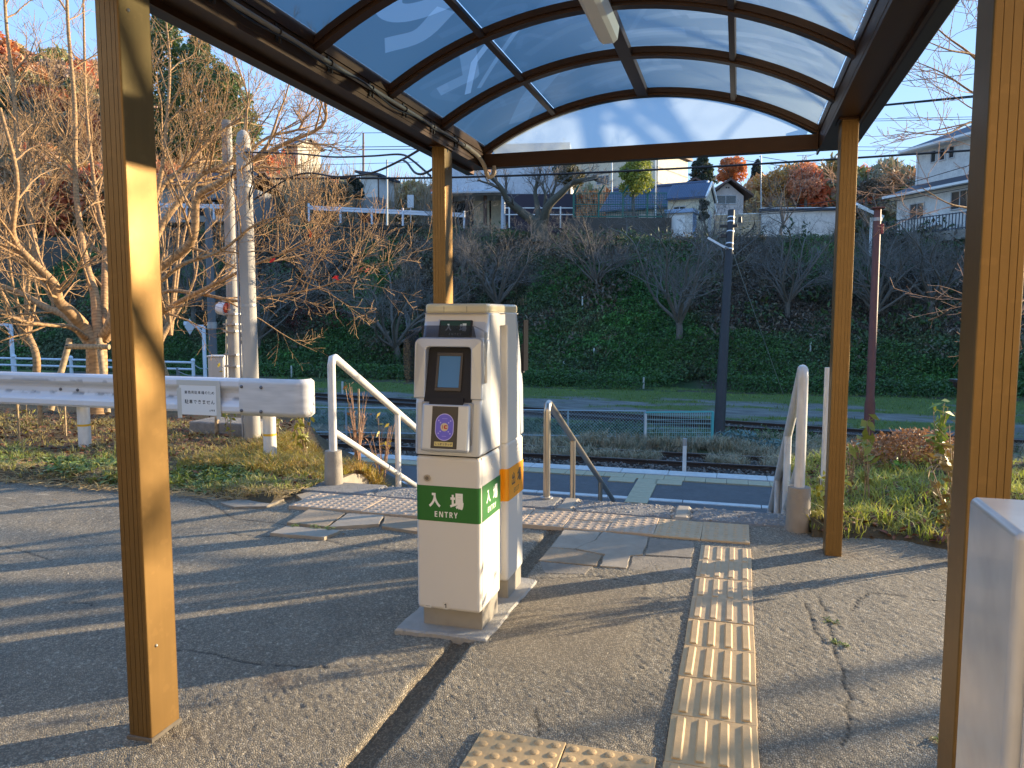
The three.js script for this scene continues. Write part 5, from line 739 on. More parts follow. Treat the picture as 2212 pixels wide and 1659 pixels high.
// ------------------------------------------------------------------ overhead wires
{
  const cable = (name, label, pts, r, n = 30) => solo(name, label, 'cable', tube(curve(pts, n), r, 5), M.wire);
  cable('overhead_cable', 'thick black cable crossing the whole view below the tie beam', [at(440, 388, 15), at(680, 385, 15), at(930, 384, 15), at(1200, 376, 15), at(1500, 362, 15), at(1800, 344, 15), at(2140, 322, 15), at(2400, 306, 15)], 0.022, 60);
  cable('service_cable', 'black service cable from the stout pole to the left far shelter post', [onY(560, 400, 0).setY(2.75).set(-5.1, 2.7, -7.35), at(640, 378, 8.2), at(730, 382, 7.6), at(800, 374, 7), at(868, 345, 6.3), at(915, 318, 5.7)], 0.010, 40);
  cable('upper_cable', 'wavy black cable from the stout pole top towards the shelter beam', [V(-5.18, 3.2, -7.3), at(640, 332, 8), at(720, 339, 7.5), at(800, 337, 7), at(868, 334, 6.4), at(890, 346, 6.1), at(930, 380, 5.7)], 0.009, 50);
  cable('drip_loop', 'black cable loop hanging at the head of the left far shelter post', [at(868, 345, 6.2), at(880, 352, 5.9), at(900, 375, 5.5), at(920, 373, 5.3), at(948, 352, 5.1), at(966, 322, 5.1), at(955, 290, 5.1)], 0.009, 30);
  const far = [['upper pair of power wires in the right hand sky', [[1850, 232, 40], [2120, 205, 34]], 0.03], ['lower wire of the power pair in the right hand sky', [[1850, 234, 40], [2120, 208, 34]], 0.03], ['high thin wire in the right hand sky', [[1880, 183, 40], [2120, 158, 34]], 0.018],
    ['thin wire above the house roof', [[1850, 258, 60], [2120, 252, 56]], 0.02], ['thin wire just under the upper thin wire', [[1850, 262, 60], [2120, 257, 56]], 0.02], ['faint wire left of the white house roof', [[1850, 317, 60], [2120, 320, 56]], 0.02], ['faint level wire beside the right post', [[1850, 325, 60], [2120, 326, 56]], 0.015],
    ['wire passing before the white house wall', [[1640, 452, 40], [1850, 425, 40], [2120, 350, 36]], 0.018], ['second wire before the white house wall', [[1640, 460, 40], [1850, 440, 40], [2120, 392, 36]], 0.018], ['third wire before the white house lower wall', [[1640, 463, 40], [1850, 447, 40], [2120, 400, 36]], 0.018],
    ['wire high in the gap left of the shelter', [[500, 291, 30], [700, 288, 30], [905, 286, 30]], 0.012], ['wire in the gap above the autumn trees', [[560, 320, 30], [905, 316, 30]], 0.014], ['lower wire in the gap above the autumn trees', [[560, 326, 30], [905, 322, 30]], 0.014], ['wire behind the loop by the shelter post', [[560, 360, 30], [905, 350, 30]], 0.01],
    ['wire sloping down left of the transmission tower', [[1600, 345, 120], [1830, 380, 120]], 0.05], ['second wire sloping left of the transmission tower', [[1640, 338, 120], [1830, 370, 120]], 0.05]];
  for (const [label, pts, r] of far) cable('power_wire', label, pts.map(([x, y, d]) => at(x, y, d)), r, 16);
}
// ------------------------------------------------------------------ houses, walls and rails along the top of the slope
const wallWhite = std([0.85, 0.84, 0.82], 0.85, { map: dirt }), wallCream = std([0.80, 0.74, 0.58], 0.85, { map: dirt }), wallPink = std([0.74, 0.66, 0.63], 0.85, { map: dirt }), wallTan = std([0.70, 0.54, 0.36], 0.9, { map: dirt }), wallGrey = std([0.36, 0.36, 0.36], 0.85, { map: dirt });
const metalClad = std([0.66, 0.70, 0.78], 0.5, { metalness: 0.1, map: dirt }), roofBlue = std([0.055, 0.08, 0.14], 0.45, { metalness: 0.1 }), roofDark = std([0.045, 0.05, 0.07], 0.6), roofBrown = std([0.11, 0.065, 0.05], 0.7), pane = phys([0.03, 0.04, 0.05], 0.1, { clearcoat: 0.6 }), frameM = std([0.5, 0.5, 0.5], 0.5), shade = std([0.02, 0.02, 0.022], 0.9), trimWhite = std([0.84, 0.84, 0.82], 0.6);
function place(name, label, category, px, py, d, turn = 0) { const t = thing(name, label, category, at(px, py, d), YAW + turn); const k = d / FOCAL; return { t, k, x: (u) => (u - px) * k, y: (v) => (py - v) * k }; }
function windowOn(t, x0, x1, y0, y1, z, bars = 1) { const f = 0.06, w = part(t, 'window', [span(x0 - f, x1 + f, y0 - f, y0, z, z + 0.07), span(x0 - f, x1 + f, y1, y1 + f, z, z + 0.07), span(x0 - f, x0, y0, y1, z, z + 0.07), span(x1, x1 + f, y0, y1, z, z + 0.07)], frameM); part(w, 'pane', span(x0, x1, y0, y1, z + 0.005, z + 0.02), pane); if (bars) part(w, 'bar', span((x0 + x1) / 2 - 0.025, (x0 + x1) / 2 + 0.025, y0, y1, z + 0.02, z + 0.05), frameM); return w; }
// gable roof with rolled tiles; ridge along x between x0 and x1, eaves at z0 (back) and z1 (front)
function gableRoof(x0, x1, z0, z1, ye, yr, t = 0.12, rolls = 0) {
  const list = [], zc = (z0 + z1) / 2; for (const [ze] of [[z1], [z0]]) { const n = rolls ? Math.round((x1 - x0) / 0.14) : 1, m = rolls ? 10 : 1, pos = [], uv = [], idx = [];
    const H = (i, j) => rolls ? 0.035 * Math.sin(i * Math.PI) + 0.03 * (j - Math.floor(j)) : 0; const N = rolls ? n * 2 : 1;
    for (let i = 0; i <= N; i++) for (let j = 0; j <= m; j++) { const s = j / m, x = lerp(x0, x1, i / N); pos.push(x, lerp(yr, ye, s) + t + (rolls ? 0.04 * (i % 2) : 0), lerp(zc, ze, s)); uv.push(x, s); }
    for (let i = 0; i < N; i++) for (let j = 0; j < m; j++) { const a = i * (m + 1) + j, b = a + m + 1; ze > zc ? idx.push(a, a + 1, b, b, a + 1, b + 1) : idx.push(a, b, a + 1, b, b + 1, a + 1); } void H;
    const g = new THREE.BufferGeometry(); g.setAttribute('position', new THREE.Float32BufferAttribute(pos, 3)); g.setAttribute('uv', new THREE.Float32BufferAttribute(uv, 2)); g.setIndex(idx); g.computeVertexNormals(); list.push(g.toNonIndexed()); const u = list.at(-1); u.computeVertexNormals(); }
  const s = new THREE.Shape([[z0, ye], [zc, yr], [z1, ye], [z1, ye + t - 0.02], [zc, yr + t - 0.02], [z0, ye + t - 0.02]].map(([z, y]) => new THREE.Vector2(-z, y))); list.push(metric(new THREE.ExtrudeGeometry(s, { depth: x1 - x0, bevelEnabled: false }).rotateY(Math.PI / 2).translate(x0, 0, 0))); return list;
}
function gableWall(x0, x1, z0, z1, y0, ye, yr) { const zc = (z0 + z1) / 2, s = new THREE.Shape([[z0, y0], [z1, y0], [z1, ye], [zc, yr], [z0, ye]].map(([z, y]) => new THREE.Vector2(-z, y))); return metric(new THREE.ExtrudeGeometry(s, { depth: x1 - x0, bevelEnabled: false }).rotateY(Math.PI / 2).translate(x0, 0, 0)); }
{
  let h = place('house', 'grey walled house with dark roof behind the cherry tree branches', 'house', 440, 452, 62, -0.15);
  part(h.t, 'wall', span(h.x(330), h.x(530), -1, h.y(402), -6, 0), wallGrey); part(h.t, 'roof', gableRoof(h.x(318), h.x(542), -6.6, 0.6, h.y(404), h.y(362), 0.15), roofBrown); windowOn(h.t, h.x(470), h.x(500), h.y(432), h.y(414), 0); windowOn(h.t, h.x(400), h.x(432), h.y(432), h.y(414), 0); part(h.t, 'awning', span(h.x(395), h.x(515), h.y(438), h.y(434), 0, 1.4), roofDark); part(h.t, 'carport', span(h.x(395), h.x(512), -0.5, h.y(441), 0.01, 0.05), shade);
  h = place('house', 'small far house with pale gable among the autumn trees', 'house', 630, 340, 105, -0.6);
  part(h.t, 'wall', gableWall(h.x(600), h.x(650), -4, 0, -4, h.y(318), h.y(300)), wallCream); part(h.t, 'roof', gableRoof(h.x(594), h.x(656), -4.6, 0.6, h.y(318), h.y(299), 0.2), roofDark); windowOn(h.t, h.x(612), h.x(622), h.y(332), h.y(324), 0);
  h = place('storehouse', 'white walled storehouse with a dark sloping roof above the road rail', 'house', 780, 428, 62, -0.3);
  part(h.t, 'wall', span(0, h.x(820), -0.6, h.y(376), -3, 0), wallWhite); part(h.t, 'base', span(-0.02, h.x(820) + 0.02, -1.2, h.y(427), -3.02, 0.02), wallGrey); const rf = part(h.t, 'roof', span(-0.3, h.x(820) + 0.4, -0.09, 0.09, -3.4, 0.5), roofDark); rf.position.y = h.y(374); rf.rotation.z = -0.16; part(h.t, 'downpipe', span(h.x(820) + 0.02, h.x(820) + 0.1, -0.5, h.y(380), -0.06, 0.02), roofBrown);
  h = place('warehouse', 'pale blue grey metal clad building with a dark open garage below', 'building', 970, 470, 60, -0.12);
  part(h.t, 'upper_wall', span(h.x(945), h.x(1230), h.y(424), h.y(318), -7, 0), metalClad); const ribs = []; for (let x = h.x(948); x < h.x(1228); x += 0.28) ribs.push(span(x, x + 0.05, h.y(424), h.y(318), 0, 0.035)); part(h.t, 'cladding_ribs', ribs, metalClad).userData.kind = 'stuff';
  part(h.t, 'window', span(h.x(1125), h.x(1175), h.y(352), h.y(334), 0.0, 0.06), frameM); part(h.t, 'garage_wall', span(h.x(945), h.x(1230), -1, h.y(424), -7, -3), shade); for (const [a, b] of [[1010, 1046], [1050, 1086]]) part(h.t, 'shutter', span(h.x(a), h.x(b), -0.6, h.y(424), -2.98, -2.9), wallCream); for (const u of [975, 1008, 1048, 1088]) part(h.t, 'garage_post', span(h.x(u) - 0.12, h.x(u) + 0.12, -0.6, h.y(424), -0.4, -0.1), roofBrown);
  const aw = part(h.t, 'porch_roof', span(h.x(940), h.x(1096), -0.06, 0.06, -0.2, 1.6), metalClad); aw.position.y = h.y(414); aw.rotation.x = 0.22;
  h = place('apartment_house', 'large cream building whose right side glows in the low sun', 'building', 1420, 440, 72, -0.62);
  part(h.t, 'wall', span(-11, 0, -1, h.y(325), -7, 0), wallCream); for (const v of [362, 395]) part(h.t, 'band', span(-11.03, 0.03, h.y(v) - 0.05, h.y(v) + 0.05, -7.03, 0.03), wallGrey); part(h.t, 'roof', span(-11.4, 0.4, h.y(325), h.y(325) + 0.25, -7.4, 0.4), roofBrown); for (const x of [-9.5, -6.5, -3.4]) windowOn(h.t, x, x + 1.3, h.y(385), h.y(368), 0.0);
  h = place('tiled_house', 'white house with blue tiled roofs and a sunlit right gable', 'house', 1500, 500, 58, -0.5);
  const W = 7.2; part(h.t, 'wall', gableWall(-W, 0, -4.6, 0, -0.5, h.y(447), h.y(392)), wallWhite); part(h.t, 'roof', gableRoof(-W - 0.4, 0.35, -5.1, 0.5, h.y(448), h.y(390), 0.1, 1), roofBlue); part(h.t, 'ridge', rod(V(-W - 0.4, h.y(386), -2.3), V(0.36, h.y(386), -2.3), 0.13, 8), roofBlue); part(h.t, 'verge', [bar(V(0.37, h.y(446), 0.52), V(0.37, h.y(386), -2.3), 0.12, 0.22), bar(V(0.37, h.y(446), -5.12), V(0.37, h.y(386), -2.3), 0.12, 0.22)], trimWhite);
  part(h.t, 'annex_wall', gableWall(-1.4, 1.35, -0.4, 2.3, -0.5, h.y(440), h.y(408)), wallCream); part(h.t, 'annex_roof', gableRoof(-1.5, 1.5, -0.6, 2.6, h.y(441), h.y(406), 0.1, 1), roofBlue); part(h.t, 'annex_verge', [bar(V(1.52, h.y(440), 2.6), V(1.52, h.y(404), 1.0), 0.1, 0.2), bar(V(1.52, h.y(440), -0.6), V(1.52, h.y(404), 1.0), 0.1, 0.2)], trimWhite); windowOn(h.t, -5.6, -4.4, h.y(475), h.y(455), 0); windowOn(h.t, -3.2, -2.0, h.y(480), h.y(458), 0); const sw = windowOn(h.t, -0.9, -0.1, h.y(480), h.y(455), 2.3); void sw;
  part(h.t, 'side_door', span(1.35, 1.4, -0.4, h.y(462), 0.5, 1.4), frameM);
  h = place('gabled_house', 'pinkish grey house with brown gable roofs and a wide window', 'house', 1570, 470, 68, 0.0);
  const fg = (x0, x1, z0, z1, ye, yr, m) => { const s = new THREE.Shape([[x0, -0.5], [x1, -0.5], [x1, ye], [(x0 + x1) / 2, yr], [x0, ye]].map(([x, y]) => new THREE.Vector2(x, y))); return metric(new THREE.ExtrudeGeometry(s, { depth: z1 - z0, bevelEnabled: false }).translate(0, 0, z0)); };
  const fr = (x0, x1, z0, z1, ye, yr) => { const c = (x0 + x1) / 2, s = new THREE.Shape([[x0, ye], [c, yr], [x1, ye], [x1, ye + 0.2], [c, yr + 0.2], [x0, ye + 0.2]].map(([x, y]) => new THREE.Vector2(x, y))); return metric(new THREE.ExtrudeGeometry(s, { depth: z1 - z0, bevelEnabled: false }).translate(0, 0, z0)); };
  part(h.t, 'wall', fg(h.x(1535), h.x(1605), -6, 0, h.y(424), h.y(396)), wallPink); part(h.t, 'roof', fr(h.x(1522), h.x(1622), -6.6, 0.7, h.y(428), h.y(393)), roofBrown); windowOn(h.t, h.x(1545), h.x(1588), h.y(440), h.y(424), 0.0); part(h.t, 'vent', [span(h.x(1566), h.x(1569), h.y(408), h.y(405), 0.005, 0.02), span(h.x(1571), h.x(1574), h.y(408), h.y(405), 0.005, 0.02)], shade);
  part(h.t, 'rear_wall', fg(h.x(1478), h.x(1560), -9, -4, h.y(400), h.y(380)), wallPink); part(h.t, 'rear_roof', fr(h.x(1465), h.x(1575), -9.6, -3.4, h.y(404), h.y(374)), roofBrown);
  h = place('retaining_wall', 'tan block wall glowing in the sun below the gabled house', 'wall', 1595, 506, 56, -0.25); for (let r = 0; r < 3; r++) for (let c = 0; c < 6; c++) part(h.t, 'wall_panel', rspan(h.x(1545) + c * 0.62 + 0.01, h.x(1545) + c * 0.62 + 0.61, r * 0.52 + 0.01 - 0.1, r * 0.52 + 0.4, -0.2, 0, 0.015, 1), wallTan); part(h.t, 'core', span(h.x(1545), h.x(1545) + 3.7, -0.8, 1.5, -0.19, -0.04), trimWhite);
  h = place('long_wall', 'long white plastered wall with dark coping left of the right shelter post', 'wall', 1645, 513, 55, -0.06); part(h.t, 'wall', span(0, h.x(1835), -0.8, h.y(457), -0.3, 0), wallWhite); part(h.t, 'coping', span(-0.1, h.x(1835) + 0.1, h.y(457), h.y(452), -0.5, 0.2), roofDark); part(h.t, 'coping_cap', span(-0.1, h.x(1835) + 0.1, h.y(452), h.y(450), -0.45, 0.1), trimWhite);
  h = place('shed', 'small pale blue and white shed at the crest below the tiled house', 'shed', 1472, 503, 53, -0.4); part(h.t, 'wall', span(-1.05, 0.75, -0.3, 1.35, -1.5, 0), wallWhite); part(h.t, 'side', span(0.75, 0.77, -0.3, 1.35, -1.48, -0.02), std([0.16, 0.30, 0.52], 0.6)); part(h.t, 'roof', rspan(-1.2, 0.9, 1.35, 1.62, -1.7, 0.2, 0.03), std([0.30, 0.42, 0.60], 0.6)); part(h.t, 'door', span(-0.7, 0.2, -0.2, 1.2, 0, 0.02), trimWhite);
  h = place('white_house', 'large white two storey house with dark slate roofs at the right', 'house', 1972, 505, 50, -1.3);
  const L = 13, y1 = h.y(333), y0 = h.y(434); part(h.t, 'wall', span(0, L, y0 - 1, y1, -8, 0), wallWhite); part(h.t, 'lower_wall', span(-0.4, L, -1.2, y0 + 0.2, -7, 1.0), wallWhite);
  const hip = (x0, x1, z0, z1, ye, rise, inset) => { const zc = (z0 + z1) / 2, a = [V(x0, ye, z1), V(x1, ye, z1), V(x1, ye, z0), V(x0, ye, z0)], r0 = V(x0 + inset, ye + rise, zc), r1 = V(x1 - inset, ye + rise, zc), tri = [[a[0], a[1], r1], [a[0], r1, r0], [a[2], a[3], r0], [a[2], r0, r1], [a[3], a[0], r0], [a[1], a[2], r1]]; const g = new THREE.BufferGeometry(); g.setAttribute('position', new THREE.Float32BufferAttribute(tri.flat().flatMap((v) => v.toArray()), 3)); g.computeVertexNormals(); return metric(g); };
  part(h.t, 'roof', hip(-0.7, L + 0.7, -8.7, 0.7, y1 + 0.16, 2.0, 4.5), roofDark); part(h.t, 'eaves', [span(-0.7, L + 0.7, y1 - 0.02, y1 + 0.15, -8.7, 0.7), span(-0.78, L + 0.7, y1 + 0.03, y1 + 0.17, 0.7, 0.8), span(-0.78, -0.7, y1 + 0.03, y1 + 0.17, -8.7, 0.7)], trimWhite);
  part(h.t, 'lower_roof', (() => { const ye = y0 + 0.3, yr = y0 + 0.95, x0 = -0.9, x1 = L, z1 = 1.6, tri = [[V(x0, ye, z1), V(x1, ye, z1), V(x1, yr, 0.02)], [V(x0, ye, z1), V(x1, yr, 0.02), V(-0.02, yr, 0.02)], [V(x0, ye, -7.5), V(x0, ye, z1), V(-0.02, yr, 0.02)], [V(x0, ye, -7.5), V(-0.02, yr, 0.02), V(-0.02, yr, -7.5)]]; const g = new THREE.BufferGeometry(); g.setAttribute('position', new THREE.Float32BufferAttribute(tri.flat().flatMap((v) => v.toArray()), 3)); g.computeVertexNormals(); return metric(g); })(), roofDark); part(h.t, 'lower_eaves', [span(-0.9, L, y0 + 0.19, y0 + 0.29, -7.5, 1.6), span(-0.98, L, y0 + 0.15, y0 + 0.3, 1.6, 1.7), span(-0.98, -0.9, y0 + 0.15, y0 + 0.3, -7.5, 1.6)], trimWhite);
  for (const x of [1.25, 1.95, 2.65]) windowOn(h.t, x, x + 0.36, h.y(362), h.y(340), 0, 0); windowOn(h.t, 0.8, 1.9, y0 - 1.3, y0 - 0.45, 1.0); windowOn(h.t, 4.0, 5.2, y0 - 1.15, y0 - 0.15, 1.0); part(h.t, 'downpipe', rod(V(0.15, y0 + 0.9, 0.06), V(0.15, y1, 0.06), 0.05, 6), trimWhite); part(h.t, 'air_conditioner', rspan(2.6, 3.4, y0 - 2.0, y0 - 1.4, 1.02, 1.32, 0.03), trimWhite);
  h = place('bar_fence', 'dark vertical bar fence below the large white house', 'fence', 1905, 515, 47, -1.15); for (let k = 0; k < 46; k++) part(h.t, 'bar', span(k * 0.2, k * 0.2 + 0.035, 0, 1.0, -0.02, 0.02), roofDark); part(h.t, 'rail', [bar(V(0, 0.96, 0), V(9.2, 0.96, 0), 0.05, 0.05), bar(V(0, 0.12, 0), V(9.2, 0.12, 0), 0.05, 0.05)], roofDark); part(h.t, 'kerb', span(-0.2, 9.4, -0.5, 0.02, -0.15, 0.15), M.concrete);
  h = place('white_canopy', 'white slanted canopy roof beside the red brown pole top', 'canopy', 1868, 470, 40, 0); const cr = part(h.t, 'roof', rspan(-0.95, 0.6, -0.06, 0.06, -1, 1, 0.02), trimWhite); cr.position.set(0, 0.45, 0); cr.rotation.set(0.3, 0, -0.42); part(h.t, 'beam', bar(V(-0.8, 0.45, 1), V(0.5, -0.1, 1), 0.08, 0.16), wallWhite); part(h.t, 'leg', span(0.3, 0.4, -2, 0, -0.05, 0.05), trimWhite);
  h = place('dark_fence', 'dark purple netted wall behind the gnarled tree', 'wall', 1160, 478, 55, 0); part(h.t, 'wall', span(h.x(1090), h.x(1245), -0.8, h.y(420), -0.3, 0), std([0.055, 0.045, 0.06], 0.95)); part(h.t, 'rail', [span(h.x(1090), h.x(1240), h.y(452), h.y(450), 0.3, 0.36), span(h.x(1090), h.x(1240), h.y(466), h.y(464), 0.3, 0.36)], trimWhite); for (const u of [1100, 1165, 1210]) part(h.t, 'post', span(h.x(u) - 0.05, h.x(u) + 0.05, -0.5, h.y(448), 0.3, 0.38), trimWhite);
  h = place('green_fence', 'green mesh fence with leaning top arms on a concrete wall at the crest', 'fence', 1290, 470, 53, 0); const gm = std([0.03, 0.16, 0.12], 0.6); for (const u of [1239, 1293, 1345, 1398]) part(h.t, 'post', [span(h.x(u) - 0.06, h.x(u) + 0.06, 0, h.y(418), -0.06, 0.06), bar(V(h.x(u), h.y(420), 0), V(h.x(u) + 0.3, h.y(404), 0.5), 0.08, 0.08)], gm); for (const v of [418, 442, 468]) part(h.t, 'rail', span(h.x(1239), h.x(1440), h.y(v) - 0.03, h.y(v) + 0.03, -0.03, 0.03), gm); const ms = []; for (let x = h.x(1239); x < h.x(1440); x += 0.16) ms.push(span(x, x + 0.025, 0, h.y(418), -0.01, 0.01)); for (let y = 0.1; y < h.y(418); y += 0.16) ms.push(span(h.x(1239), h.x(1440), y, y + 0.025, -0.012, 0.012)); part(h.t, 'wire_mesh', ms, std([0.02, 0.10, 0.09], 0.7)).userData.kind = 'stuff'; part(h.t, 'concrete_wall', span(h.x(1225), h.x(1450), -1.4, -0.03, -0.3, 0.15), std([0.13, 0.115, 0.1], 0.95, { map: speck }));
  // road rail along the crest
  const crestRail = (name, label, u0, v0, u1, v1, d0, d1, posts) => { const t = thing(name, label, 'guardrail'), a = at(u0, v0, d0), b = at(u1, v1, d1), pm = std([0.62, 0.64, 0.70], 0.5); part(t, 'beam', [bar(a, b, 0.06, 0.3), bar(a.clone().add(V(0, 0.09, 0)), b.clone().add(V(0, 0.09, 0)), 0.14, 0.1), bar(a.clone().add(V(0, -0.09, 0)), b.clone().add(V(0, -0.09, 0)), 0.14, 0.1)], pm); for (let k = 0; k < posts; k++) { const p = a.clone().lerp(b, k / (posts - 1)); part(t, 'post', rod(p.clone().add(V(0, -0.9, 0.05)), p.clone().add(V(0, 0.28, 0.05)), 0.075, 8), pm); } };
  crestRail('road_rail', 'white road guardrail at the crest left of the far left shelter post', 668, 449, 1003, 465, 51, 52, 6); crestRail('road_rail', 'white road guardrail at the crest behind the cherry branches', 345, 444, 522, 447, 54, 53, 4);
  h = place('road_sign', 'small pale rectangular sign standing behind the road rail', 'sign', 887, 452, 53, 0); part(h.t, 'board', rspan(-0.22, 0.22, 0.1, 0.98, -0.02, 0.02, 0.01), std([0.5, 0.54, 0.57], 0.6)); part(h.t, 'leg', span(-0.04, 0.04, -1, 0.1, -0.03, 0.01), M.galv);
  const pole = (name, label, u, v0, v1, d, r, m = M.galv) => solo(name, label, 'pole', rod(at(u, v1, d), at(u, v0, d), r, 8, r * 0.8), m);
  pole('thin_pole', 'thin pale pole before the orange hillside left of the shelter post', 836, 345, 487, 50, 0.075, std([0.5, 0.5, 0.46], 0.7)); pole('thin_pole', 'thin brown pole rising behind the white storehouse', 785, 288, 372, 66, 0.11, std([0.24, 0.17, 0.13], 0.8)); pole('pipe_pillar', 'pale blue grey steel pillar under the metal clad building', 1087, 424, 495, 51, 0.17, std([0.45, 0.5, 0.56], 0.5)); pole('thin_pole', 'thin grey pole before the long white wall', 1644, 335, 455, 56, 0.05); pole('thin_pole', 'thin white pole right of the yellow green shrub', 1416, 345, 470, 54, 0.05, trimWhite); pole('thin_pole', 'thin white pole left of the yellow green shrub', 1322, 345, 415, 55, 0.05, trimWhite);
  // pylon far away
  const tw = thing('transmission_tower', 'faint lattice transmission tower above the autumn trees', 'pylon'), tb = at(1735, 420, 420), m = std([0.35, 0.36, 0.38], 0.6), HH = 21, legs = [], q = (k, s, r) => tb.clone().add(V(s * lerp(3, 0.8, k), k * HH, r * lerp(3, 0.8, k))); for (const s of [-1, 1]) for (const r of [-1, 1]) { legs.push(rod(q(0, s, r), q(1, s, r), 0.16, 4)); for (let k = 0; k < 6; k++) { legs.push(rod(q(k / 6, s, r), q((k + 1) / 6, -s, r), 0.1, 3)); legs.push(rod(q(k / 6, s, r), q((k + 1) / 6, s, -r), 0.1, 3)); } } part(tw, 'lattice', legs, m); part(tw, 'crossarm', [0.72, 0.86, 1].map((k) => rod(tb.clone().add(V(-4, k * HH, 0)), tb.clone().add(V(4, k * HH, 0)), 0.15, 4)), m);
  const sb2 = thing('storage_building', 'dark timber storage building behind the viewer on the left', 'building', [-27, 0, 5.2]); part(sb2, 'wall', span(0, 17, 0, 3.4, 0, 6), std([0.035, 0.028, 0.022], 0.9)); part(sb2, 'roof', gableRoof(-0.6, 17.6, -0.7, 6.7, 3.4, 5.2, 0.15), roofDark);
  // station building behind the viewer
  const sb = thing('station_building', 'cream plastered station building with brown roof behind the shelter', 'building', [2, 0, 5.0]); part(sb, 'wall', span(-9, 13, 0, 5.2, 0, 6), std([0.95, 0.78, 0.50], 0.9, { map: dirt })); part(sb, 'roof', gableRoof(-9.8, 13.8, -0.7, 6.7, 5.2, 7.2, 0.15), roofBrown); for (const x of [-7, -3.8, 2.5, 6, 9]) { part(sb, 'window_frame', span(x, x + 1.6, 1.0, 2.4, -0.04, -0.001), frameM); part(sb, 'pane', span(x + 0.08, x + 1.52, 1.08, 2.32, -0.055, -0.041), pane); } part(sb, 'door', span(-0.9, 0.9, 0, 2.3, -0.05, -0.001), wallGrey);
}
// ------------------------------------------------------------------ foliage
const leafMat = (t = 0.3) => phys([1, 1, 1], 0.75, { transmission: t, thickness: 0, side: THREE.DoubleSide });
// n leaves through an ellipsoid, most near its skin
function leafBall(n, rx, ry, rz, s, hollow = 0.5, flat = 0) {
  const pos = new Float32Array(n * 18), nor = new Float32Array(n * 18), a = V(), b = V(), c = V(), nn = V();
  for (let i = 0; i < n; i++) {
    const th = rr(0, 6.283), ph = Math.acos(rr(-1, 1)), r = Math.pow(lerp(hollow, 1, rnd()), 0.7); c.set(Math.sin(ph) * Math.cos(th) * rx * r, Math.cos(ph) * ry * r, Math.sin(ph) * Math.sin(th) * rz * r);
    nn.set(rr(-1, 1), rr(-1, 1) + flat * 2, rr(-1, 1)).normalize(); a.set(rr(-1, 1), rr(-1, 1), rr(-1, 1)).cross(nn).normalize(); b.crossVectors(nn, a); const w = s * rr(0.6, 1.2), l = w * rr(1.1, 1.7);
    const P = [c.clone().addScaledVector(b, -l), c.clone().addScaledVector(a, w * 0.6), c.clone().addScaledVector(b, l), c.clone().addScaledVector(b, -l), c.clone().addScaledVector(b, l), c.clone().addScaledVector(a, -w * 0.6)];
    P[1].addScaledVector(nn, w * 0.25); P[5].addScaledVector(nn, w * 0.25);
    P.forEach((p, k) => { pos.set([p.x, p.y, p.z], i * 18 + k * 3); nor.set([nn.x, nn.y, nn.z], i * 18 + k * 3); });
  }
  const g = new THREE.BufferGeometry(); g.setAttribute('position', new THREE.BufferAttribute(pos, 3)); g.setAttribute('normal', new THREE.BufferAttribute(nor, 3)); g.setAttribute('uv', new THREE.BufferAttribute(new Float32Array(n * 12), 2)); return g;
}
function bladeTuft(n, h, r, w, bend = 0.5) {
  const pos = [], idx = []; for (let i = 0; i < n; i++) { const a = rr(0, 6.283), x = rr(-r, r), z = rr(-r, r), H = h * rr(0.5, 1.1), ww = w * rr(0.6, 1.2), dx = Math.cos(a), dz = Math.sin(a), o = pos.length / 3, k = bend * H * rr(0.3, 1.1);
    for (const [t, f] of [[0, 1], [0.5, 0.85]]) { pos.push(x - dz * ww * f + dx * k * t * t, H * t, z + dx * ww * f + dz * k * t * t, x + dz * ww * f + dx * k * t * t, H * t, z - dx * ww * f + dz * k * t * t); } pos.push(x + dx * k, H * (1 - 0.25 * bend), z + dz * k); idx.push(o, o + 1, o + 2, o + 1, o + 3, o + 2, o + 2, o + 3, o + 4); }
  const g = new THREE.BufferGeometry(); g.setAttribute('position', new THREE.Float32BufferAttribute(pos, 3)); g.setIndex(idx); const q = g.toNonIndexed(); q.computeVertexNormals(); q.setAttribute('uv', new THREE.BufferAttribute(new Float32Array(q.attributes.position.count * 2), 2)); return q;
}
function scatter(geo, mat, n, make) { // make(i) -> [x, y, z, scale, color, squash] or null
  const M4 = [], C = [], m = new THREE.Matrix4(), q = new THREE.Quaternion(), e = new THREE.Euler(); for (let i = 0; i < n; i++) { const r = make(i); if (!r) continue; const [x, y, z, s, c, sq = 1, tilt = 0.25] = r; e.set(rr(-tilt, tilt), rr(0, 6.283), rr(-tilt, tilt)); q.setFromEuler(e); m.compose(V(x, y, z), q, V(s, s * sq, s)); M4.push(m.clone()); C.push(c); }
  const im = new THREE.InstancedMesh(geo, mat, M4.length); M4.forEach((a, i) => { im.setMatrixAt(i, a); im.setColorAt(i, C[i]); }); return im;
}
const mixc = (a, b, t, k = 1) => rgb(lerp(a[0], b[0], t) * k, lerp(a[1], b[1], t) * k, lerp(a[2], b[2], t) * k);
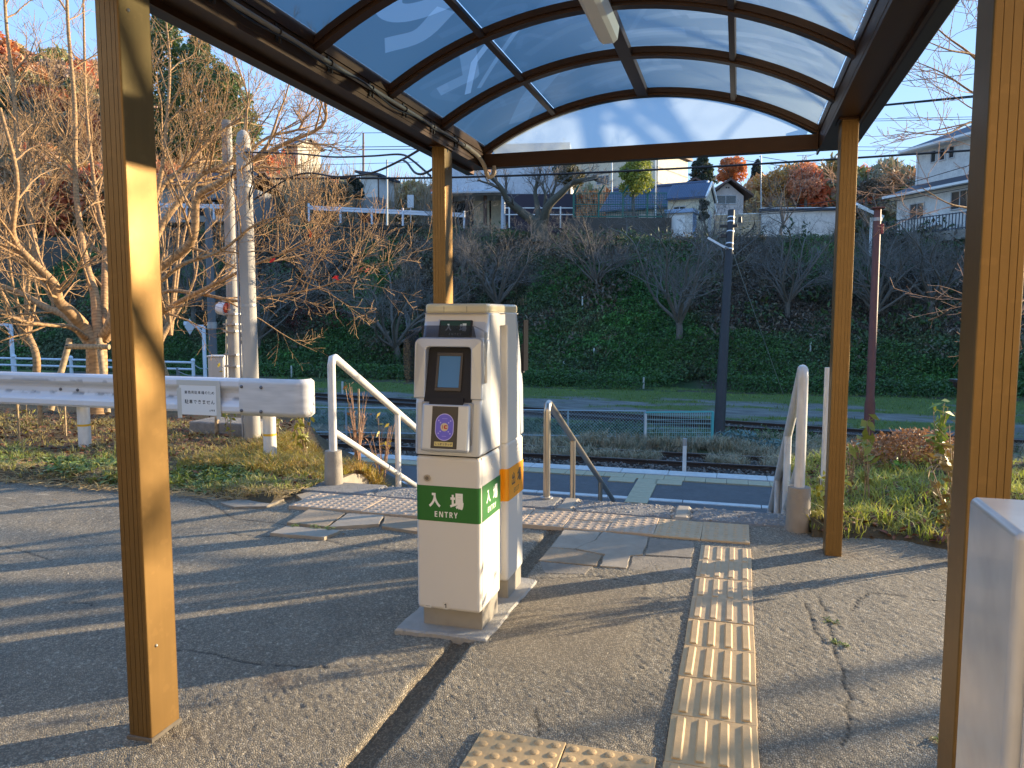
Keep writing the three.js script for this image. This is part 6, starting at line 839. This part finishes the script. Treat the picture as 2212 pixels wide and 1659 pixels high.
{ // ground cover of the slope
  seed = 301; const clump = leafBall(26, 0.5, 0.3, 0.5, 0.075, 0.3, 0.3);
  stuff(scatter(clump, leafMat(0.2), 46000, () => { const x = rr(-50, 20), z = rr(-36.5, -51), y = hillY(x, z); const n = fbm(x * 0.22, z * 0.22, 4, 111), f = fbm(x * 1.1, z * 1.1, 3, 303), t = (-z - 36) / 15, bare = fbm(x * 0.3 + 9, z * 0.3, 3, 305); if (t > 0.25 && bare > 0.55 && rnd() > 0.45) return null; const g = clamp(smooth(0.44, 0.68, n + 0.25 * (f - 0.5)) + (t < 0.3 ? 0.45 : 0)); return [x, y + rr(0.02, 0.25), z, rr(0.5, 1.15) * (t < 0.25 ? 1.1 : 0.9), mixc([0.14, 0.11, 0.08], [0.06, 0.17, 0.03], g, rr(0.4, 1.8) * lerp(0.7, 1.4, fbm(x * 0.6, z * 0.6, 2, 306))), rr(0.7, 1.2)]; }), 'undergrowth', 'dark ivy and scrub covering the shaded slope', 'undergrowth');
  seed = 304; stuff(scatter(leafBall(90, 0.6, 0.5, 0.6, 0.06, 0.4), leafMat(0.2), 620, () => { const x = rr(-46, 19), z = rr(-38.5, -50.5), n = fbm(x * 0.4, z * 0.4, 3, 308); if (n < 0.46) return null; return [x, hillY(x, z) + 0.3, z, rr(0.7, 2.1), rnd() < 0.45 ? mixc([0.12, 0.09, 0.06], [0.2, 0.15, 0.09], rnd()) : mixc([0.03, 0.055, 0.02], [0.07, 0.13, 0.03], rnd()), rr(0.7, 1.3)]; }), 'scrub', 'mixed dark bushes and withered brown scrub on the slope', 'scrub');
  stuff(scatter(bladeTuft(22, 0.9, 0.3, 0.016, 0.9), std([1, 1, 1], 0.9, { side: THREE.DoubleSide }), 1500, () => { const x = rr(-46, 19), z = rr(-38, -51), n = fbm(x * 0.35 + 4, z * 0.35, 3, 310); if (n < 0.5) return null; return [x, hillY(x, z), z, rr(0.5, 1.2), mixc([0.26, 0.2, 0.12], [0.16, 0.14, 0.08], rnd()), rr(0.5, 1)]; }), 'dry_grass', 'withered pale grass tussocks on the slope', 'grass');
  // clipped low hedge mass at the foot
  seed = 307; const hedge = leafBall(60, 0.75, 0.5, 0.75, 0.055, 0.75, 0.2);
  stuff(scatter(hedge, leafMat(0.2), 2600, () => { const x = rr(-34, 18), z = rr(-34.6, -39.5) - (x < -12 ? 1.5 : 0), n = fbm(x * 0.35, z * 0.5, 3, 309); if (n < 0.38) return null; const y = Math.max(hillY(x, z), BED); return [x, y + 0.2, z, rr(0.75, 1.2), mixc([0.04, 0.10, 0.02], [0.08, 0.20, 0.03], rnd() * n * 1.6, rr(0.6, 1.3)), rr(0.8, 1.1), 0.1]; }), 'hedge', 'low dark green clipped azalea mass along the foot of the slope', 'hedge');
  seed = 311; const rb = leafBall(900, 2.4, 0.9, 1.6, 0.07, 0.6); const p = groundHit(690, 712, hillY, 30); const r = solo('red_shrub', 'dark red leaved shrub on the slope right of the concrete pole', 'shrub', rb, std([0.085, 0.018, 0.012], 0.9)); r.position.copy(p).add(V(0, 0.6, 0));
  // short grass on the yard
  seed = 313; const tuft = bladeTuft(12, 0.15, 0.16, 0.009, 0.5);
  stuff(scatter(tuft, std([1, 1, 1], 0.9, { side: THREE.DoubleSide }), 42000, () => { const x = rr(-24, 13), z = rr(-21.5, -36); if (Math.abs(z - lerp(-25.85, -23.15, (x + 7.2) / 12.1)) < 1.2) return null; const n = fbm(x * 0.5, z * 1.1, 4, 125), f = fbm(x * 3, z * 3, 3, 127); if (n + 0.25 * (f - 0.5) + 0.35 * smooth(-29.5, -33, z) < 0.47) return null; return [x, BED, z, rr(0.6, 1.3), mixc([0.09, 0.17, 0.025], [0.22, 0.28, 0.05], rnd() * rnd() * 1.5, rr(0.6, 1.2)), rr(0.6, 1.1)]; }), 'lawn', 'short green grass beyond the siding track', 'grass');
  // dry grass by the rails
  seed = 317; const dry = bladeTuft(16, 0.34, 0.12, 0.006, 0.9);
  stuff(scatter(dry, std([1, 1, 1], 0.9, { side: THREE.DoubleSide }), 5200, (i) => { let x, z; if (i < 2600) { x = rr(-14, 7); z = rr(-19.0, -20.3); if (x > -1 && x < 1) z -= rr(0, 1); if (x < -6 && rnd() > 0.35) return null; } else if (i < 4000) { x = rr(-6, 3.5); z = rr(-17.7, -18.6); if (fbm(x * 0.9, 4, 2, 319) < 0.45) return null; } else { x = rr(-0.5, 7); z = rr(-19.3, -22.5); } const y = BED + 0.03 + (Math.abs(x + 1.9) < 2 && z < -18.9 && z > -20 ? 0.25 * rnd() : 0); return [x, y, z, rr(0.5, 1.15), mixc([0.42, 0.34, 0.22], [0.22, 0.2, 0.1], rnd() * rnd() * 1.3, rr(0.6, 1.15)), rr(0.6, 1)]; }), 'dry_grass', 'straw coloured dry grass along and between the near rails', 'grass');
  seed = 321; stuff(scatter(leafBall(24, 0.35, 0.2, 0.35, 0.045, 0.2, 0.3), leafMat(0.2), 900, () => { const x = rr(-14, 2), z = rr(-20.6, -23.2); if (fbm(x * 0.6, z * 0.9, 3, 322) < 0.42 || (x > -2 && rnd() > 0.4)) return null; return [x, BED + 0.1, z, rr(0.5, 1.1), mixc([0.03, 0.10, 0.035], [0.10, 0.15, 0.04], rnd(), rr(0.6, 1.3)), rr(0.6, 1.2)]; }), 'weeds', 'dark green weeds growing behind the chain link fence', 'weeds');
  seed = 323; const sil = leafBall(420, 0.42, 0.22, 0.32, 0.035, 0.3); for (const [px, py, s, label] of [[1600, 955, 1.3, 'silvery blue green shrub right of the turquoise panel'], [1570, 950, 0.9, 'small silvery shrub at the foot of the dark pole'], [1670, 968, 0.9, 'silvery green plant left of the white handrail']]) { const b = solo('silver_shrub', label, 'shrub', sil, std([0.13, 0.22, 0.21], 0.9)); b.position.copy(onY(px, py + 8, BED)).add(V(0, 0.15, 0)); b.scale.setScalar(s); }
}
// trees with crowns
function crownTree(name, label, category, px, py, d, w, h, color, dense = 1, o = {}) {
  const k = d / FOCAL, base = at(px, py, d), W = w * k / 2, H = h * k, t = thing(name, label, category, base); t.position.y -= 1; const n = o.lobes ?? 9, list = [];
  for (let i = 0; i < n; i++) { const y = o.cone ? (i + 0.5) / n : rr(0.35, 0.95), rad = o.cone ? W * (1.02 - 0.85 * y * y) : W * rr(0.36, 0.6), a = rr(0, 6.3), off = o.cone ? W * 0.12 : W * rr(0.1, 0.62) * (1 - 0.5 * Math.abs(y - 0.6)); list.push(leafBall(Math.round((o.leaves ?? 420) * dense), rad, o.cone ? H / n * 1.1 : rad * rr(0.6, 0.95), rad, (o.leaf ?? 0.2), 0.55).translate(Math.cos(a) * off, 1 + H * y, Math.sin(a) * off)); }
  part(t, 'trunk', tube([V(0, -1, 0), V(0, 1 + H * 0.4, 0), V(0.1, 1 + H * 0.85, 0)], [Math.max(0.12, W * 0.09), W * 0.06, W * 0.02], 7), M.barkGrey);
  if (!o.cone) part(t, 'limbs', Array.from({ length: 7 }, (_, i) => tube([V(0, 1 + H * 0.3, 0), V(Math.cos(i) * W * 0.4, 1 + H * 0.6, Math.sin(i) * W * 0.4), V(Math.cos(i) * W * 0.7, 1 + H * 0.85, Math.sin(i) * W * 0.7)], [W * 0.045, W * 0.03, W * 0.01], 5)), M.barkGrey);
  part(t, 'crown', list, phys(color, 0.85, { transmission: 0.45, thickness: 0, side: THREE.DoubleSide })); return t;
}
{
  seed = 331;
  crownTree('cedar', 'tall dark green cedar at the left behind the shelter post', 'tree', 355, 330, 88, 190, 285, [0.085, 0.13, 0.025], 1.3, { cone: 1, lobes: 12, leaf: 0.22, leaves: 520 });
  crownTree('cedar', 'dark green cedar with a broad crown above the thin concrete pole', 'tree', 432, 330, 86, 190, 238, [0.10, 0.15, 0.03], 1.3, { cone: 1, lobes: 11, leaf: 0.22, leaves: 520 });
  crownTree('cedar', 'rightmost dark green cedar sloping down to the autumn hillside', 'tree', 492, 320, 84, 150, 165, [0.11, 0.17, 0.03], 1.3, { cone: 1, lobes: 10, leaf: 0.2, leaves: 520 });
  crownTree('autumn_tree', 'orange autumn tree just above the gabled house roof', 'tree', 1578, 410, 105, 74, 66, [0.66, 0.24, 0.07], 0.6, { lobes: 9, leaf: 0.22 });
  crownTree('autumn_tree', 'rounded salmon orange tree under the transmission tower', 'tree', 1740, 455, 90, 96, 100, [0.70, 0.30, 0.14], 0.6, { lobes: 13, leaf: 0.16 });
  crownTree('autumn_tree', 'yellow orange tree left of the salmon orange tree', 'tree', 1668, 450, 92, 84, 80, [0.62, 0.36, 0.09], 0.55, { lobes: 8, leaf: 0.17 });
  crownTree('autumn_tree', 'brown orange thin tree between the right post and white house', 'tree', 1925, 455, 88, 70, 84, [0.5, 0.27, 0.11], 0.45, { lobes: 8, leaf: 0.16 });
  crownTree('autumn_tree', 'grey brown half bare tree right of the right shelter post', 'tree', 1870, 450, 84, 70, 90, [0.16, 0.12, 0.075], 0.6, { lobes: 8, leaf: 0.16 });
  crownTree('conifer', 'small pointed dark conifer on the skyline by the orange tree', 'tree', 1732 - 98, 400, 130, 30, 50, [0.03, 0.045, 0.02], 1, { cone: 1, lobes: 8, leaf: 0.25, leaves: 260 });
  crownTree('conifer', 'dark conifer behind the cream building', 'tree', 1515, 400, 120, 60, 62, [0.03, 0.05, 0.02], 1, { cone: 1, lobes: 9, leaf: 0.25, leaves: 260 });
  crownTree('conifer', 'dark green bushy conifer left of the white storehouse', 'tree', 770, 445, 58, 40, 62, [0.02, 0.035, 0.015], 1, { lobes: 7, leaf: 0.1 });
  crownTree('straw_bush', 'straw coloured drooping bush behind the road rail', 'shrub', 728, 448, 56, 84, 50, [0.25, 0.18, 0.09], 0.8, { lobes: 9, leaf: 0.1 });
  crownTree('shrub', 'sunlit yellow green evergreen shrub beside the white pole', 'shrub', 1368, 440, 53, 92, 92, [0.30, 0.33, 0.04], 0.9, { lobes: 12, leaf: 0.11, leaves: 300 });
  crownTree('shrub', 'olive brown clipped garden tree behind the gnarled tree', 'shrub', 1230, 420, 57, 90, 60, [0.11, 0.095, 0.03], 0.8, { lobes: 9, leaf: 0.1, leaves: 300 });
  crownTree('shrub', 'dark green garden pine beside the tiled house wall', 'shrub', 1522, 500, 53, 30, 66, [0.035, 0.045, 0.015], 1, { lobes: 7, leaf: 0.08, leaves: 260 });
  // the wooded hills
  seed = 341; const kinds = [0, 1, 2].map((i) => join(Array.from({ length: 7 }, () => leafBall(130, rr(1.0, 1.7), rr(0.9, 1.4), rr(1.0, 1.7), 0.27, 0.5).translate(rr(-1.5, 1.5), 3 + rr(-0.4, 2.6), rr(-1.5, 1.5))))); const cols = [[0.58, 0.27, 0.07], [0.48, 0.30, 0.12], [0.36, 0.26, 0.14], [0.56, 0.19, 0.06], [0.24, 0.20, 0.08], [0.10, 0.12, 0.04], [0.44, 0.33, 0.18]];
  kinds.forEach((g, k) => stuff(scatter(g, leafMat(0.3), 900, () => { const az = rr(-62, 26) * Math.PI / 180, d = rr(74, 150), x = Math.sin(az) * d, z = -Math.cos(az) * d; if (z > -56) return null; const dd = az * 57.3; if (dd > -4 && d < 98) return null; const c = cols[Math.floor(Math.pow(noise(x * 0.06, z * 0.06, 343 + k) * 0.7 + rnd() * 0.3, 1.0) * 6.99)]; return [x, hillY(x, z) - 1.2, z, rr(0.75, 1.25) * (dd > 0 ? 1.15 : 1), rgb(c[0] * rr(0.9, 1.4), c[1] * rr(0.9, 1.35), c[2] * rr(0.9, 1.3)), rr(0.85, 1.25), 0.1]; }), 'woodland', ['brown and orange autumn woodland covering the hills', 'tan thinning autumn woodland mixed over the hills', 'rust coloured autumn woodland mixed over the hills'][k], 'woodland'));
  // brushwood of bare grey brown trees on the left hill
  seed = 347; const brush2 = (() => { const l = []; for (let i = 0; i < 60; i++) { const a = rr(0, 6.3), s = rr(0.3, 1.8), h = rr(2.5, 6); l.push(tube([V(0, 0, 0), V(Math.cos(a) * s * 0.4, h * 0.55, Math.sin(a) * s * 0.4), V(Math.cos(a) * s, h, Math.sin(a) * s)], [0.06, 0.035, 0.01], 3, false)); } return join(l); })();
  stuff(scatter(brush2, std([1, 1, 1], 0.95), 420, () => { const az = rr(-58, 20) * Math.PI / 180, d = rr(64, 128), x = Math.sin(az) * d, z = -Math.cos(az) * d; if (z > -56) return null; if (az > -0.1 && d < 98) return null; return [x, hillY(x, z) - 0.3, z, rr(0.9, 1.6), mixc([0.48, 0.34, 0.20], [0.32, 0.25, 0.17], rnd()), 1, 0.1]; }), 'brushwood', 'bare grey brown brushwood standing among the autumn woodland', 'woodland');
}
// near grass, litter and plants
const leafShape = (() => { const g = leafBall(1, 0, 0, 0, 0.03, 0, 3); return g; })();
{
  seed = 351; const dens = (x, z, s) => fbm(x * 1.6, z * 1.6, 3, s), tuft = bladeTuft(14, 0.11, 0.06, 0.0035, 0.8), long = bladeTuft(14, 0.2, 0.06, 0.0045, 0.8), gm = phys([1, 1, 1], 0.9, { transmission: 0.45, thickness: 0, side: THREE.DoubleSide });
  stuff(scatter(tuft, gm, 15000, () => { const x = rr(-13, -3.35), z = rr(-5.05, -8.2), n = dens(x, z, 353), edge = smooth(5.0, 5.35, -z); if (n + 0.35 * rnd() < 0.62 || rnd() > 0.25 + edge || (z < -5.85 && rnd() < 0.7)) return null; const dryk = clamp(0.25 + 0.9 * (1 - edge) + 0.5 * smooth(5.9, 6.7, -z) + rr(-0.3, 0.3)); return [x, bankL(x, z) - 0.01, z, rr(0.4, 1.15), mixc([0.25, 0.33, 0.035], [0.46, 0.33, 0.12], dryk, rr(0.7, 1.2)), rr(0.45, 0.95)]; }), 'grass', 'patchy sunlit grass strip in front of the guardrail', 'grass');
  stuff(scatter(long, gm, 3200, () => { const x = rr(-4.9, -3.32), z = rr(-5.75, -8.6); if (x > -3.45 && z > -6) return null; return [x, bankL(x, z) - 0.01, z, rr(0.5, 1.0), mixc([0.40, 0.36, 0.03], [0.44, 0.26, 0.06], rnd(), rr(0.7, 1.15)), rr(0.5, 0.9)]; }), 'dry_grass', 'golden yellow grass on the bank beside the left handrail', 'grass');
  stuff(scatter(long, gm, 5200, () => { const x = rr(0.5, 5.5), z = rr(-5.15, -8.2), n = dens(x, z, 357); if (n + 0.3 * rnd() < 0.6) return null; if (bankR(x, z) < 0.0) return null; return [x, bankR(x, z) - 0.01, z, rr(0.4, 1.05), mixc([0.34, 0.42, 0.04], [0.55, 0.45, 0.12], rnd() * 0.8, rr(0.75, 1.25)), rr(0.45, 0.95)]; }), 'grass', 'bright backlit grass in the bed right of the stairs', 'grass');
  const lit = std([1, 1, 1], 0.85, { side: THREE.DoubleSide });
  const litter = (n, f, name, label) => stuff(scatter(leafShape, lit, n, f), name, label, 'leaves');
  litter(7000, () => { const x = rr(-12, -3.4), z = rr(-5.2, -8.6); if (rnd() > smooth(5.1, 6.6, -z) + 0.15) return null; return [x, bankL(x, z) + rr(0.0, 0.03), z, rr(0.5, 1.1), mixc([0.26, 0.10, 0.05], [0.16, 0.085, 0.045], rnd(), rr(0.6, 1.4)), 1, 0.7]; }, 'fallen_leaves', 'red brown fallen leaves around the guardrail posts');
  litter(5200, () => { const x = rr(0.55, 5), z = rr(-5.2, -7.8); const y = bankR(x, z); if (y < -0.02) return null; return [x, y + rr(0.0, 0.04), z, rr(0.5, 1.2), mixc([0.24, 0.085, 0.05], [0.14, 0.075, 0.045], rnd(), rr(0.6, 1.4)), 1, 0.7]; }, 'fallen_leaves', 'brown fallen leaves in the bed right of the stairs');
  litter(420, () => { const x = rr(-6, -1.2), z = rr(-4.4, -5.6); return [x, asphaltY(x, z) + 0.006, z, rr(0.15, 0.4), mixc([0.26, 0.13, 0.05], [0.3, 0.2, 0.08], rnd()), 1, 0.3]; }, 'leaf_scraps', 'small dry leaf scraps along the pavement edge');
  seed = 359; stuff(scatter(new THREE.BoxGeometry(0.0022, 0.0016, 0.09), lit, 3200, () => { const x = rr(-9, -3.3), z = -4.98 - rr(0, 1.0) * rr(0.1, 1) - 0.12 * smooth(-3.9, -3.4, x); return [x, Math.max(0.004, bankL(x, z)) + rr(0.002, 0.02), z, rr(0.5, 1.5), mixc([0.55, 0.42, 0.22], [0.4, 0.28, 0.13], rnd(), rr(0.7, 1.1)), 1, 0.25]; }), 'straw', 'pale dry straw along the grass edge', 'straw');
  // low broad leaved weeds
  seed = 361; const weed = leafBall(16, 0.07, 0.03, 0.07, 0.022, 0.2, 1);
  stuff(scatter(weed, leafMat(0.3), 1500, () => { const x = rr(-8.5, -4), z = rr(-5.15, -6.2); if (dens(x, z, 363) < 0.52) return null; return [x, bankL(x, z) + 0.02, z, rr(0.6, 1.3), mixc([0.11, 0.20, 0.03], [0.22, 0.26, 0.04], rnd()), 1]; }), 'weeds', 'low green weeds growing in the left grass strip', 'weeds');
  stuff(scatter(weed, leafMat(0.3), 40, (i) => { const [x, z] = [[0.46, -3.78], [0.47, -3.52], [-2.86, -4.49], [-2.72, -4.5], [0.72, -2.78], [-2.62, -4.5]][i % 6]; return [x + rr(-0.04, 0.04), 0.012, z + rr(-0.03, 0.03), rr(0.2, 0.4), mixc([0.12, 0.22, 0.03], [0.3, 0.3, 0.05], rnd()), 0.8]; }), 'moss', 'tufts of green weed in the pavement cracks', 'weeds');
  // saplings: thin stems with sparse leaves
  function sapling(name, label, p, h, stems, color, nLeaf, leafS = 0.022, spreadK = 0.25, stemM = M.wood) { const t = thing(name, label, 'plant', p), tubes = [], tips = []; for (let i = 0; i < stems; i++) { const a = rr(0, 6.3), H = h * rr(0.5, 1), s = H * spreadK * rr(0.2, 1), pts = curve([V(rr(-0.03, 0.03), -0.05, rr(-0.03, 0.03)), V(Math.cos(a) * s * 0.4, H * 0.5, Math.sin(a) * s * 0.4), V(Math.cos(a) * s, H, Math.sin(a) * s)], 8); tubes.push(tube(pts, pts.map((_, k) => lerp(0.007, 0.002, k / 8)), 4, false)); for (let k = 3; k <= 8; k++) tips.push(pts[k]); for (let b = 0; b < 3; b++) { const q = pts[3 + b * 2 > 8 ? 8 : 3 + b * 2], e = q.clone().add(V(rr(-0.1, 0.1), rr(0.02, 0.14), rr(-0.1, 0.1)).multiplyScalar(h)); tubes.push(tube([q, e], [0.003, 0.0012], 3, false)); tips.push(e); } }
    part(t, 'stems', tubes, stemM); if (nLeaf) { const L = []; for (let i = 0; i < nLeaf; i++) { const q = tips[Math.floor(rnd() * tips.length)]; L.push(leafBall(1, 0, 0, 0, leafS, 0, 0.2).translate(q.x + rr(-0.03, 0.03), q.y + rr(-0.03, 0.03), q.z + rr(-0.03, 0.03))); } part(t, 'leaves', L, phys(color, 0.6, { transmission: 0.35, thickness: 0, side: THREE.DoubleSide })); } return t; }
  seed = 371; const yg = [0.30, 0.30, 0.03], gold = [0.55, 0.40, 0.03], brownL = [0.33, 0.16, 0.05], BL = (px, py) => { const q = onY(px, py, 0.0); q.y = bankL(q.x, q.z); return q; }, BR = (px, py) => { const q = onY(px, py, 0.05); q.y = bankR(q.x, q.z); return q; };
  sapling('sapling', 'leafy yellow green sapling right of the guardrail end', BL(655, 985), 0.75, 7, yg, 60, 0.03); sapling('sapling', 'tall dry brown stems behind the left white handrail', V(-3.45, bankL(-3.45, -6.5), -6.5), 0.85, 14, brownL, 40, 0.022, 0.22, M.twigRed); sapling('sapling', 'golden leaved twiggy plant between the left handrail posts', V(-3.4, bankL(-3.4, -6.9), -6.9), 0.75, 12, gold, 40, 0.024, 0.3, M.twigRed); sapling('sapling', 'small green leafed plant beside the card reader left edge', V(-2.95, -0.5, -7.1), 0.75, 9, [0.2, 0.22, 0.04], 110, 0.028, 0.3); sapling('sapling', 'green shoots low behind the card reader', V(-2.75, -0.62, -7.3), 0.6, 7, [0.14, 0.2, 0.04], 60, 0.03, 0.3);
  sapling('sapling', 'small green leaved shoot under the guardrail notice', BL(497, 960), 0.45, 4, yg, 26, 0.026); sapling('sapling', 'thin leafy shoot before the control box', BL(490, 940), 0.95, 3, gold, 16, 0.03, 0.12); sapling('sapling', 'pale leafless shoots left under the guardrail', BL(60, 955), 0.45, 9, yg, 18, 0.02); sapling('sapling', 'dry shoots under the guardrail by the middle post', BL(140, 950), 0.42, 8, yg, 12, 0.02); sapling('sapling', 'dry shoots right of the near left shelter post', BL(265, 945), 0.5, 7, gold, 20, 0.024); sapling('sapling', 'sprouting weed between rail end post and handrail', BL(600, 965), 0.4, 5, yg, 22, 0.026);
  sapling('sapling', 'tall stem with drooping leaves right of the far right post', BR(1872, 1090), 0.75, 4, [0.26, 0.3, 0.05], 36, 0.036, 0.12); sapling('sapling', 'leafy green sapling left of the near right post', BR(2020, 1040), 0.55, 5, [0.24, 0.32, 0.05], 60, 0.04, 0.25); sapling('shrub', 'yellow leaved shrub at the foot of the right concrete post', V(0.62, 0, -5.55), 0.36, 14, [0.50, 0.45, 0.04], 170, 0.026, 0.45); sapling('sapling', 'dry pale stalks right of the far right post', BR(1835, 1080), 0.42, 10, brownL, 14, 0.02, 0.2);
  sapling('shrub', 'leafy plant beyond the near right post at the frame edge', V(1.25, 0, -4.9), 0.9, 12, [0.28, 0.2, 0.05], 160, 0.03, 0.4);
  const ds = onY(1985, 1025, 0.05); const dome = thing('dry_shrub', 'rounded coppery brown dry shrub in the right bed', 'shrub', [ds.x, bankR(ds.x, ds.z) + 0.1, ds.z]); part(dome, 'leaves', [leafBall(2200, 0.42, 0.2, 0.34, 0.017, 0.5), leafBall(900, 0.3, 0.16, 0.28, 0.016, 0.5).translate(-0.34, -0.02, 0.1)], phys([0.36, 0.19, 0.085], 0.8, { transmission: 0.3, thickness: 0, side: THREE.DoubleSide })); part(dome, 'stems', Array.from({ length: 40 }, () => tube([V(0, -0.2, 0), V(rr(-0.35, 0.35), rr(0, 0.2), rr(-0.28, 0.28))], [0.006, 0.002], 3, false)), M.twigRed);
  sapling('weed', 'bright green broad leaf weed before the coppery shrub', BR(1948, 1045), 0.1, 8, [0.16, 0.34, 0.04], 40, 0.03, 0.8);
  // wooden stakes in the bank
  const stakes = [[42, 968, 820, 0.012, 'thin stake at the far left under the guardrail'], [88, 935, 870, 0.03, 'stout short stake left of the middle guardrail post'], [143, 955, 822, 0.012, 'thin stake just left of the middle guardrail post'], [472, 945, 815, 0.014, 'thin stake behind the guardrail notice'], [468, 950, 900, 0.022, 'pale short stake below the guardrail notice'], [585, 965, 830, 0.011, 'thin stake right of the stout concrete pole'], [655, 980, 840, 0.011, 'thin stake behind the rounded guardrail end'], [775, 960, 838, 0.011, 'thin stake behind the left white handrail']];
  for (const [px, y0, y1, r, label] of stakes) { const b = BL(px, y0), k = b.clone().sub(EYE), dep = k.dot(V(0, 0, -1).applyQuaternion(camera.quaternion)); const top = at(px, y1, dep); solo('stake', label, 'stake', tube([b.clone().add(V(0, -0.1, 0)), V(b.x + 0.01, top.y, b.z)], r, 7), M.wood); }
  const markers = [[1258, 672, 640, 'upper white marker stake on the slope right of the reader'], [1390, 840, 815, 'white marker stake low on the slope above the steel handrail'], [1218, 800, 780, 'short white marker stake just right of the reader'], [1750, 770, 738, 'white marker stake left of the white handrail top'], [1863, 848, 825, 'white marker stake behind the right shelter post'], [1283, 778, 752, 'white marker stake in the hedge right of the reader'], [630, 815, 790, 'white marker stake right of the concrete pole'], [740, 850, 824, 'white marker stake above the left handrail']];
  for (const [px, y0, y1, label] of markers) { const b = groundHit(px, y0, (x, z) => Math.max(hillY(x, z), BED + 0.05), 22), dep = b.clone().sub(EYE).dot(V(0, 0, -1).applyQuaternion(camera.quaternion)); solo('marker_stake', label, 'stake', rod(b.clone().add(V(0, -0.2, 0)), V(b.x, at(px, y1, dep).y, b.z), 0.045, 6), std([0.55, 0.55, 0.5], 0.7)); }
}
// ------------------------------------------------------------------ done
scene.traverse((o) => { if (o.isMesh) { o.castShadow = true; o.receiveShadow = true; } });
renderer.render(scene, camera);
